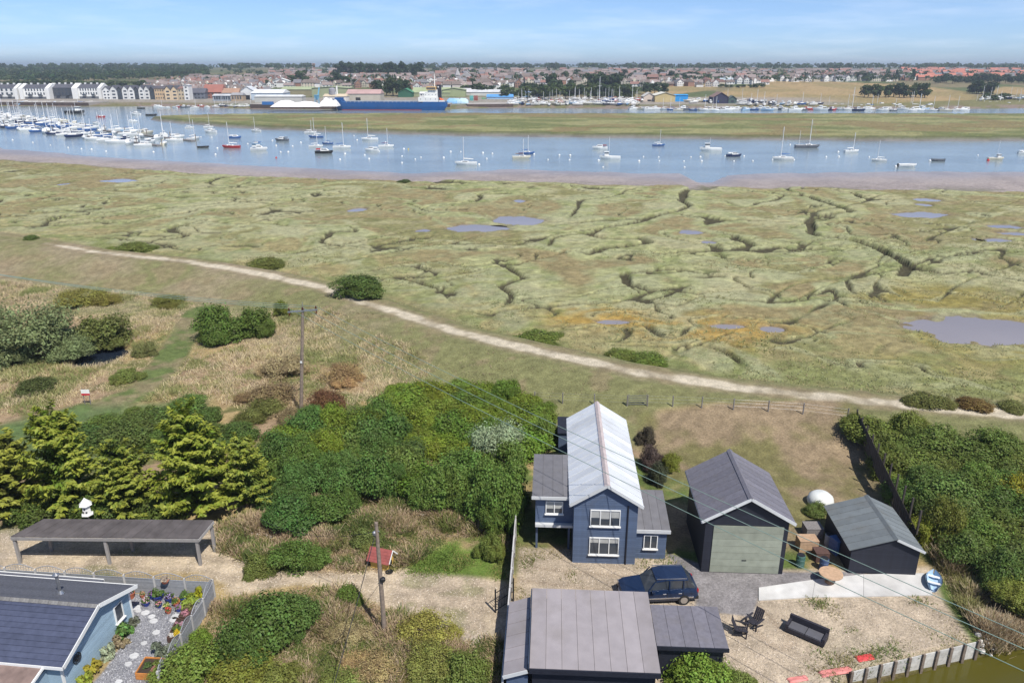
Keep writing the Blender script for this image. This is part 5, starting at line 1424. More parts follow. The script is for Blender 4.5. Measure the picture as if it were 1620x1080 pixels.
def gable(root, W, D, zE, zR, wall_m, roof_m, ridge_x=None, sheets=12, ov=.3, rib=.05, cap_m=None, trim_m=None, clad=None, zE2=None, cut=None):
    """box with a pitched roof, ridge along local y; front at y = 0"""
    rx = W / 2 if ridge_x is None else ridge_x; zE2 = zE if zE2 is None else zE2
    b = MB(); b.prism([(0, -.05), (W, -.05), (W, zE2), (rx, zR - .04), (0, zE)], 0, D); b.build("wall", wall_m, root)
    s1 = (zR - zE) / rx; s2 = (zR - zE2) / (W - rx)
    L0, L1 = (-ov, zE - ov * s1), (W + ov, zE2 - ov * s2)
    for (ex, ez) in (L0, L1):
        sheet_roof(root, (rx, -ov, zR), (rx, D + ov, zR), (ex, -ov, ez), (ex, D + ov, ez), sheets, roof_m, "roof_sheet", .05, rib)
        if trim_m:
            b = MB(); b.bar((ex, -ov - .02, ez + .0), (rx, -ov - .02, zR + .0), .04, .2); b.build("bargeboard", trim_m, root)
            b = MB(); b.bar((ex, -ov, ez - .05), (ex, D + ov, ez - .05), .07, .12); b.build("gutter", trim_m, root)
    b = MB(); b.prism([(rx - .2, zR + .0), (rx, zR + .13), (rx + .2, zR + .0)], -ov - .03, D + ov + .03); b.build("ridge_cap", cap_m or roof_m, root)
    if clad:
        def top(z):
            if z <= min(zE, zE2): return (0.0, W)
            a = 0.0 if z <= zE else (z - zE) / s1; c = W if z <= zE2 else W - (z - zE2) / s2
            return (a + .03, c - .03)
        cladding(root, 0, W, 0, zR - .1, -.002, clad, .17, top=top)

M_NAVY = mat("navy_board", (0.08, 0.112, 0.18), 0.65, noise=0.1, scale=4, dirt=0.15)
M_INK = mat("black_navy_board", (0.016, 0.018, 0.028), 0.6, noise=0.2, scale=4)
M_PALEROOF = mat("pale_metal_roof", (0.62, 0.64, 0.66), 0.42, 0.1, noise=0.06, scale=1.2, dirt=0.12)
M_PINKCAP = mat("weathered_ridge", (0.42, 0.36, 0.35), 0.7, noise=0.15, scale=3)
M_PURPLE = mat("purple_slate_roof", (0.15, 0.145, 0.17), 0.7, noise=0.15, scale=4, bump=0.2, dirt=0.20)
M_DARKROOF = mat("dark_grey_roof", (0.15, 0.148, 0.16), 0.7, noise=0.12, scale=2, dirt=0.15)
M_GREYROOF = mat("grey_sheet_roof", (0.285, 0.26, 0.27), 0.7, noise=0.1, scale=1.5, dirt=0.30)
M_GREENROOF = mat("grey_green_roof", (0.15, 0.168, 0.175), 0.65, noise=0.12, scale=2, dirt=0.30)
M_TRIM = mat("off_white_trim", (0.56, 0.57, 0.57), 0.6, noise=0.06)

def main_house():
    root = empty("house", (4.15, 43.9, 0), PR)
    W, D = 4.25, 12.6
    gable(root, W, D, 4.85, 6.2, M_NAVY, M_PALEROOF, sheets=15, ov=.3, cap_m=M_PINKCAP, trim_m=M_TRIM, clad=M_NAVY)
    window(root, 1.1, 3.0, 2.0, 1.25, -.03, panes=3, blind=.5)
    window(root, 1.1, 0.75, 2.0, 1.35, -.03, panes=3, blind=.3)
    b = MB(); b.tube([(3.6, -.07, 0), (3.6, -.07, 4.6)], .05, 8); b.build("downpipe", M_INK, root)
    # two-storey wing with an open porch below
    z = 4.35
    b = MB(); b.box(-2.6, -.003, 1.4, 6.4, 2.1, z); b.build("wing_wall", M_NAVY, root)
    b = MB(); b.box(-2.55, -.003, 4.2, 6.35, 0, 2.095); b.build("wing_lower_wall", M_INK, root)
    sheet_roof(root, (-2.85, 6.6, z + .32), (-.01, 6.6, z + .32), (-2.85, 1.1, z + .02), (-.01, 1.1, z + .02), 4, M_DARKROOF, "wing_roof_sheet", .06, .03)
    b = MB(); b.box(-2.87, -.01, 1.02, 1.09, z - .12, z + .1); b.build("wing_fascia", M_TRIM, root)
    window(root, -1.9, 2.95, 1.2, 1.0, 1.395, panes=2, blind=.6)
    b = MB(); b.box(-2.6, -.01, 1.1, 1.39, 2.0, 2.2); b.build("balcony_rail", M_TRIM, root)
    for x in (-2.5, -.25):
        b = MB(); b.box(x - .07, x + .07, 1.5, 1.64, 0, 2.09); b.build("porch_post", M_NAVY, root)
    # single-storey wing
    b = MB(); b.box(W + .003, W + 2.15, .7, 4.6, 0, 2.3); b.build("side_wing_wall", M_NAVY, root)
    cladding(root, W + .003, W + 2.15, 0, 2.28, .698, M_NAVY, .17)
    sheet_roof(root, (W + .01, 4.8, 2.95), (W + 2.35, 4.8, 2.95), (W + .01, .5, 2.35), (W + 2.35, .5, 2.35), 4, M_DARKROOF, "side_wing_roof_sheet", .05, .03)
    b = MB(); b.box(W + .01, W + 2.37, .42, .49, 2.2, 2.45); b.build("side_wing_fascia", M_TRIM, root)
    window(root, W + .6, .85, .95, 1.1, .665, panes=2)
    tag(root, "navy boarded house with long pale metal roof and two stacked gable windows", "house")
main_house()

def workshop():
    root = empty("workshop", (12.75, 42.9, 0), PR)
    W, D = 5.4, 6.0
    gable(root, W, D, 4.25, 5.85, M_INK, M_PURPLE, sheets=9, ov=.32, rib=.02, trim_m=M_TRIM, clad=M_INK)
    M_DOOR = mat("sage_door_panel", (0.27, 0.29, 0.23), 0.7, noise=0.14, scale=2)
    d = empty("door", (0, 0, 0)); d.parent = root
    for k in range(7):
        b = MB(); b.box(.55, W - .3, -.075, -.035, .05 + k * .52, .05 + k * .52 + .5); b.build("door_panel", M_DOOR, d)
    b = MB(); b.box(2.6, 2.9, -.1, -.076, 1.0, 1.06); b.build("door_handle", M_BLACK, d)
    tag(root, "tall dark workshop with purple-grey pitched roof and sage green door", "workshop")
workshop()

def boarded_shed():
    root = empty("shed", (22.6, 42.75, 0), math.radians(-4))
    W, D = 4.4, 5.0
    gable(root, W, D, 1.95, 2.85, M_INK, M_GREENROOF, ridge_x=2.7, sheets=8, ov=.22, rib=.03, trim_m=None, clad=M_INK, zE2=2.05)
    b = MB(); b.bar((2.7, -.26, 2.86), (4.62, -.26, 1.97), .04, .16); b.build("bargeboard", M_TRIM, root)
    tag(root, "low black boarded shed with grey-green roof beside the concrete slab", "shed")
boarded_shed()

def low_hall():
    root = empty("outbuilding", (.95, 31.3, 0), PR)
    b = MB(); b.box(0.1, 6.5, .1, 5.6, -.05, 2.6); b.build("wall", M_INK, root)
    sheet_roof(root, (-.05, 5.85, 3.05), (6.7, 5.85, 3.05), (-.05, -.15, 2.7), (6.7, -.15, 2.7), 8, M_GREYROOF, "roof_sheet", .07, .03)
    b = MB(); b.box(-.06, 6.72, -.24, -.16, 2.5, 2.8); b.build("fascia", M_INK, root)
    b = MB(); b.box(-.12, -.06, -.15, 5.85, 2.6, 3.08); b.build("parapet", mat("navy_trim", (.04, .055, .09), .6), root)
    b = MB(); b.box(-1.25, -.13, .1, 5.4, -.05, 2.05); b.build("lean_to_wall", M_NAVY, root)
    sheet_roof(root, (-.14, -.1, 2.55), (-.14, 5.7, 2.55), (-1.4, -.1, 2.1), (-1.4, 5.7, 2.1), 6, M_GREYROOF, "lean_to_sheet", .05, .02)
    b = MB(); b.bar((-1.42, -.15, 2.1), (-.14, -.15, 2.56), .05, .2); b.build("lean_to_fascia", M_TRIM, root)
    tag(root, "low outbuilding with wide grey sheet roof and narrow lean-to at the lower edge", "outbuilding")
    r2 = empty("garden_store", (8.0, 33.4, 0), PR)
    b = MB(); b.box(.1, 3.6, .1, 2.9, -.05, 2.15); b.build("wall", M_INK, r2)
    sheet_roof(r2, (-.1, 3.1, 2.4), (3.8, 3.1, 2.4), (-.1, -.1, 2.25), (3.8, -.1, 2.25), 5, M_PURPLE, "roof_sheet", .06, .025)
    b = MB(); b.box(-.12, 3.82, -.18, -.11, 2.08, 2.32); b.build("fascia", M_INK, r2)
    tag(r2, "small flat-roofed garden store next to the wide grey roof", "garden store")
low_hall()

# navy store beside the house's far end
p = at(893, 716, 0); rt = empty("store_shed", (p[0] - .55, p[1], 0), PR)
b = MB(); b.box(0, 1.5, 0, 2.6, -.05, 1.9); b.build("wall", M_NAVY, rt)
sheet_roof(rt, (-.1, 2.8, 2.15), (1.6, 2.8, 2.15), (-.1, -.15, 1.95), (1.6, -.15, 1.95), 3, M_INK, "roof_sheet", .05, .02)
tag(rt, "little navy store shed in the passage beside the pale roof", "store shed")

# ---- fences of the plot
def panel_fence(name, a, b_, H, mt, label, post_m, n, boards=12, cap=None):
    a = Vector(a); b_ = Vector(b_); root = empty(name, a); d = (b_ - a) / n; u = d.normalized()
    bw = (d.length - .12) / boards
    for k in range(n + 1):
        p = d * k; m = MB(); m.box(p.x - .055, p.x + .055, p.y - .055, p.y + .055, -.1, H + .1); m.build("post", post_m, root)
    for k in range(n):
        p = d * k + u * .06; m = MB(); e = d * (k + 1) - u * .06
        m.bar(p + Vector((0, 0, .3)), e + Vector((0, 0, .3)), .06, .08); m.bar(p + Vector((0, 0, H - .3)), e + Vector((0, 0, H - .3)), .06, .08); m.build("rail", mt, root)
        for j in range(boards):
            q = p + u * (bw * (j + .5)) ; m = MB(); s_ = .03 if j % 2 else .045
            m.bar(q + Vector((-s_, 0, .04)), q + Vector((-s_, 0, H - R.uniform(0, .02))), .02, bw * .98, up=u); m.build("board", mt, root)
        if cap:
            m = MB(); m.bar(p + Vector((-.02, 0, H + .02)), e + Vector((-.02, 0, H + .02)), .09, .04); m.build("cap_rail", cap, root)
    tag(root, label, "fence")
M_DFENCE = mat("dark_fence_board", (0.06, 0.05, 0.045), 0.9, noise=0.3, scale=5)
panel_fence("boundary_fence", (0.55, 52.0, 0), (-.5, 31.5, 0), 1.75, M_DFENCE, "long dark boarded fence with pale capping along the house's plot", M_FPOST, 11, 8, M_FPOST)
f0 = P(1352, 676); f1 = at(1444, 872, 0)
panel_fence("back_fence", (f0.x, f0.y, f0.z), (f1[0], f1[1], 0), 1.7, M_DFENCE, "dark boarded fence between the back lawn and the green hedge", M_DFENCE, 10, 8)

def wire_fence():
    pts = [P(x, y) for x, y in ((846, 636), (890, 638), (940, 640), (992, 642))] + [P(x, y) for x, y in ((1024, 642), (1064, 643), (1110, 645), (1160, 648), (1215, 651), (1270, 655), (1340, 664))]
    root = empty("wire_fence", pts[0])
    for i, p in enumerate(pts):
        q = p - pts[0]; b = MB(); b.tube([(q.x, q.y, q.z - .1), (q.x, q.y, q.z + 1.15)], .06, 6); b.build("post", M_WOODGREY, root)
        if i + 1 < len(pts) and i != 3:
            r_ = pts[i + 1] - pts[0]
            for z in (.4, .75, 1.05):
                b = MB(); b.tube([q + Vector((0, 0, z)), r_ + Vector((0, 0, z))], .005, 4); b.build("wire", M_STEEL, root)
    tag(root, "post and wire fence between the back lawn and the mown bank", "fence")
    a, c = pts[3], pts[4]; root = empty("garden_gate", a); d = c - a
    for k in range(5):
        z = .2 + k * .22; b = MB(); b.bar(Vector((0, 0, z)) + d * .06, d * .94 + Vector((0, 0, z)), .03, .06); b.build("bar", M_STEEL, root)
    for t in (.06, .94):
        b = MB(); b.bar(d * t + Vector((0, 0, .1)), d * t + Vector((0, 0, 1.25)), .05); b.build("stile", M_STEEL, root)
    tag(root, "grey metal gate in the wire fence behind the house", "gate")
wire_fence()

def iron_gate():
    a = P(784, 968); c = P(812, 950); root = empty("iron_gate", a); d = Vector((c.x - a.x, c.y - a.y, 0))
    H = 1.45
    for t in (0.0, 1.0):
        b = MB(); b.box(d.x * t - .05, d.x * t + .05, d.y * t - .05, d.y * t + .05, -.1, H + .25); b.build("gate_post", M_BLACK, root)
    for z in (.15, .75, H):
        b = MB(); b.bar(d * .05 + Vector((0, 0, z)), d * .95 + Vector((0, 0, z)), .035); b.build("rail", M_BLACK, root)
    for k in range(1, 10):
        t = .05 + .9 * k / 10; b = MB(); b.tube([d * t + Vector((0, 0, .15)), d * t + Vector((0, 0, H + .12 * math.sin(math.pi * t)))], .016, 5); b.build("bar", M_BLACK, root)
    tag(root, "black iron gate where the gravel drive meets the dark fence", "gate")
iron_gate()

# ---- slab, retaining wall
sl = [Vector(at(x, y, 0)) for x, y in ((1200, 930), (1290, 917), (1366, 909), (1462, 907), (1476, 942), (1366, 944), (1285, 945), (1200, 950))]
M_CONC = mat("pale_concrete", (0.56, 0.55, 0.53), 0.85, noise=0.14, scale=1.2, bump=0.15, dirt=0.25)
rt = empty("concrete_slab", (sl[0].x, sl[0].y, 0)); tag(rt, kind="structure")
for i in range(3):
    q = [sl[i], sl[i + 1], sl[6 - i], sl[7 - i]]
    c = sum(q, Vector()) / 4; q = [c + (v - c) * .995 - sl[0] for v in q]
    b = MB(); b.loft([[(v.x, v.y, -.05) for v in q], [(v.x, v.y, .07) for v in q]]); b.build("slab_bay", M_CONC, rt)
def retaining_wall():
    a = Vector(at(1346, 1064, 0)); c = Vector(at(1546, 1016, 0)); root = empty("retaining_wall", a); d = c - a; n = 9
    M_PLK = mat("whitewashed_plank", (0.5, 0.485, 0.45), 0.85, noise=0.18, scale=5, dirt=0.35)
    u = d.normalized(); nrm = Vector((u.y, -u.x, 0))
    for k in range(n):
        p, q = d * (k / n), d * ((k + 1) / n)
        for j, z in enumerate((-.12, -.42, -.72, -1.02)):
            b = MB(); b.bar(p + u * .01 + Vector((0, 0, z + .05)), q - u * .01 + Vector((0, 0, z + .05)), .06, .285); b.build("plank", M_PLK, root)
        b = MB(); pc = p + nrm * .1; b.box(pc.x - .07, pc.x + .07, pc.y - .07, pc.y + .07, -1.9, .2); b.build("pile", M_POLE, root)
    b = MB(); pc = d + nrm * .1; b.box(pc.x - .07, pc.x + .07, pc.y - .07, pc.y + .07, -1.9, .25); b.build("pile", M_POLE, root)
    tag(root, "whitewashed plank retaining wall with dark piles along the pond", "retaining wall")
retaining_wall()

# ---- car
def car():
    p = at(1040, 948, 0); root = empty("parked_car", (9.3, 40.35, 0), math.radians(4))   # nose to local -x
    M_PAINT = mat("dark_blue_paint", (0.012, 0.028, 0.075), 0.22, 0.25, noise=0.05, spec=0.6)
    M_TYRE = mat("tyre", (0.02, 0.02, 0.02), 0.85, noise=0.15); M_CHROME = mat("alloy", (0.55, 0.55, 0.57), 0.3, 0.9, noise=0.05)
    st = [(-2.45, .42, .72, .62), (-2.38, .34, .84, .78), (-2.1, .30, .95, .88), (-1.3, .28, 1.03, .93), (-.95, .28, 1.06, .94), (.6, .28, 1.10, .95), (1.8, .28, 1.12, .94), (2.25, .32, 1.10, .90), (2.42, .42, 1.0, .80)]
    b = MB()
    b.loft([[(x, -w * .92, zb), (x, -w, zb + .18), (x, -w, zt - .22), (x, -w * .93, zt), (x, w * .93, zt), (x, w, zt - .22), (x, w, zb + .18), (x, w * .92, zb)] for x, zb, zt, w in st]); b.build("body", M_PAINT, root, smooth=False)
    gh = [(-.98, 1.05, 1.07, .86), (-.2, 1.05, 1.68, .74), (.4, 1.08, 1.77, .73), (1.7, 1.1, 1.72, .72), (2.2, 1.1, 1.2, .8)]
    b = MB(); b.loft([[(x, -w - .08 * (zt - zb), zb), (x, -w, zt), (x, w, zt), (x, w + .08 * (zt - zb), zb)] for x, zb, zt, w in gh]); b.build("window_glass", M_GLASS, root)
    b = MB(); b.loft([[(x, -w, zt - .05), (x, -w * .95, zt + .035), (x, w * .95, zt + .035), (x, w, zt - .05)] for x, zb, zt, w in ((-.28, 0, 1.66, .76), (.4, 0, 1.78, .76), (1.72, 0, 1.73, .75))]); b.build("roof", M_PAINT, root)
    for x, s_ in ((.55, 1), (.55, -1), (1.45, 1), (1.45, -1), (-.35, 1), (-.35, -1)):
        b = MB(); dx = -.45 if x < 0 else 0; b.bar((x + dx, s_ * .86, 1.08), (x, s_ * .765, 1.72), .07, .03, up=(0, 1, 0)); b.build("pillar", M_PAINT, root)
    for x in (-1.55, 1.5):
        for s_ in (-1, 1):
            w_ = empty("wheel", (x, s_ * .86, .36)); w_.parent = root
            b = MB(); b.tube([(0, -.12, 0), (0, .12, 0)], .36, 20); b.build("tyre", M_TYRE, w_)
            b = MB(); b.tube([(0, s_ * .10, 0), (0, s_ * .135, 0)], .23, 14); b.build("rim", M_CHROME, w_)
    for s_ in (-1, 1):
        b = MB(); b.box(-2.43, -2.2, s_ * .62 - .16, s_ * .62 + .16, .70, .84); b.build("headlight", M_CHROME, root)
        b = MB(); b.box(2.28, 2.44, s_ * .72 - .1, s_ * .72 + .1, .8, 1.02); b.build("tail_light", mat("tail_red", (.35, .01, .01), .25), root)
        b = MB(); b.box(-.62, -.42, s_ * 1.0 - .1, s_ * 1.0 + .1, 1.05, 1.18); b.build("wing_mirror", M_PAINT, root)
        b = MB(); b.bar((-.25, s_ * .7, 1.83), (1.65, s_ * .7, 1.8), .04); b.build("roof_rail", M_CHROME, root)
        b = MB(); b.box(-2.0, 2.1, s_ * .95 - .02, s_ * .95 + .02, .52, .6); b.build("side_strip", M_CHROME, root)
    b = MB(); b.box(-2.48, -2.40, -.26, .26, .5, .62); b.build("number_plate", M_WHITE, root)
    b = MB(); b.box(-2.46, -2.2, -.84, .84, .3, .48); b.build("bumper", M_TYRE, root)
    b = MB(); b.box(2.25, 2.47, -.84, .84, .32, .52); b.build("bumper", M_TYRE, root)
    for s_ in (-1, 1):
        for x in (-.75, .42, 1.42):
            b = MB(); b.box(x - .012, x + .012, s_ * .955 - .006, s_ * .955 + .006, .42, 1.0); b.build("door_seam", M_BLACK, root)
        for x in (.22, 1.22):
            b = MB(); b.box(x - .1, x + .1, s_ * .96 - .02, s_ * .96 + .02, .86, .9); b.build("door_handle", M_CHROME, root)
    tag(root, "dark blue estate car parked between the house and the wide grey roof", "car")
car()

# ---- yard furniture
M_RATTAN = mat("dark_rattan", (0.028, 0.026, 0.035), 0.7, noise=0.25, scale=12, bump=0.3)
M_CUSH = mat("grey_cushion", (0.10, 0.10, 0.115), 0.9, noise=0.1)
p = at(1275, 1006, 0); rt = empty("garden_sofa", (p[0], p[1], 0), math.radians(-38))
b = MB(); b.box(-1.15, 1.15, -.42, .42, .12, .36); b.build("seat_base", M_RATTAN, rt)
b = MB(); b.box(-1.15, 1.15, .30, .46, .362, .85); b.build("backrest", M_RATTAN, rt)
for x in (-1.15, 1.0):
    b = MB(); b.box(x, x + .15, -.42, .298, .362, .6); b.build("armrest", M_RATTAN, rt)
for x in (-.98, .02):
    b = MB(); b.box(x, x + .96, -.40, .28, .364, .46); b.build("cushion", M_CUSH, rt)
for x in (-1.05, 1.05):
    for y in (-.35, .35):
        b = MB(); b.box(x - .05, x + .05, y - .05, y + .05, 0, .119); b.build("leg", M_RATTAN, rt)
tag(rt, "dark rattan garden sofa standing alone on the gravel yard", "sofa")
def deckchair(px, py, rz, label):
    p = at(px, py, 0); rt = empty("garden_chair", (p[0], p[1], 0), rz)
    for k in range(6):
        y = -.3 + k * .1; b = MB(); b.box(-.3, .3, y, y + .08, .36 - k * .015, .385 - k * .015); b.build("seat_slat", M_RATTAN, rt)
    for k in range(5):
        x = -.28 + k * .115; b = MB(); b.bar((x + .05, .3, .3), (x + .05, .62, 1.02), .1, .025); b.build("back_slat", M_RATTAN, rt)
    for s_ in (-1, 1):
        b = MB(); b.box(s_ * .38 - .06, s_ * .38 + .06, -.4, .42, .55, .58); b.build("armrest", M_RATTAN, rt)
        b = MB(); b.box(s_ * .36 - .04, s_ * .36 + .04, -.36, -.28, 0, .549); b.build("leg", M_RATTAN, rt)
        b = MB(); b.bar((s_ * .32, .5, 0.02), (s_ * .32, -.28, .34), .05, .08); b.build("leg", M_RATTAN, rt)
    tag(rt, label, "chair")
deckchair(1172, 1002, math.radians(70), "dark slatted garden chair nearer the small flat roof")
deckchair(1192, 990, math.radians(-50), "dark slatted garden chair nearer the rattan sofa")
p = at(1312, 922, 0); rt = empty("round_table", (p[0], p[1], .07)); M_TAN = mat("tan_wood", (.45, .30, .19), .75, noise=.2, scale=5)
b = MB(); b.lathe([(.75, .68), (.75, .74), (.02, .74)], 20); b.build("table_top", M_TAN, rt)
b = MB(); b.lathe([(.3, 0), (.3, .04), (.14, .1), (.14, .6), (.3, .679)], 12); b.build("pedestal", M_TAN, rt)
tag(rt, "round tan wooden table on the pale concrete slab", "table")
# things kept between the workshop and the shed
def crate(px, py, w, d, h, mt, label, name="storage_crate", rz=0.0, lid=True):
    p = at(px, py, 0); rt = empty(name, (p[0], p[1], 0), rz)
    for k in range(3):
        z = h * k / 3
        for y in (-d / 2, d / 2 - .03):
            b = MB(); b.box(-w / 2, w / 2, y, y + .03, z + .01, z + h / 3 - .01); b.build("side_board", mt, rt)
        for x in (-w / 2, w / 2 - .03):
            b = MB(); b.box(x, x + .03, -d / 2 + .032, d / 2 - .032, z + .01, z + h / 3 - .01); b.build("end_board", mt, rt)
    if lid:
        b = MB(); b.box(-w / 2 - .02, w / 2 + .02, -d / 2 - .02, d / 2 + .02, h, h + .04); b.build("lid", mt, rt)
    tag(rt, label, "crate")
crate(1275, 868, 1.3, .9, .9, M_TAN, "tan wooden crate against the workshop's side")
crate(1297, 884, .9, .8, .7, M_DARKW, "dark wooden crate next to the tan crate")
crate(1325, 872, 1.0, .8, 1.1, mat("blue_plastic", (.08, .15, .32), .5), "blue crate between the workshop and the black shed", rz=.3)
crate(1284, 846, 1.2, 1.0, .8, M_WOODGREY, "grey weathered crate behind the tan crate")
def barrel(px, py, col, label):
    p = at(px, py, 0); rt = empty("barrel", (p[0], p[1], 0)); mt = mat("barrel_" + label[:6], col, .5)
    b = MB(); b.lathe([(.26, 0), (.29, .05), (.29, .28), (.31, .3), (.29, .32), (.29, .58), (.31, .6), (.29, .62), (.29, .86), (.26, .9)], 16); b.build("drum", mt, rt)
    b = MB(); b.lathe([(.25, .9), (.25, .93), (.02, .93)], 16); b.build("lid", M_BLACK, rt); tag(rt, label, "barrel")
barrel(1310, 862, (.30, .33, .36), "pale grey barrel among the crates"); barrel(1302, 900, (.06, .10, .2), "blue barrel in front of the crates"); barrel(1265, 895, (.05, .12, .1), "green barrel at the workshop's corner")
# rounded white cover on the back lawn
p = P(1297, 797); rt = empty("rounded_cover", p)
b = MB(); b.lathe([(.95, .1), (1.0, .35), (.9, .7), (.6, .95), (.02, 1.02)], 18); b.build("cover", mat("white_canvas", (.66, .68, .66), .8, noise=.1, scale=2), rt, smooth=True)
b = MB(); b.lathe([(.8, 0), (.8, .12)], 14); b.build("base", M_WOODGREY, rt)
tag(rt, "rounded white covered object on the lawn behind the sheds", "cover")
# dark shrubs along the house's lawn side
for px, py, w, h, c, lb in ((1022, 700, 30, 30, (.05, .04, .035), "dark brown bush at the back corner of the pale roofed house"), (1028, 740, 36, 44, (.06, .045, .05), "purple-brown bush along the house's lawn side"),
                            (1040, 765, 36, 40, (.045, .05, .035), "dark bush just behind the house's single-storey wing"), (1062, 745, 30, 34, (.12, .13, .03), "yellow-green bush at the lawn's edge near the house"),
                            (860, 700, 50, 50, (.07, .12, .03), "green bush filling the passage beside the little navy store"), (1290, 812, 40, 24, (.1, .12, .04), "low olive bush beside the white cover")):
    shrub("garden_bush", BUSH, px, py, w, h, c, lb)
# skiff and small things by the dark shed
def skiff():
    p = at(1476, 922, 0); rt = empty("rowing_boat", (p[0], p[1], .02), math.radians(62)); M_SK = mat("pale_blue_grp", (.36, .50, .66), .4, noise=.08)
    b = MB(); L = 2.1
    def ring(t, k):
        w = .5 * (1 - abs(2 * t - .85) ** 2.4 * .75) * k; return w
    out = []; inn = []
    for t in np.linspace(0, 1, 8):
        w = max(ring(t, 1), .04); x = (t - .5) * L; out.append([(x, -w, .42), (x, -w * .7, .08), (x, 0, 0), (x, w * .7, .08), (x, w, .42)])
        inn.append([(x * .95, -w * .88, .42), (x * .93, -w * .58, .14), (x * .93, 0, .09), (x * .93, w * .58, .14), (x * .95, w * .88, .42)])
    b.loft(out, cap=False, closed=False); b.loft(inn, cap=False, closed=False); b.build("hull", M_SK, rt)
    for x in (-.45, .3):
        b = MB(); b.box(x - .1, x + .1, -.42, .42, .30, .33); b.build("thwart", M_WHITE, rt)
    tag(rt, "small pale blue rowing boat lying beside the black shed", "rowing boat")
skiff()
M_REDT = mat("red_tarpaulin", (.55, .06, .06), .6, noise=.15, scale=3)
def tarp(px, py, w, d, label, mt):
    p = at(px, py, 0); rng = np.random.default_rng(int(px)); n = 12
    g = np.linspace(-1, 1, n); X, Y = np.meshgrid(g, g); Z = .10 * fbm(X * 2.2 + px, Y * 2.2, 3, 7) + .03
    Z *= (1 - .8 * np.maximum(abs(X), abs(Y)) ** 4)
    V = np.stack([X.ravel() * w / 2 * (1 + .2 * (fbm(Y * 2, X, 2, 4).ravel() - .5)), Y.ravel() * d / 2, Z.ravel()], 1); id_ = np.arange(n * n).reshape(n, n)
    F = np.stack([id_[:-1, :-1].ravel(), id_[:-1, 1:].ravel(), id_[1:, 1:].ravel(), id_[1:, :-1].ravel()], 1)
    o = link("tarpaulin", np_mesh("tarpaulin", V, F, [mt], smooth=True), None, (p[0], p[1], 0), math.radians(12)); m_ = o.modifiers.new("thick", 'SOLIDIFY'); m_.thickness = .02
    tag(o, label, "tarpaulin")
tarp(1368, 1040, 1.1, .5, "crumpled red tarpaulin on the gravel near the retaining wall's start", M_REDT)
tarp(1322, 1062, 2.0, .5, "faded red tarpaulin lying along the yard's lower edge", mat("faded_red_tarpaulin", (.55, .2, .18), .7, noise=.2, scale=3))
tarp(1262, 1074, 1.2, .4, "reddish tarpaulin scrap at the yard's lower edge, far from the wall", mat("faded_red_tarpaulin", (.55, .2, .18), .7))

# ------------------------------------------------------------------ boats
M_HULL = mat("boat_hull", (1, 1, 1), 0.3, noise=0.05, scale=1, objcol=True)
M_DECK = mat("boat_deck", (0.70, 0.70, 0.67), 0.5, noise=0.06, scale=1)
M_CABIN = mat("boat_cabin", (0.76, 0.76, 0.74), 0.4, noise=0.04, scale=1)
M_MAST = mat("boat_mast", (0.78, 0.78, 0.78), 0.4, 0.2, noise=0.05)
M_COVER = mat("sail_cover", (1, 1, 1), 0.8, noise=0.08, scale=2, objcol=True)
M_RED = mat("antifoul_red", (0.30, 0.05, 0.04), 0.6)
M_ROPE = mat("rigging", (0.35, 0.35, 0.36), 0.5)

def hull_rings(L, B, H, transom=.75, flare=.72, n=9):
    out = []
    for t in np.linspace(0, 1, n):
        w = B / 2 * (transom + (1 - transom) * math.sin(math.pi * min(t / .9, 1) * .5)) if t < .45 else B / 2 * max(1 - ((t - .45) / .55) ** 2.3, .02)
        x = (t - .5) * L; sh = H * (1 + .32 * max(t - .3, 0) ** 1.5); kd = -.35 * H * (1 - .5 * t)
        xb = x - (.09 * L * t * t)
        out.append([(x, -w, sh), (x, -w * .93, sh * .55), (xb, -w * flare, 0), (xb, 0, kd), (xb, w * flare, 0), (x, w * .93, sh * .55), (x, w, sh)])
    return out

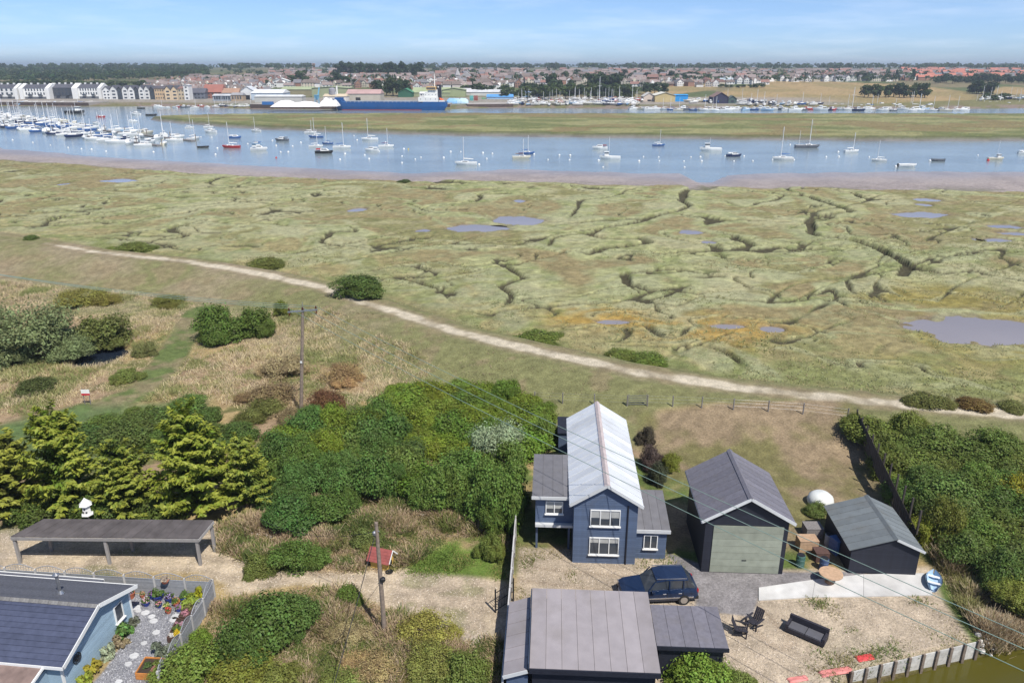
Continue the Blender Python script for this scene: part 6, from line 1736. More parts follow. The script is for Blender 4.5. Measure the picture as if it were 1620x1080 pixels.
def boat_parts(kind):
    """list of (part name, mesh) in metres for a boat about 9 m long, waterline at z = 0"""
    P_ = []
    L, B, H = {"sail": (9, 3.0, 1.2), "ketch": (12, 3.5, 1.4), "motor": (8, 2.9, 1.25), "fish": (9, 3.1, 1.35), "open": (5.5, 2.0, .85), "cruiser": (9, 3.3, 1.5)}[kind]
    r = hull_rings(L, B, H)
    b = MB(); b.loft(r, cap=False, closed=False); b.add(r[0], [(6, 5, 4, 3, 2, 1, 0)]); P_.append(("hull", b.mesh("hull", M_HULL)))
    b = MB(); z = -.10 if kind != "open" else -.45
    dk = [(p[0][0], p[0][1] * .98, p[0][2] + z) for p in r]; ds = [(p[-1][0], p[-1][1] * .98, p[-1][2] + z) for p in r]
    for i in range(len(r) - 1): b.quad(dk[i], dk[i + 1], ds[i + 1], ds[i])
    P_.append(("deck", b.mesh("deck", M_DECK)))
    def cab(x0, x1, w, z0, h, rake=.5):
        m = MB(); m.loft([[(x0, -w / 2, z0), (x0 + .05, -w * .42, z0 + h), (x0 + .05, w * .42, z0 + h), (x0, w / 2, z0)], [(x1 - rake * .3, -w / 2, z0), (x1 - rake, -w * .40, z0 + h * .95), (x1 - rake, w * .40, z0 + h * .95), (x1 - rake * .3, w / 2, z0)],
                         [(x1, -w * .3, z0), (x1 - .02, -w * .28, z0 + .05), (x1 - .02, w * .28, z0 + .05), (x1, w * .3, z0)]]); return m
    if kind in ("sail", "ketch"):
        P_.append(("cabin", cab(-1.2, 2.3, B * .58, H - .08, .5).mesh("cabin", M_CABIN)))
        for s_ in (-1, 1):
            m = MB(); m.box(-.8, 1.2, s_ * B * .29 - .02, s_ * B * .29 + .02, H + .12, H + .3); P_.append(("cabin_window", m.mesh("cabin_window", M_GLASS)))
        hm = 10.8 if kind == "sail" else 13.5; xm = .9
        m = MB(); m.tube([(xm, 0, H), (xm, 0, hm)], [.15, .12], 6); P_.append(("mast", m.mesh("mast", M_MAST)))
        m = MB(); m.bar((xm, 0, H + 1.15), (-L * .36, 0, H + 1.05), .12, .12); P_.append(("boom", m.mesh("boom", M_MAST)))
        m = MB(); m.tube([(xm - .1, 0, H + 1.35), (-.8, 0, H + 1.28), (-L * .34, 0, H + 1.18)], [.2, .2, .12], 6); P_.append(("sail_cover", m.mesh("sail_cover", M_COVER)))
        m = MB()
        m.tube([(L * .47, 0, H * 1.3), (xm, 0, hm * .97)], .03, 4); m.tube([(-L * .48, 0, H), (xm, 0, hm * .98)], .02, 4)
        for s_ in (-1, 1): m.tube([(xm - .2, s_ * B * .46, H), (xm, 0, hm * .9)], .02, 4)
        P_.append(("rigging", m.mesh("rigging", M_ROPE)))
        if kind == "ketch":
            m = MB(); m.tube([(-4.2, 0, H), (-4.2, 0, 8.2)], [.09, .07], 6); P_.append(("mizzen_mast", m.mesh("mizzen_mast", M_MAST)))
    elif kind in ("motor", "cruiser"):
        P_.append(("cabin", cab(-1.4, 2.4, B * .72, H - .1, 1.15, 1.2).mesh("cabin", M_CABIN)))
        m = MB(); m.loft([[(-1.0, -B * .345, H + .55), (-1.0, -B * .32, H + .9), (-1.0, B * .32, H + .9), (-1.0, B * .345, H + .55)], [(1.55, -B * .345, H + .5), (1.25, -B * .32, H + .88), (1.25, B * .32, H + .88), (1.55, B * .345, H + .5)]])
        P_.append(("windscreen", m.mesh("windscreen", M_GLASS)))
        m = MB(); m.box(-3.4, -1.45, -B * .36, B * .36, H + .55, H + .95); P_.append(("cockpit_cover", m.mesh("cockpit_cover", M_COVER)))
        if kind == "cruiser":
            m = MB(); m.box(-1.2, .7, -B * .28, B * .28, H + 1.06, H + 1.6); P_.append(("flybridge", m.mesh("flybridge", M_CABIN)))
    elif kind == "fish":
        m = MB(); m.box(.6, 2.4, -.85, .85, H - .08, H + 1.75); P_.append(("wheelhouse", m.mesh("wheelhouse", M_CABIN)))
        m = MB(); m.box(.57, 2.43, -.88, .88, H + 1.05, H + 1.45); P_.append(("window_band", m.mesh("window_band", M_GLASS)))
        m = MB(); m.box(.45, 2.55, -1.0, 1.0, H + 1.752, H + 1.85); P_.append(("wheelhouse_roof", m.mesh("wheelhouse_roof", M_CABIN)))
        m = MB(); m.tube([(.5, 0, H), (.5, 0, H + 4.2)], .06, 5); P_.append(("mast", m.mesh("mast", M_MAST)))
    else:
        m = MB()
        for x in (-1.2, .2, 1.4): m.box(x - .15, x + .15, -.8, .8, .42, .48)
        P_.append(("thwart", m.mesh("thwart", M_DECK)))
        m = MB(); m.box(-3.05, -2.75, -.2, .2, .1, 1.0); P_.append(("outboard_motor", m.mesh("outboard_motor", M_BLACK)))
    return L, P_
BOATS = {k: boat_parts(k) for k in ("sail", "ketch", "motor", "fish", "open", "cruiser")}

def join_mesh(name, parts):
    """one mesh out of a boat's parts, for boats too far away to show them"""
    V, F, mi, mats = [], [], [], []
    for nm, me in parts:
        if nm in ("rigging", "cabin_window"): continue
        o = len(V); m = me.materials[0]
        if m not in mats: mats.append(m)
        V += [tuple(v.co) for v in me.vertices]
        for p in me.polygons: F.append([i + o for i in p.vertices]); mi.append(mats.index(m))
    me = bpy.data.meshes.new(name); me.from_pydata(V, [], F)
    for m in mats: me.materials.append(m)
    me.polygons.foreach_set("material_index", mi); me.update(); return me
SMALLBOAT = {k: join_mesh("moored_" + k, v[1]) for k, v in BOATS.items()}
DRYBOAT = {"sail": join_mesh("laid_up_yacht", [p for p in BOATS["sail"][1] if p[0] not in ("mast", "boom")]), "motor": SMALLBOAT["motor"], "cruiser": SMALLBOAT["cruiser"], "yacht": SMALLBOAT["sail"]}

COLN = {"white": (.78, .78, .76), "blue": (.05, .13, .34), "navy": (.02, .035, .10), "red": (.45, .03, .035), "grey": (.14, .15, .17), "cream": (.62, .58, .46), "black": (.03, .03, .03), "pale blue": (.35, .5, .65),
        "purple": (.10, .04, .12), "maroon": (.25, .05, .05), "brown": (.2, .1, .05), "green": (.05, .16, .09)}
KINDN = {"sail": ("sailing_boat", "sailing boat"), "ketch": ("ketch", "sailing boat"), "motor": ("motor_boat", "motor boat"), "fish": ("fishing_boat", "fishing boat"), "open": ("open_boat", "rowing boat"), "cruiser": ("cabin_cruiser", "motor boat")}

def moored(px, py, lpx, kind, hull, label, cover="white", rz=None, mast_top=None):
    p = at(px, py, WATER_Z); L, parts = BOATS[kind]; s = lpx * mscale(p) / L
    rz = R.choice((0, math.pi)) + R.uniform(-.25, .25) if rz is None else rz
    nm, cat = KINDN[kind]
    root = empty(nm, (p[0], p[1], WATER_Z), rz)
    ms = 1.0
    if mast_top: ms = (at_y(px, mast_top, p[1])[2] - WATER_Z) / (10.8 if kind == "sail" else 13.5 if kind == "ketch" else 5.3) / s
    for n_, me in parts:
        o = link(n_, me, root, scale=(s, s, s * ms if n_ in ("mast", "rigging") else s))
        o.color = (*COLN[cover if n_ in ("sail_cover", "cockpit_cover") else hull], 1)
    tag(root, label, cat, "boats on the river moorings")
for a in [
    (737, 261, 35, "sail", "white", "large white sailing boat nearest the near mudflat, alone in mid river", "white", math.pi * .97, 217),
    (825, 251, 29, "sail", "cream", "pale wooden-masted sailing boat in front of a blue one", "brown", .1, 220),
    (833, 244, 25, "sail", "blue", "blue sailing boat moored just behind the pale wooden-masted one", "blue", .05, 214),
    (949, 236, 24, "motor", "white", "white motor boat under a maroon cockpit cover", "maroon", 3.1, None),
    (965, 252, 33, "fish", "white", "white fishing boat with brown side, closest to the maroon covered motor boat", "maroon", 3.0, 218),
    (1042, 231, 20, "sail", "blue", "small blue sailing boat under the marsh island's bank", "white", .1, 205),
    (1124, 239, 34, "fish", "white", "long white fishing boat with its wheelhouse forward", "white", 3.05, None),
    (1161, 248, 24, "motor", "navy", "navy motor boat with a white cabin", "white", .08, None),
    (1238, 253, 33, "sail", "white", "white sailing boat with a bright blue sail cover, tall mast", "blue", 3.2, 201),
    (1277, 234, 39, "ketch", "grey", "dark grey two-masted ketch", "grey", .03, 189),
    (1347, 241, 25, "sail", "white", "small white sailing boat beyond the dark ketch", "white", .2, 210),
    (1390, 255, 23, "sail", "white", "small white sailing boat with a leaning mast, nearer the mud", "white", 3.0, 222),
    (1435, 264, 29, "open", "white", "white open boat close to the near mudflat", "white", .02, None),
    (1483, 255, 21, "open", "grey", "grey open boat lying by itself in the river", "grey", 3.1, None),
    (1575, 253, 25, "fish", "cream", "cream fishing boat with a dark waterline and red buoy", "white", 0.0, 224),
    (1619, 243, 18, "motor", "white", "white motor boat cut by the picture's edge", "white", 0, None),
    (585, 222, 26, "sail", "white", "white sailing boat below the island, tall mast, beyond the others", "white", 3.2, 187),
    (611, 233, 24, "sail", "white", "white sailing boat with a purple sail cover", "purple", .1, 203),
    (588, 239, 22, "motor", "white", "white motor boat moored close to the purple covered sailing boat", "white", 3.0, None),
    (491, 211, 18, "sail", "white", "white sailing boat nearest the island in the middle cluster", "white", .1, 190),
    (500, 218, 23, "sail", "blue", "sailing boat with blue hull and white deck, behind a white one", "white", 3.1, 186),
    (500, 233, 22, "sail", "white", "white sailing boat in the middle of the cluster, no sail cover", "white", .15, 205),
    (518, 228, 18, "sail", "blue", "small bright blue sailing boat in the middle cluster", "blue", 3.0, 200),
    (541, 235, 28, "sail", "white", "white sailing boat with a blue cockpit cover, largest of the middle cluster", "blue", .05, 194),
    (513, 243, 28, "motor", "black", "black hulled motor boat with a red stern", "red", .0, None),
    (446, 223, 22, "motor", "grey", "grey motor cruiser lying between two clusters of yachts", "grey", 3.0, None),
    (366, 234, 28, "sail", "red", "red hulled sailing boat", "white", 3.15, 193),
    (372, 219, 19, "motor", "blue", "small blue motor boat behind the red hulled yacht", "white", .1, None),
    (322, 234, 17, "open", "black", "black work dinghy off the end of the pontoons", "grey", .3, None),
    (333, 210, 20, "cruiser", "white", "white cabin cruiser off the island's tip", "white", 3.0, None),
    (330, 202, 15, "sail", "white", "white sailing boat right behind the cabin cruiser at the island's tip", "white", .2, 178),
    (300, 203, 14, "sail", "white", "white sailing boat under the island's tip, nearest the pontoon", "white", .2, 176),
    (405, 208, 16, "sail", "white", "white sailing boat below the island's narrow end", "white", 3.0, 185),
    (410, 238, 26, "cruiser", "white", "white cabin cruiser beyond the red hulled yacht", "white", .1, None),
    (406, 229, 16, "motor", "pale blue", "pale blue motor boat just behind the white cabin cruiser", "blue", 3.1, None),
    (119, 180, 30, "fish", "black", "black work barge with red gear in the left channel", "red", .05, None),
    (160, 186, 13, "motor", "red", "small red and white motor boat in the left channel", "red", .2, None),
    (215, 182, 16, "cruiser", "white", "white cabin cruiser near the island's tip, left channel", "white", 3.0, None),
    (211, 193, 13, "motor", "white", "small white motor boat between pontoons and island", "white", .1, None),
    (152, 196, 12, "motor", "white", "small white motor boat behind the pontoons", "white", 3.0, None),
    (203, 208, 22, "sail", "pale blue", "white and pale blue sailing boat behind the pontoons", "blue", .1, 182),
    (240, 183.5, 17, "open", "black", "dark flat boat just off the island's muddy tip", "black", .0, None),
    (224, 172.5, 12, "open", "black", "dark open boat under the waterfront flats", "black", .0, None)]:
    moored(*a)

# marina pontoons with boats berthed on both sides
def pontoon(a, c, n, label, seed, side=(-1, 1), mastf=.6, where=""):
    rr = random.Random(seed); A = Vector(at(*a, WATER_Z)); C = Vector(at(*c, WATER_Z)); root = empty("pontoon", A); d = C - A; u = d.normalized(); nr = Vector((-u.y, u.x, 0))
    k = max(3, int(d.length / 12))
    for i in range(k):
        b = MB(); b.bar(d * (i / k) + u * .1 + Vector((0, 0, .28)), d * ((i + 1) / k) - u * .1 + Vector((0, 0, .28)), 2.2, .5); b.build("deck_section", M_WOODGREY, root)
    for i in range(0, k + 1, 2):
        b = MB(); q = d * (i / k) + nr * 1.3; b.tube([(q.x, q.y, -2), (q.x, q.y, 3.2)], .18, 6); b.build("mooring_pile", M_POLE, root)
    tag(root, label, "pontoon", "marina pontoons")
    cnt = {}
    for s_ in side:
        for i in range(n):
            t = (i + .5) / n + rr.uniform(-.1, .1) / n; kind = "sail" if rr.random() < mastf else rr.choice(("motor", "cruiser", "motor"))
            L = BOATS[kind][0]; sc = rr.uniform(.8, 1.15); q = A + d * t + nr * s_ * (1.6 + L * sc / 2 * .55 + 1.0)
            hullc = rr.choice(("white",) * 7 + ("blue", "navy", "cream", "white"))
            o = link(KINDN[kind][0], SMALLBOAT[kind], None, (q.x, q.y, WATER_Z), math.atan2(u.y, u.x) + (math.pi / 2 * s_) + rr.uniform(-.45, .45) + (1.0 if rr.random() < .45 else 0), sc)
            o.color = (*COLN[hullc], 1)
            kk = (KINDN[kind][1], hullc, s_); j = cnt.get(kk, 0); cnt[kk] = j + 1
            tag(o, "%s %s on the %s side of the %s, %s from shore" % (hullc, KINDN[kind][1], "river" if s_ < 0 else "town", where, ordinal(j)), KINDN[kind][1], "boats berthed in the marina")
pontoon((-60, 191), (252, 231.5), 22, "long outer pontoon of the marina, nearest the mudflat", 1, where="outer pontoon")
pontoon((-30, 185), (306, 224), 18, "middle pontoon of the marina ending beside the red hulled yacht", 2, mastf=.7, where="middle pontoon")
pontoon((-40, 181), (112, 196), 11, "inner pontoon of the marina, shortest and furthest from the mud", 3, mastf=.6, where="inner pontoon")

# mooring buoys
BUOYM = {}
for nm, c in (("white", (.8, .8, .78)), ("red", (.55, .03, .03)), ("yellow", (.6, .45, .05))):
    b = MB(); b.lathe([(.05, -.3), (.34, -.15), (.45, .1), (.38, .38), (.14, .52), (.05, .55)], 8)
    b.lathe([(.03, .52), (.03, .8)], 5); BUOYM[nm] = b.mesh("mooring_buoy", mat("buoy_" + nm, c, .5))
BUO = [(431, 223), (437, 231), (463, 232), (444, 241), (456, 241), (476, 226), (437, 250), (565, 192 + 30), (546, 244), (538, 253), (577, 246), (584, 252), (600, 240), (639, 236), (646, 236.5), (636, 247.5), (657, 252.5), (636, 258), (666, 249.5), (702, 250), (713, 240.5), (729, 240.5), (764, 242.5), (779, 243.5), (770, 251.5), (758, 261),
       (845, 244.5), (867, 253), (885, 246), (902, 246.5), (901, 253.5), (947, 254.5), (954, 265), (1018, 248.5), (1011, 255.5), (1042, 249), (1043, 255), (1083, 265), (1082, 255.5), (1093, 249), (1108, 249), (1110, 255.5), (1147, 247), (1161, 255.5), (1191, 255), (1177, 247.5), (1158, 220), (1222, 253), (1256, 253.5), (1250, 229.5), (1257, 233), (1307, 249), (1326, 241), (1327, 248.5), (1375, 249), (1417, 264), (1471, 255), (1547, 246),
       (318, 217), (335, 218), (344, 235), (341, 245), (392, 228), (20, 222), (52, 226), (80, 230), (108, 234), (129, 236), (145, 237), (168, 240), (243, 241), (610, 226), (560, 215)]
bcnt = {}
for i, (px, py) in enumerate(sorted(BUO)):
    p = at(px, py, WATER_Z); c = "red" if i in (15,) else "yellow" if i in (31,) else "white"
    o = link("mooring_buoy", BUOYM[c], None, (p[0], p[1], WATER_Z), R.uniform(0, 6), R.uniform(.6, 1.0))
    side = "off the pontoons" if px < 250 else "beside the red hulled yacht's moorings" if px < 420 else "among the middle cluster of yachts" if px < 660 else "around the large lone sailing boat" if px < 850 else "between the fishing boats and the near mud" if px < 1130 else "around the dark ketch and its neighbours"
    j = bcnt.get((c, side), 0); bcnt[(c, side)] = j + 1
    tag(o, "%s mooring buoy %s, %s from the left there" % (c, side, ordinal(j)), "buoy", "mooring buoys")
p = at(1563, 254.5, WATER_Z); o = link("mooring_buoy", BUOYM["red"], None, (p[0], p[1], WATER_Z), 0, 1.2); tag(o, "red buoy at the cream fishing boat's bow", "buoy", "mooring buoys")

# ------------------------------------------------------------------ the blue coaster
def coaster():
    A = Vector(at(527, 174, WATER_Z)); B = Vector(at(707, 174.5, WATER_Z)); L = (B - A).length
    root = empty("cargo_ship", A, math.atan2((B - A).y, (B - A).x))   # local x: bow (0) to stern (L)
    M_SB = mat("ship_blue", (0.004, 0.075, 0.24), 0.5, noise=0.12, scale=.2, dirt=0.12); M_SW = mat("ship_white", (.80, .79, .75), .5, noise=.08, scale=.3); M_OC = mat("ship_ochre", (.60, .38, .14), .6)
    bw = 6.2; up = lambda px, py: at_y(px, py, A.y)[2] - WATER_Z
    zf, zm, zs = up(530, 156.5), up(600, 162), up(690, 160.5)
    st = []
    for x, w, z in ((0.0, .3, zf), (1.6, 2.4, zf * .99), (5, 4.6, zf * .95), (8.5, 5.8, zf * .92), (8.8, 6.0, zm * 1.15), (14, bw, zm), (L * .5, bw, zm * .97), (L * .80, bw, zm), (L * .805, bw, zs), (L * .95, bw * .95, zs), (L, bw * .8, zs)):
        k = 4.2 * (1 - x / 9) if x < 9 else 0
        k2 = 2.5 * max(0, (x - L * .93) / (L * .07))
        st.append([(x, -w, z), (x + k * .3, -w, z * .5), (x + k - k2, -w * (.92 if x > 6 else .5), 0), (x + k - k2, -w * .5, -2.2), (x + k - k2, w * .5, -2.2), (x + k - k2, w * (.92 if x > 6 else .5), 0), (x + k * .3, w, z * .5), (x, w, z)])
    b = MB(); b.loft(st); b.build("hull", M_SB, root)
    b = MB(); b.box(9, L * .79, -bw - .06, -bw - .005, .15, .7); b.build("boot_topping", M_RED, root)
    n = 22
    for i in range(n):
        x = 15 + (L * .78 - 15) * i / n; b = MB(); b.box(x, x + .35, -bw - .12, -bw - .005, zm * .35, zm * .93); b.build("hull_frame", M_SB, root)
    b = MB(); b.box(12, L * .785, -4.6, 4.6, zm - .2, zm + .7); b.build("hatch_coaming", M_SB, root)
    for i in range(8):
        x0 = 12.3 + (L * .78 - 12.6) * i / 8; b = MB(); b.box(x0, x0 + (L * .78 - 12.6) / 8 - .25, -4.4, 4.4, zm + .702, zm + 1.25); b.build("hatch_cover", mat("hatch_grey", (.30, .33, .36), .6, noise=.1, scale=.4), root)
    zt = up(690, 137); xs = lambda px: (px - 527) / 180 * L
    for i, (x0, x1, z0, z1, w) in enumerate([(xs(664), xs(695), zs, zs + (zt - zs) * .3, 5.2), (xs(673), xs(694), zs + (zt - zs) * .302, zs + (zt - zs) * .58, 4.6), (xs(679), xs(694), zs + (zt - zs) * .582, zs + (zt - zs) * .8, 4.2)]):
        b = MB(); b.box(x0, x1, -w, w, z0, z1); d = b.build("deckhouse", M_SW, root)
        for k in range(4):
            xx = x0 + (x1 - x0) * (k + .5) / 4; g = MB(); g.box(xx - .22, xx + .22, -w - .04, -w - .005, z0 + (z1 - z0) * .5, z0 + (z1 - z0) * .7); g.build("porthole_window", M_GLASS, d)
    x0, x1 = xs(677), xs(692); z0 = zs + (zt - zs) * .802
    b = MB(); b.box(x0, x1, -5.4, 5.4, z0, zt); d = b.build("wheelhouse", M_OC, root); g = MB(); g.box(x0 + .4, x1 - .4, -5.46, -5.41, z0 + .5, zt - .6); g.build("window_band", M_GLASS, d)
    b = MB(); zmst = up(688, 117); b.tube([(xs(689), 0, zt), (xs(689), 0, zmst)], [.45, .2], 8); m_ = b.build("mast", M_SW, root)
    b = MB(); b.bar((xs(689) - 2, 0, zt + (zmst - zt) * .55), (xs(689) + 2, 0, zt + (zmst - zt) * .55), .3); b.build("radar_yard", M_SW, m_)
    b = MB(); b.box(xs(693), xs(699), -1.8, 1.8, zs, up(695, 134)); f = b.build("funnel", mat("funnel_black", (.02, .022, .035), .5), root)
    b = MB(); b.box(xs(694), xs(696), -1.86, -1.81, up(695, 138.5), up(695, 136.5)); b.build("funnel_mark", M_SW, f)
    b = MB(); b.loft([[(xs(697), y, zs + 1.2 + z) for y, z in ((-2.6, 0), (-3.6, .6), (-3.4, 1.6), (-2.6, 2.0), (-1.8, 1.6), (-1.6, .6))], [(xs(703), y, zs + .2 + z) for y, z in ((-2.6, 0), (-3.4, .6), (-3.2, 1.4), (-2.6, 1.7), (-2.0, 1.4), (-1.8, .6))]]); b.build("lifeboat", mat("lifeboat_orange", (.65, .13, .03), .5), root)
    b = MB(); b.box(xs(696), xs(705), -4.4, -3.7, zs, zs + 1.2); b.build("stern_locker", M_SW, root)
    b = MB(); b.tube([(xs(533), 0, zf * .9), (xs(533), 0, zf + 5.5)], .25, 6); b.build("foremast", M_SW, root)
    b = MB(); b.box(xs(531), xs(545), -.4, .4, zf * .93, zf + 1.0); b.build("windlass", M_SB, root)
    for i in range(18):
        x = 13 + (L * .76 - 13) * i / 17; b = MB(); b.tube([(x, -bw + .1, zm - .05), (x, -bw + .1, zm + 1.0)], .07, 4); b.build("rail_post", M_SW, root)
    b = MB(); b.box(3.2, 6.6, -4.95, -4.6, zf * .72, zf * .78); b.build("bow_name_stripe", M_SW, root)
    tag(root, "blue cargo ship with white bridge and black funnel at the quay", "cargo ship")
coaster()

# ------------------------------------------------------------------ waterfront: quays, sheds, flats
M_PILE = mat("rusty_sheet_pile", (0.085, 0.06, 0.05), 0.85, noise=0.35, scale=.4)
M_QTOP = mat("quay_deck", (0.36, 0.33, 0.30), 0.9, noise=0.12, scale=.15)
def quay(pts_px, ztop, label, depth=45):
    pts = [Vector(at(x, y, WATER_Z)) for x, y in pts_px]; root = empty("quay_wall", pts[0])
    for i in range(len(pts) - 1):
        a, c = pts[i] - pts[0], pts[i + 1] - pts[0]; d = c - a; n = max(1, int(d.length / 9)); nr = Vector((-d.y, d.x, 0)).normalized()
        for k in range(n):
            p, q = a + d * (k / n) + nr * R.uniform(0, .35), a + d * ((k + 1) / n) + nr * R.uniform(0, .35)
            b = MB(); b.loft([[(v.x, v.y, -2.5) for v in (p, q, q + nr * .9, p + nr * .9)], [(v.x, v.y, ztop - WATER_Z - .12) for v in (p, q, q + nr * .9, p + nr * .9)]]); b.build("sheet_pile_panel", M_PILE, root)
        b = MB(); p, q = a + nr * .95, c + nr * .95; e = nr * depth
        b.loft([[(v.x, v.y, -1) for v in (p, q, q + e, p + e)], [(v.x, v.y, ztop - WATER_Z) for v in (p, q, q + e, p + e)]]); b.build("deck", M_QTOP, root)
    tag(root, label, "quay")
ZQ = 2.5
quay([(396, 172.5), (470, 173), (532, 173.3)], ZQ, "rust-brown quay wall below the white heaps")
quay([(533, 172.0), (620, 172.3), (712, 172.3)], ZQ, "quay wall behind the blue cargo ship")
quay([(740, 171), (812, 170.4)], 1.8, "low brown quay beside the stacked containers", 30)
quay([(-40, 167), (60, 168), (140, 168.5)], 2.0, "low dark quay in front of the white flats", 30)

def base_at(px, py, z=None):
    p = P(px, py) if z is None else Vector(at(px, py, z))
    return p
WIN = {}
def win_grid(parent, x0, x1, y, z0, z1, cols, rows, ww=.55, hh=.5, mt=None):
    """separate window units on a facade plane"""
    cw, ch = (x1 - x0) / cols, (z1 - z0) / rows
    key = round(cw * ww, 2), round(ch * hh, 2), id(mt)
    if key not in WIN:
        b = MB(); b.box(0, cw * ww, -.14, .05, 0, ch * hh); WIN[key] = b.mesh("window", mt or M_GLASS)
    for i in range(cols):
        for j in range(rows):
            link("window", WIN[key], parent, (x0 + cw * (i + (1 - ww) / 2), y, z0 + ch * (j + .3)))

def shed_far(px0, px1, ytop, ybase, wall, roof, label, name="warehouse", depth=18, pitch=.22, axis="x", zbase=None, door=None, cat="warehouse", wins=None, hip=False):
    """a gabled building seen across the river; axis x: ridge across the view, y: gable to the front"""
    p = base_at((px0 + px1) / 2, ybase, zbase); s = mscale(p); W = (px1 - px0) * s; zt = at_y(px0, ytop, p.y)[2] - p.z
    root = empty(name, (p.x - W / 2, p.y, p.z))
    mw = mat("far_wall_%s" % (wall,), wall, .8, noise=.1, scale=.15); mr = mat("far_roof_%s" % (roof,), roof, .75, noise=.12, scale=.15)
    if axis == "x":
        zr = zt; ze = max(zt - depth / 2 * pitch * 2, zt * .45)
        b = MB(); b.box(0, W, 0, depth, -2, ze); b.build("wall", mw, root)
        i_ = W * .18 if hip else 0
        b = MB(); b.add([(-.4, -.5, ze), (W + .4, -.5, ze), (W + .4, depth + .5, ze), (-.4, depth + .5, ze), (i_, depth / 2, zr), (W - i_, depth / 2, zr)], [(0, 1, 5, 4), (2, 3, 4, 5), (1, 2, 5), (3, 0, 4), (3, 2, 1, 0)]); b.build("roof", mr, root)
    else:
        ze = zt * (1 - pitch)
        b = MB(); b.prism([(0, -2), (W, -2), (W, ze), (W / 2, zt - .1), (0, ze)], 0, depth); b.build("wall", mw, root)
        for s_, ex in ((-1, -.4), (1, W + .4)):
            b = MB(); b.add([(W / 2, -.6, zt), (W / 2, depth, zt), (ex, depth, ze - .2), (ex, -.6, ze - .2), (W / 2, -.6, zt + .25), (W / 2, depth, zt + .25), (ex, depth, ze + .05), (ex, -.6, ze + .05)], [(0, 1, 2, 3), (7, 6, 5, 4), (0, 4, 5, 1), (1, 5, 6, 2), (2, 6, 7, 3), (3, 7, 4, 0)]); b.build("roof_slope", mr, root)
    if door:
        for (a, c, h) in door:
            b = MB(); b.box(W * a, W * c, -.12, .02, 0, ze * h); b.build("door", M_BLACK, root)
    if wins: win_grid(root, W * .04, W * .96, 0, 0, ze, *wins)
    tag(root, label, cat)
    return root
WHT, TAN, GRN, OLV = (.70, .70, .68), (.50, .36, .22), (.34, .42, .20), (.42, .38, .20)
# white blocks of flats with dark roofs, gable fins and balconies
def flats(px0, px1, ytop, ybase, label, dark=False, cols=6):
    p = base_at((px0 + px1) / 2, ybase); s = mscale(p); W = (px1 - px0) * s; zt = at_y(px0, ytop, p.y)[2] - p.z
    root = empty("apartment_block", (p.x - W / 2, p.y, p.z)); ze = zt * .72; fin = W * .12; dp = 16
    mw = mat("flat_white", WHT, .75, noise=.06, scale=.2); md = mat("flat_roof_dark", (.085, .085, .10), .7, noise=.15, scale=.3); mc = mat("flat_dark_clad", (.06, .065, .075), .6, noise=.1, scale=.3)
    b = MB(); b.box(fin, W - fin, 0, dp, -2, ze); b.build("facade_wall", mc if dark else mw, root)
    b = MB(); b.add([(fin, -.4, ze), (W - fin, -.4, ze), (W - fin, dp + .4, ze), (fin, dp + .4, ze), (fin, dp / 2, zt * .97), (W - fin, dp / 2, zt * .97)], [(0, 1, 5, 4), (2, 3, 4, 5), (1, 2, 5), (3, 0, 4), (3, 2, 1, 0)]); b.build("roof", md, root)
    for x0, x1 in ((0, fin - .02), (W - fin + .02, W)):
        b = MB(); b.add([(x0, -1.6, -2), (x0, dp + .6, -2), (x0, dp + .6, ze), (x0, dp / 2, zt + .4), (x0, -1.6, ze), (x1, -1.6, -2), (x1, dp + .6, -2), (x1, dp + .6, ze), (x1, dp / 2, zt + .4), (x1, -1.6, ze)],
                        [(0, 1, 2, 3, 4), (9, 8, 7, 6, 5), (0, 5, 6, 1), (1, 6, 7, 2), (2, 7, 8, 3), (3, 8, 9, 4), (4, 9, 5, 0)]); b.build("gable_fin", mw, root)
    win_grid(root, fin + 1, W - fin - 1, 0, ze * .30, ze * .98, cols, 2, .42, .62)
    b = MB(); b.box(fin + .3, W - fin - .3, -.1, .02, .2, ze * .22); b.build("undercroft", mat("undercroft_grey", (.12, .125, .135), .8), root)
    for i in range(2):
        x = fin + (W - 2 * fin) * (.2 + .45 * i); b = MB(); b.box(x, x + W * .13, -1.5, -.03, ze * .3, ze * .36); k = b.build("balcony", mc, root)
        b = MB(); b.box(x, x + W * .13, -1.5, -1.42, ze * .362, ze * .46); b.build("balustrade", M_GLASS, k)
    for i in range(3):
        x = fin + (W - 2 * fin) * (.2 + .3 * i); b = MB(); b.box(x - .8, x + .8, dp / 2 - .6, dp / 2 + .6, zt * .93, zt * 1.06); b.build("roof_vent", mw, root)
    tag(root, label, "apartment block", "white waterfront flats")
flats(-12, 31, 133, 157, "white flats at the picture's edge, first of the waterfront blocks", cols=4)
flats(34, 81, 133, 157, "white block of flats with four pairs of windows, second along the waterfront", cols=7)
flats(80, 122, 132.5, 156.5, "flats with dark clad middle between white gable walls", True, 5)
flats(121, 163, 132.5, 156.5, "white block of flats next to the gabled white terrace", cols=7)
def gabled(px0, px1, ytop, ybase, wall, label, cols=2, dark=False):
    return shed_far(px0, px1, ytop, ybase, wall, (.085, .085, .10), label, "town_house", 14, .28, "y", None, None, "town house", (cols, 3, .5, .42))
gabled(164, 176, 137, 157.5, WHT, "grey-white town house beside the last white block of flats")
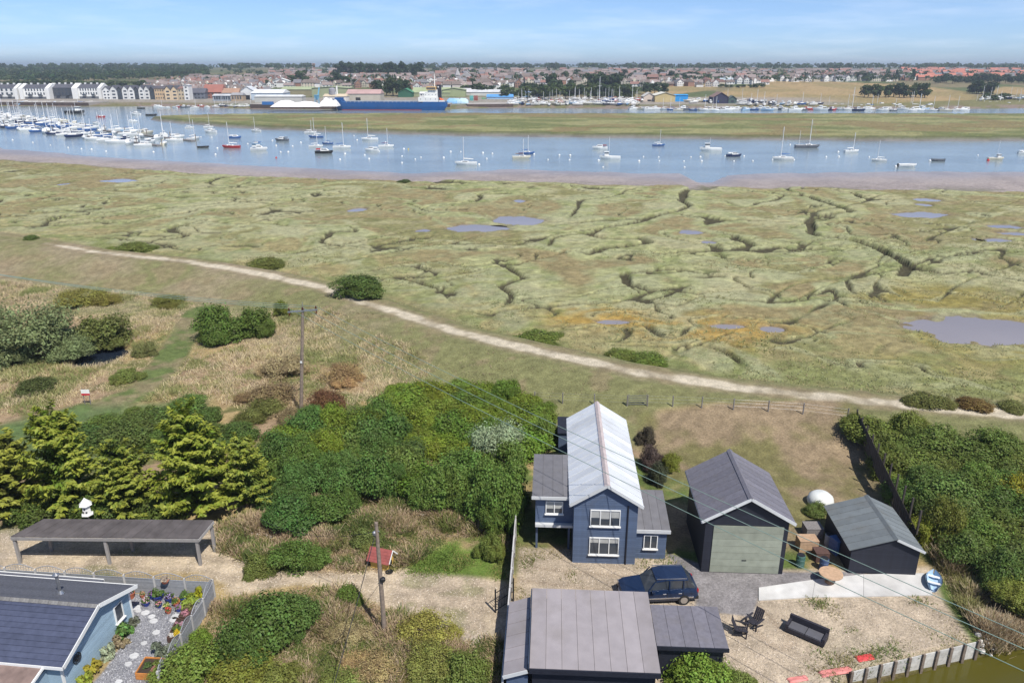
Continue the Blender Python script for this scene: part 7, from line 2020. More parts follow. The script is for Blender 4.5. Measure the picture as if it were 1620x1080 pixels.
for i, (a, c, w, n) in enumerate([(176, 187, WHT, "white"), (187.3, 194.5, (.06, .07, .08), "dark clad"), (194.8, 204.5, WHT, "white"), (204.8, 214, WHT, "white"), (214.3, 220.6, (.06, .07, .08), "dark clad"), (221, 229.5, WHT, "white"), (229.8, 238, WHT, "white"), (238.3, 245.5, (.06, .07, .08), "dark clad")]):
    gabled(a, c, 135.5 + (i in (1, 4, 7)) * 1.5, 157.5, w, "%s gabled town house, %s in the narrow waterfront terrace" % (n, ordinal(i)), 1)
shed_far(246, 262, 136, 158, TAN, (.10, .09, .10), "tan rendered flats at the terrace's end, flat front", "apartment_block", 14, .18, "x", None, None, "apartment block", (4, 3, .4, .4))
gabled(262, 272, 136, 158.5, (.60, .47, .31), "tan gabled town house, first of the two tan gables", 1)
gabled(272.3, 283, 136, 158.5, (.60, .47, .31), "tan gabled town house, second of the two tan gables", 1)
shed_far(283, 293, 137, 158.5, (.52, .42, .28), (.2, .12, .1), "tan flats beside the slim white tower", "apartment_block", 14, .15, "x", None, None, "apartment block", (2, 3, .4, .4))
shed_far(292.5, 300.5, 134, 158.5, WHT, (.5, .5, .5), "slim white tower at the end of the tan flats", "tower", 9, .05, "y", None, None, "tower", (1, 4, .4, .4))
shed_far(300, 325, 140, 157, (.13, .14, .17), (.11, .11, .13), "dark waterfront house right after the slim white tower", "waterside_house", 14, .3, "x", None, None, "house", (4, 2, .5, .4))
shed_far(322, 352, 134, 156, (.30, .13, .09), (.30, .12, .09), "red brick house with large red roof on the waterfront", "waterside_house", 16, .5, "x", None, None, "house", (5, 2, .4, .4))
shed_far(352, 378, 140, 157, (.55, .53, .48), (.36, .22, .15), "cream waterfront house with brown roof", "waterside_house", 14, .3, "x", None, None, "house", (5, 2, .4, .4))
shed_far(337, 366, 149, 160, (.30, .33, .37), (.45, .46, .47), "grey-blue low pavilion in front of the red brick house", "pavilion", 10, .15, "x", None, None, "pavilion", (7, 1, .7, .6))
shed_far(382, 402, 137, 158, WHT, (.5, .52, .54), "white gabled boathouse with wide front", "boathouse", 16, .3, "y", None, [(.3, .7, .5)], "boathouse")
shed_far(366, 384, 147, 160, (.36, .27, .18), (.3, .3, .31), "brown low building beside the white boathouse", "waterside_house", 10, .2, "x", None, None, "house", (4, 1, .5, .5))
# the working quay
shed_far(398, 448, 142, 158, (.42, .50, .58), (.66, .67, .68), "long pale warehouse with blue-grey wall at the quay's start", "warehouse", 26, .12, "x", None, [(.6, .66, .5)])
shed_far(403, 478, 150.5, 162, (.50, .50, .47), (.55, .56, .55), "low grey shed behind the white heaps", "warehouse", 14, .1, "x")
shed_far(445, 494, 137.5, 153, (.28, .25, .15), (.31, .35, .21), "olive brown warehouse with pale green roof", "warehouse", 26, .10, "x")
shed_far(494, 552, 137.5, 154, (.30, .33, .20), (.31, .35, .21), "pale green warehouse with wide arched roof beside the olive one", "warehouse", 30, .12, "y")
shed_far(548, 602, 142, 161.5, (.46, .43, .36), (.42, .28, .26), "stone-grey warehouse with pinkish roof and dark doorway behind the ship", "warehouse", 22, .16, "x", ZQ, [(.28, .42, .55)])
shed_far(512, 548, 149, 163, (.62, .60, .56), (.60, .50, .36), "white and tan store beside the grey silo", "warehouse", 14, .14, "x", ZQ, [(.05, .22, .6)])
shed_far(630, 653, 140.5, 154, (.035, .13, .075), (.05, .19, .10), "dark green gabled barn", "barn", 20, .45, "y", None, None, "barn")
shed_far(652, 712, 139, 153, (.30, .33, .20), (.33, .38, .22), "long shed with lime green roof behind the ship's bridge", "warehouse", 26, .2, "x")
shed_far(700, 736, 139.5, 153, (.31, .35, .19), (.33, .38, .22), "lime green shed beyond the ship's funnel", "warehouse", 24, .2, "y")
shed_far(664, 682, 145.5, 156, WHT, (.6, .6, .6), "small white office building in front of the lime green roof", "office", 10, .15, "x", None, None, "office", (4, 2, .5, .4))
shed_far(712, 745, 140, 151, (.45, .44, .42), (.48, .47, .48), "grey roofed shed beyond the lime green one", "warehouse", 20, .2, "x")
shed_far(740, 812, 142, 152, (.52, .52, .50), (.58, .59, .60), "long pale grey shed along the boatyard's rear", "warehouse", 16, .15, "x")
shed_far(770, 812, 149.5, 157, (.30, .45, .62), (.10, .30, .60), "blue sheeted store with white front at the boatyard", "boat_store", 12, .2, "x", None, None, "store")
shed_far(826, 840, 144.5, 154, (.15, .32, .55), (.30, .46, .66), "blue boat shed in the boatyard", "boat_shed", 12, .25, "y", None, None, "boat shed")
shed_far(839, 854, 144.5, 155, (.56, .58, .55), (.52, .56, .58), "pale grey boat shed touching the blue one", "boat_shed", 12, .25, "y", None, None, "boat shed")
shed_far(1018, 1036, 147, 160.5, (.60, .50, .42), (.62, .60, .55), "small beige gabled boat shed", "boat_shed", 14, .42, "y", None, [(.35, .65, .35)], "boat shed")
shed_far(1036, 1068, 146.5, 161.5, (.50, .40, .20), (.62, .60, .52), "wide yellow gabled boat shed", "boat_shed", 22, .30, "y", None, None, "boat shed")
shed_far(1067, 1088, 149.5, 161, (.02, .26, .62), (.03, .30, .66), "bright blue sheeted boat cover beside the yellow shed", "boat_shelter", 10, .08, "x", None, None, "shelter")
shed_far(1128, 1152, 146.5, 164, (.03, .03, .065), (.26, .17, .14), "dark navy gabled boathouse with brown roof by the slipway", "boathouse", 16, .42, "y", None, None, "boathouse", (3, 1, .3, .4))
shed_far(1152, 1165, 152, 164, (.07, .11, .10), (.10, .13, .12), "small dark green hut next to the navy boathouse", "hut", 8, .4, "y", None, None, "hut", (1, 1, .4, .4))
quay([(1122, 173.3), (1163, 173.6)], .6, "low timber jetty in front of the navy boathouse", 22)
# silo, hopper, tanks, heaps, containers
p = Vector(at(527, 162.5, ZQ)); rt = empty("silo", p); h = at_y(527, 139, p.y)[2] - ZQ; r_ = 5.2 * mscale(p)
b = MB(); b.lathe([(r_, 0), (r_, h * .92), (r_ * .4, h), (.1, h)], 20); b.build("tank", mat("silo_grey", (.30, .30, .33), .6, noise=.12, scale=.2), rt)
b = MB(); b.tube([(r_ * 1.4, 0, 0), (r_ * 1.4, 0, h * 1.12)], .7, 8); b.build("elevator_leg", M_WHITE, rt)
for k in range(4):
    b = MB(); b.lathe([(r_ + .03, h * (.15 + .2 * k)), (r_ + .12, h * (.15 + .2 * k) + .1), (r_ + .03, h * (.15 + .2 * k) + .2)], 20); b.build("hoop", M_STEEL, rt)
tag(rt, "grey silo with white elevator leg behind the ship's bow", "silo")
p = Vector(at(502, 164, ZQ)); s = mscale(p); rt = empty("loading_hopper", p); M_LB = mat("light_blue_steel", (.16, .42, .60), .5)
b = MB(); b.loft([[(x * 3.4 * s, y * 3, 7.0) for x, y in ((-1, -1), (1, -1), (1, 1), (-1, 1))], [(x * 1 * s, y * 1, 3.0) for x, y in ((-1, -1), (1, -1), (1, 1), (-1, 1))]]); b.build("hopper", M_LB, rt)
for x in (-2.5, 2.5):
    for y in (-2, 2):
        b = MB(); b.tube([(x * s, y, 0), (x * s, y, 6.9)], .25, 6); b.build("leg", M_LB, rt)
b = MB(); b.bar((2 * s, 0, 6), (5 * s, 0, 13), .9); b.build("conveyor", M_LB, rt)
tag(rt, "light blue loading hopper on the quay", "hopper")
def heap(px0, px1, ytop, ybase, label, seed):
    p = Vector(at((px0 + px1) / 2, ybase, ZQ)); s = mscale(p); W = (px1 - px0) * s; h = at_y(px0, ytop, p.y)[2] - ZQ; n = 22
    g = np.linspace(-1, 1, n); X, Y = np.meshgrid(g, g); q = np.maximum(1 - np.maximum(abs(X) ** 3, abs(Y) ** 1.3), 0)
    Z = h * q * (.55 + .9 * fbm(X * 2.5 + seed, Y * 1.5, 3, seed)) - .1
    id_ = np.arange(n * n).reshape(n, n); F = np.stack([id_[:-1, :-1].ravel(), id_[:-1, 1:].ravel(), id_[1:, 1:].ravel(), id_[1:, :-1].ravel()], 1)
    V = np.stack([X.ravel() * W / 2, Y.ravel() * 7 + 8, Z.ravel()], 1)
    tag(link("aggregate_heap", np_mesh("aggregate_heap", V, F, [mat("white_aggregate", (.74, .73, .71), .95, noise=.06, scale=.4)], smooth=True), None, p), label, "heap")
heap(426, 504, 160, 169.3, "long low white heap of aggregate on the quay", 3)
heap(503, 533, 155.5, 168.5, "taller white heap of aggregate against the ship's bow", 5)
def container(px, py, w, col, label, z=0.0, zb=ZQ):
    p = Vector(at(px, py, zb)); rt = empty("shipping_container", (p.x, p.y, zb + z), R.uniform(-.1, .1)); mt = mat("container_%s" % (col,), col, .6, noise=.12, scale=.5)
    b = MB(); b.box(-w / 2, w / 2, -1.2, 1.2, 0, 2.5); b.build("body", mt, rt)
    for k in range(int(w / .8)):
        x = -w / 2 + .3 + k * .8; b = MB(); b.box(x, x + .3, -1.27, -1.202, .15, 2.35); b.build("corrugation_rib", mt, rt)
    tag(rt, label, "container")
container(424, 166, 9, (.03, .13, .34), "blue container at the foot of the long white heap")
container(746, 160.5, 3.2, (.10, .38, .36), "teal container beside a red one", 0, 2.0); container(746, 160.5, 3.2, (.12, .40, .38), "teal container stacked on the other teal one", 2.55, 2.0)
container(753, 160.5, 3.4, (.28, .08, .06), "dark red container beside the teal ones", 0, 2.0); container(753, 160.5, 3.4, (.30, .10, .08), "dark red container on top of its stack", 2.55, 2.0)
container(765, 159, 3.6, (.16, .34, .18), "green container in front of the long pale shed", 0, 2.0); container(775, 158, 3, (.55, .56, .55), "white container near the green one", 0, 2.0)
for k, (px, c, lb) in enumerate(((722, (.36, .52, .62), "pale blue sheeted boat on the quay beyond the ship's stern"), (733, (.42, .58, .66), "pale blue sheeted boat furthest from the ship's stern"), (715, (.20, .40, .62), "blue sheeted boat nearest the ship's stern"))):
    p = P(px, 164); rt = empty("covered_boat", p); b = MB(); L = 9
    b.loft([[(x, -w, 0), (x, -w * .9, 1.6), (x, 0, hh), (x, w * .9, 1.6), (x, w, 0)] for x, w, hh in ((-L / 2, 1.4, 2.6), (-L / 4, 1.9, 4.6), (L / 4, 1.8, 4.4), (L / 2, .5, 2.6))]); b.build("sheeting", mat("cover_%d" % k, c, .6, noise=.1, scale=.3), rt)
    for x in (-3, 0, 3):
        b = MB(); b.box(x - .2, x + .2, -1.8, 1.8, -.6, 0.02); b.build("cradle", M_WOODGREY, rt)
    tag(rt, lb, "boat")

# boats afloat and ashore along the far bank
def far_boats(row, n, px0, px1, py, mastf, seed, desc, group, afloat=True, zoff=.7, sz=(.8, 1.2), jit=1.2):
    rr = random.Random(seed); cnt = {}
    for i in range(n):
        px = px0 + (px1 - px0) * (i + .5 + rr.uniform(-.3, .3)) / n; y = py(px) if callable(py) else py
        y += rr.uniform(-jit, jit)
        p = Vector(at(px, y, WATER_Z)) if afloat else P(px, y)
        if not afloat: p.z = p.z + zoff
        k = "yacht" if (not afloat and rr.random() < mastf) else None
        if afloat: kind = "sail" if rr.random() < mastf else rr.choice(("motor", "cruiser", "cruiser")); me = SMALLBOAT[kind]; nm, cat = KINDN[kind]
        else:
            kind = k or rr.choice(("sail", "motor", "cruiser", "sail")); me = DRYBOAT[kind]; nm, cat = {"yacht": ("laid_up_yacht", "sailing boat"), "sail": ("laid_up_hull", "boat")}.get(kind, KINDN.get(kind))
        hc = rr.choice(("white",) * 8 + ("blue", "navy", "cream", "red", "pale blue", "grey"))
        o = link(nm, me, None, p, rr.choice((0, math.pi)) + rr.uniform(-.5, .5) + (1.2 if (not afloat and rr.random() < .4) else 0), rr.uniform(*sz)); o.color = (*COLN[hc], 1)
        what = {"laid_up_yacht": "masted yacht", "laid_up_hull": "mastless hull"}.get(nm, cat)
        kk = (what, hc); j = cnt.get(kk, 0); cnt[kk] = j + 1
        tag(o, "%s %s, %s such from the left %s" % (hc, what, ordinal(j), desc), cat, group)
far_boats(0, 22, 1000, 1240, 174.6, .25, 31, "afloat along the boatyard shore", "boats afloat at the boatyard", sz=(.8, 1.25))
far_boats(0, 24, 1240, 1530, 175, .18, 32, "afloat below the dry field", "boats afloat below the field", sz=(.9, 1.4))
far_boats(0, 20, 1225, 1480, 170.5, .12, 33, "in the second line below the field", "boats behind the field moorings", sz=(.9, 1.3))
far_boats(0, 26, 800, 1015, 166.5, .2, 34, "ashore in the boatyard's front row", "boats ashore, front row", False)
far_boats(0, 26, 805, 1020, 163, .45, 35, "ashore in the boatyard's second row", "boats ashore, second row", False)
far_boats(0, 22, 812, 1015, 159.5, .6, 36, "ashore in the boatyard's rear row", "boats ashore, rear row", False)
far_boats(0, 16, 1085, 1225, 163, .2, 37, "ashore beside the navy boathouse", "boats ashore by the boathouse", False)
far_boats(0, 14, 1165, 1300, 167, .2, 38, "on the hard beyond the navy boathouse", "boats on the hard", False)
far_boats(0, 14, 1540, 1640, 167, .5, 39, "in the far small marina", "boats in the far small marina", True)
far_boats(0, 14, 1550, 1640, 158.5, .6, 40, "above the small marina", "boats above the far small marina", False)
far_boats(0, 18, 20, 150, 165.5, .15, 41, "drawn up under the white flats", "boats under the white flats", False, .2, (.7, 1.1))
far_boats(0, 10, 245, 330, 170.5, .2, 42, "beached below the tan flats", "boats beached below the tan flats", True, sz=(.6, .9))
far_boats(0, 10, 340, 400, 169.5, .2, 43, "drawn up below the white boathouse", "boats below the boathouse", False, .2, (.6, .9))
for px, pt, pb, lb in ((547, 117, 160, ""), (1348, 138, 171, "tall bare mast rising from the boats below the dry field"), (948, 121, 160, "tallest mast in the boatyard, standing before the dark trees")):
    if not lb: continue
    p = P(px, pb); h = at_y(px, pt, p.y)[2] - p.z; rt = empty("tall_mast", p); b = MB(); b.tube([(0, 0, 0), (0, 0, h)], [.28, .16], 8); b.build("mast", M_MAST, rt)
    b = MB(); b.bar((-1.8, 0, h * .62), (1.8, 0, h * .62), .16); b.build("spreader", M_MAST, rt); b = MB(); b.tube([(5, 0, .5), (0, 0, h * .96)], .05, 4); b.build("stay", M_ROPE, rt); tag(rt, lb, "mast")

# ------------------------------------------------------------------ far trees and woods
def tree_crown(name, seed, n=650, size=.085, tall=1.0):
    rng = np.random.default_rng(seed); L = []
    for i in range(15):
        th = rng.uniform(0, 6.283); z = rng.uniform(.28, .86); r_ = math.sqrt(rng.uniform(0, 1)) * .32 * math.sin(math.pi * (z * .85 + .08))
        L.append((r_ * math.cos(th), r_ * math.sin(th), z, rng.uniform(.12, .2)))
    L = np.array(L); k = rng.integers(0, 15, n); d = unit(rng.normal(0, 1, (n, 3))); d[:, 2] = d[:, 2] * .8 + .25; d = unit(d)
    pts = L[k, :3] + d * (L[k, 3] * rng.uniform(.7, 1.1, n))[:, None]
    pts[:, :2] *= 1 / tall
    V, F = leaf_quads(pts, d, size, rng, 1.4, .5)
    return np_mesh(name, V, F, [LEAF], None, {"lf": ('POINT', np.repeat(rng.uniform(.2, .8, n), 4))})
TREE = [tree_crown("broadleaf_crown", 600 + i) for i in range(5)]
POP = tree_crown("poplar_crown", 640, 500, .07, 2.6)
def tree(px, py, hpx, col, label, w=1.0, group="trees across the river", mesh=None, name="broadleaf_tree"):
    p = P(px, py); h = hpx * mscale(p) * 1.04; root = empty(name, (p.x, p.y, p.z - .2))
    o = link("crown", mesh or R.choice(TREE), root, rz=R.uniform(0, 6), scale=(h * w, h * w, h)); k = R.uniform(.85, 1.2); o.color = (col[0] * k, col[1] * k, col[2] * k, 1)
    link("trunk", TRUNK, root, scale=(h * .75, h * .75, h * .8))
    tag(root, label, "tree", group)
DG, MG, YG = (.042, .07, .026), (.07, .105, .03), (.12, .15, .035)
def tree_row(xs, py, h, cols, desc, group=None, w=1.15, jx=2, jy=.8, jh=.25):
    for i, x in enumerate(xs):
        tree(x + R.uniform(-jx, jx), py + R.uniform(-jy, jy), h * R.uniform(1 - jh, 1 + jh), R.choice(cols), "%s, %s from the town side" % (desc, ordinal(i)), w, group or desc)
tree_row(np.linspace(1366, 1464, 13), 154.5, 20, [DG, MG, MG], "tree in the copse standing on the dry field", w=.95, jh=.12)
tree_row(np.linspace(800, 1000, 18), 156, 17, [MG, (.09, .12, .035), DG], "green bushy tree behind the boatyard", w=1.5)
tree_row(np.linspace(830, 1050, 16), 149, 15, [MG, DG], "tree in the upper belt behind the boatyard", w=1.5)
tree_row([878, 903, 935, 948, 960, 975], 146, 24, [DG], "large dark tree towering over the boatyard", w=1.2)
tree_row([613, 622, 631, 640, 595], 152, 26, [DG, MG], "dark tree between the ship and the town", w=.95)
tree_row([462, 478, 530, 541, 551, 484], 136, 18, [DG, MG], "round tree among the houses above the olive warehouse", w=1.25)
tree_row(np.linspace(537, 668, 17), 124, 22, [DG], "tall dark tree on the town's crest", w=.9, jh=.2)
tree_row(np.linspace(735, 800, 8), 150, 15, [MG, DG], "tree behind the long pale shed", w=1.5)
tree_row(np.linspace(560, 800, 14), 137, 11, [DG, MG, YG], "garden tree among the houses behind the ship", w=1.2)
tree_row(np.linspace(820, 1100, 16), 127, 12, [DG, MG], "garden tree among the middle houses", w=1.2, jy=4)
tree_row(np.linspace(1060, 1100, 6), 128, 14, [DG], "dark tree beside the field's upper end", w=1.2)
tree_row(np.linspace(1345, 1400, 7), 128.5, 11, [DG, MG], "dark tree along the field's top hedge", w=1.4)
tree_row(np.linspace(1140, 1205, 8), 139, 6, [MG], "hedge tree between the two dry fields", w=2.2)
tree_row(np.linspace(1480, 1620, 16), 132, 12, [DG, (.06, .085, .04)], "tree below the red-roofed estate", w=1.6)
tree_row([1545, 1552, 1560, 1568, 1538], 149, 18, [DG, MG], "tree in the big clump at the dry field's end", w=1.4)
tree_row(np.linspace(1555, 1590, 5), 158, 9, [MG], "bush on the bank by the small far marina", w=1.8)
tree_row(np.linspace(300, 420, 8), 140, 9, [DG, MG, YG], "garden tree among the houses behind the waterfront", w=1.2, jy=4)
tree_row(np.linspace(-5, 225, 20), 140, 12, [(.085, .115, .04), MG], "tree showing over the roofs of the white flats", w=1.7, jh=.15)
for x, h in ((1417, 17), (1444, 18)):
    tree(x, 129, h, DG, "slim dark poplar, %s" % ("the one nearer the town" if x < 1430 else "the one nearer the red-roofed estate"), 1.0, "two poplars", POP, "poplar_tree")

def woods(name, label, spots, seed, hrange, nleaf=44):
    """a far wood that reads as one mass"""
    rng = np.random.default_rng(seed); Vs, Cs, Ls = [], [], []
    X = np.array([s[0] for s in spots]); Y = np.array([s[1] for s in spots]); Z = far_land(X, Y)
    for x, y, z in zip(X, Y, Z):
        h = rng.uniform(*hrange); r_ = h * rng.uniform(.32, .5)
        d = unit(rng.normal(0, 1, (nleaf, 3))); d[:, 2] = np.abs(d[:, 2]) * 1.1 - .35
        pts = np.array([x, y, z + h * .6]) + d * np.array([r_, r_, h * .42]) * rng.uniform(.75, 1.1, (nleaf, 1))
        V, F = leaf_quads(pts, d, h * .2, rng, 1.3, .45); Vs.append(V)
        c = np.array([.058, .095, .036]) * rng.uniform(.7, 1.35) * np.array([rng.uniform(.85, 1.25), 1, 1]); Cs.append(np.tile(c, (4 * nleaf, 1))); Ls.append(np.repeat(rng.uniform(.25, .75, nleaf), 4))
    V = np.concatenate(Vs); me = np_mesh(name, V, np.arange(len(V)).reshape(-1, 4), [BLADE], None, {"tint": ('POINT', np.concatenate(Cs)), "lf": ('POINT', np.concatenate(Ls))})
    tag(link(name, me), label, "woodland", kind="stuff")
rr = random.Random(5)
sp = []
for i in range(900):
    px = rr.uniform(-60, 330); py = rr.uniform(110, 134 - max(0, (px - 120)) * .045); p = P(px, py); sp.append((p.x, p.y))
woods("hill_woods", "dark wooded hill behind the white flats", sp, 1, (9, 15), 36)
sp = []
for i in range(1150):
    px = rr.uniform(-60, 1680); py = rr.uniform(108.2, 113.5); p = P(px, py); sp.append((p.x, p.y))
woods("horizon_trees", "line of dark trees along the horizon", sp, 2, (12, 20), 26)
sp = []
for i in range(950):
    px = rr.uniform(250, 1650); py = rr.uniform(114, 133); p = P(px, py); sp.append((p.x, p.y))
woods("town_trees", "scattered dark garden trees throughout the far town", sp, 3, (6, 11.5), 24)

# ------------------------------------------------------------------ the town
M_HW = mat("house_wall", (1, 1, 1), .85, noise=.08, scale=.3, objcol=True)
M_CHIM = mat("chimney_brick", (.28, .13, .09), .9)
ROOFS = {"brown": (.17, .135, .118), "red": (.25, .14, .115), "grey": (.175, .17, .18), "pinkish": (.25, .20, .185)}
M_RF = {k: mat("tiles_" + k, c, .85, noise=.18, scale=.4) for k, c in ROOFS.items()}
M_RF["bright red"] = mat("tiles_bright_red", (.44, .165, .115), .85, noise=.15, scale=.4)
WALLS = {"white": (.74, .73, .71), "cream": (.55, .50, .40), "brick": (.30, .17, .12), "pale": (.50, .46, .42)}
def house_mesh(roof, shape):
    b = MB(); W, D, E, Rz = {"wide": (11, 8, 5, 8.2), "narrow": (7.5, 9, 5, 8.4), "semi": (15, 8.5, 5.2, 8.6), "bungalow": (11, 8, 2.7, 5.4)}[shape]
    if shape == "narrow":
        b.mat(0).prism([(-W / 2, -2), (W / 2, -2), (W / 2, E), (0, Rz - .1), (-W / 2, E)], -D / 2, D / 2)
        for ex in (-W / 2 - .4, W / 2 + .4):
            b.mat(1).add([(0, -D / 2 - .4, Rz + .15), (0, D / 2 + .4, Rz + .15), (ex, D / 2 + .4, E), (ex, -D / 2 - .4, E), (0, -D / 2 - .4, Rz - .1), (0, D / 2 + .4, Rz - .1), (ex, D / 2 + .4, E - .25), (ex, -D / 2 - .4, E - .25)], [(0, 1, 2, 3), (7, 6, 5, 4), (0, 4, 5, 1), (1, 5, 6, 2), (2, 6, 7, 3), (3, 7, 4, 0)])
    else:
        b.mat(0).box(-W / 2, W / 2, -D / 2, D / 2, -2, E); hip = W * .22 if shape == "semi" else 0
        b.mat(1).add([(-W / 2 - .4, -D / 2 - .5, E), (W / 2 + .4, -D / 2 - .5, E), (W / 2 + .4, D / 2 + .5, E), (-W / 2 - .4, D / 2 + .5, E), (-W / 2 + hip, 0, Rz), (W / 2 - hip, 0, Rz)], [(0, 1, 5, 4), (2, 3, 4, 5), (1, 2, 5), (3, 0, 4), (3, 2, 1, 0)])
        if shape == "wide":
            b.mat(0).prism([(-3.6, -2), (.2, -2), (.2, E), (-1.7, Rz - 1.0), (-3.6, E)], -D / 2 - 1.4, -D / 2 + 2)
    b.mat(3).box(W * .22, W * .22 + 1, .3, 1.3, E, Rz + 1.0)
    b.mat(2)
    for i in range(3 if W < 14 else 5):
        x = -W / 2 + W * (i + .5) / (3 if W < 14 else 5)
        for z in ((.9, 3.3) if E > 4 else (.9,)): b.box(x - .55, x + .55, -D / 2 - .08 - (1.4 if shape == "wide" and x < .3 and x > -3.6 else 0), -D / 2 + .1, z, z + 1.2)
    return b.mesh("town_house", [M_HW, M_RF[roof], M_GLASS, M_CHIM])
HM = {}
def hmesh(r_, s_):
    if (r_, s_) not in HM: HM[(r_, s_)] = house_mesh(r_, s_)
    return HM[(r_, s_)]
ROWS = [("the row behind the dark waterfront house", 302, 420, [150], 15, "mixed"), ("the second row behind the waterfront", 232, 425, [146], 14, "mixed"), ("the third row behind the waterfront", 232, 425, [141.5], 13, "mixed"),
        ("the fourth row behind the waterfront", 225, 425, [137.5], 12, "mixed"), ("the row under the wooded crest", 255, 425, [134], 11, "mixed"), ("the topmost row under the wooded crest", 270, 425, [131], 10, "mixed"),
        ("the row above the olive warehouse", 425, 600, [139], 13, "mixed"), ("the second row above the olive warehouse", 425, 640, [135], 12, "mixed"), ("the third row above the olive warehouse", 425, 640, [131], 11, "mixed"),
        ("the fourth row above the olive warehouse", 425, 640, [127.5], 10, "mixed"), ("the row just behind the ship's bridge", 645, 790, [142], 14, "mixed"), ("the second row behind the ship's bridge", 640, 830, [138], 12.5, "mixed"),
        ("the row over the boatyard trees", 640, 1010, [134], 12, "mixed"), ("the second row over the boatyard trees", 640, 1010, [130.5], 11, "mixed"), ("the row left of the upper dry field", 1000, 1140, [137], 13, "mixed"), ("the second row by the upper dry field", 1000, 1215, [133], 11.5, "mixed"),
        ("the white row along the dry field's top", 1205, 1420, [129], 11, "white"), ("the row behind the white row", 1200, 1420, [125.5], 10, "mixed"), ("the front row of the red-roofed estate", 1425, 1640, [127], 10.5, "red"), ("the second row of the red-roofed estate", 1470, 1640, [123.5], 9.5, "red")]
ALL = []
rr = random.Random(77)
for (desc, x0, x1, ys, step, pal) in ROWS:
    x = x0 + rr.uniform(0, 6); i = 0
    while x < x1:
        y = ys[0] + rr.uniform(-.9, .9); p = P(x, y)
        roof = rr.choice({"mixed": ("brown", "pinkish", "grey", "brown", "red", "pinkish"), "white": ("grey", "brown", "grey"), "red": ("bright red", "bright red", "bright red", "red", "grey")}[pal])
        wall = rr.choice({"mixed": ("white", "brick", "cream", "pale", "white", "white"), "white": ("white", "white", "cream"), "red": ("white", "brick", "cream")}[pal])
        ALL.append((desc, i, p, roof, wall, rr.choice(("wide", "narrow", "semi", "narrow", "wide", "bungalow")), rr.uniform(-.35, .35) + (math.pi / 2 if rr.random() < .2 else 0), rr.uniform(.9, 1.12)))
        x += step * rr.uniform(.85, 1.3); i += 1

for desc, i, p, roof, wall, shp, rz, sc in ALL[:300]:
    o = link("house", hmesh(roof, shp), None, p, rz, sc); o.color = (*WALLS[wall], 1)
    tag(o, "%s house with %s roof, %s along %s" % (wall, roof, ordinal(i), desc), "house", "houses of the far town")
def far_houses(spots):
    V, F, C = [], [], []
    b = MB(); cols = []
    for (p, roof, wall, rz, sc, W) in spots:
        M = Matrix.Translation(p) @ Matrix.Rotation(rz, 4, 'Z') @ Matrix.Scale(sc, 4); f0 = len(b.f)
        b.box(-W / 2, W / 2, -4, 4, -2, 5, M)
        cols += [WALLS[wall]] * (len(b.f) - f0); f0 = len(b.f)
        b.add([tuple(M @ Vector(q)) for q in ((-W / 2 - .4, -4.5, 5), (W / 2 + .4, -4.5, 5), (W / 2 + .4, 4.5, 5), (-W / 2 - .4, 4.5, 5), (-W / 2, 0, 8.4), (W / 2, 0, 8.4))], [(0, 1, 5, 4), (2, 3, 4, 5), (1, 2, 5), (3, 0, 4)])
        cols += [ROOFS.get(roof, (.44, .165, .115))] * (len(b.f) - f0)
    me = b.mesh("distant_houses", [M_FT])
    a = me.attributes.new("tint", 'FLOAT_COLOR', 'FACE'); a.data.foreach_set("color", np.array([(*c, 1) for c in cols], np.float32).ravel())
    tag(link("distant_houses", me), "hazy far streets of small houses covering the hill below the horizon", "town", kind="stuff")
M_FT, _n, _l, _p = new_mat("far_town"); _a = _n.new("ShaderNodeAttribute"); _a.attribute_name = "tint"; _l.new(_a.outputs["Color"], _p.inputs["Base Color"]); _p.inputs["Roughness"].default_value = .9
spots = [(p, roof, wall, rz, sc, 11) for desc, i, p, roof, wall, shp, rz, sc in ALL[300:]]
for (x0, x1, y0, y1, n, pal) in ((430, 1010, 113, 128, 330, 0), (1010, 1215, 113, 130, 110, 0), (1200, 1425, 114, 123, 90, 0), (1425, 1650, 112, 121, 110, 1), (300, 430, 126, 130, 30, 0)):
    for i in range(n):
        p = P(rr.uniform(x0, x1), rr.uniform(y0, y1)); spots.append((p, rr.choice(("brown", "pinkish", "grey", "red", "pinkish") if not pal else ("bright red", "bright red", "grey", "red")), rr.choice(list(WALLS)), rr.uniform(-.6, .6), rr.uniform(.9, 1.2), rr.uniform(9, 18)))
far_houses(spots)
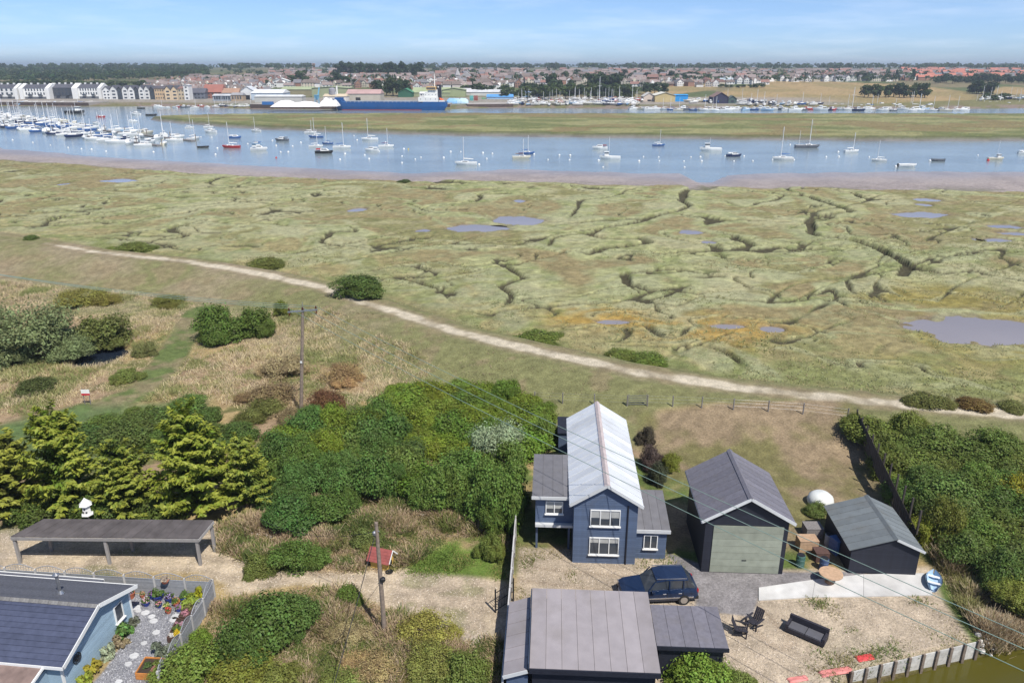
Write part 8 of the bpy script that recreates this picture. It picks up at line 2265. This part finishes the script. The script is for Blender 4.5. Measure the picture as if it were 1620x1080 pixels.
# church-like landmarks
p = P(497, 112); h = at_y(497, 100.5, p.y)[2] - p.z; rt = empty("water_tower", p); b = MB(); b.box(-2.5, 2.5, -2.5, 2.5, 0, h * .78); b.build("shaft", mat("tower_brick", (.34, .18, .13), .9), rt); b = MB(); b.box(-3.2, 3.2, -3.2, 3.2, h * .782, h); b.build("tank", mat("tower_brick", (.34, .18, .13), .9), rt); tag(rt, "square brown tower on the horizon above the town", "tower")
p = P(724, 130); h = at_y(724, 108, p.y)[2] - p.z; rt = empty("church", p); mg = mat("church_stone", (.38, .37, .37), .9)
b = MB(); b.box(-3, 3, -3, 3, 0, h * .5); b.build("tower", mg, rt); b = MB(); b.lathe([(4.2, h * .5), (.1, h)], 6); b.build("spire", mg, rt); b = MB(); b.prism([(3.02, 0), (20, 0), (20, 7), (11.5, 13), (3.02, 7)], -5, 9); b.build("nave", mg, rt); tag(rt, "grey church with slender spire in the far town", "church")
p = P(1162, 131.5); s = mscale(p); shed_far(1137, 1161, 123.5, 131.8, (.45, .47, .47), (.36, .42, .46), "pale farm shed with blue-grey roof at the top of the dry field", "farm_shed", 14, .2, "x", None, None, "shed")
shed_far(432, 457, 124, 138, WHT, (.62, .62, .6), "bright white large house standing out of the town above the warehouses", "white_house", 12, .3, "y", None, None, "house", (4, 2, .4, .4))

# ------------------------------------------------------------------ haze: the air over the estuary
b = MB(); b.box(-9000, 9000, -400, 9900, -6, 75)
hz = b.build("haze", []); hz["kind"] = "stuff"; hz["label"] = "thin pale summer haze over the estuary"
hm = bpy.data.materials.new("haze_air"); hm.use_nodes = True; hm.node_tree.nodes.clear()
ho = hm.node_tree.nodes.new("ShaderNodeOutputMaterial"); hv = hm.node_tree.nodes.new("ShaderNodeVolumePrincipled")
hv.inputs["Color"].default_value = (.72, .82, .95, 1); hv.inputs["Density"].default_value = 0.00017; hv.inputs["Anisotropy"].default_value = 0.2
hm.node_tree.links.new(hv.outputs[0], ho.inputs["Volume"]); hz.data.materials.append(hm)
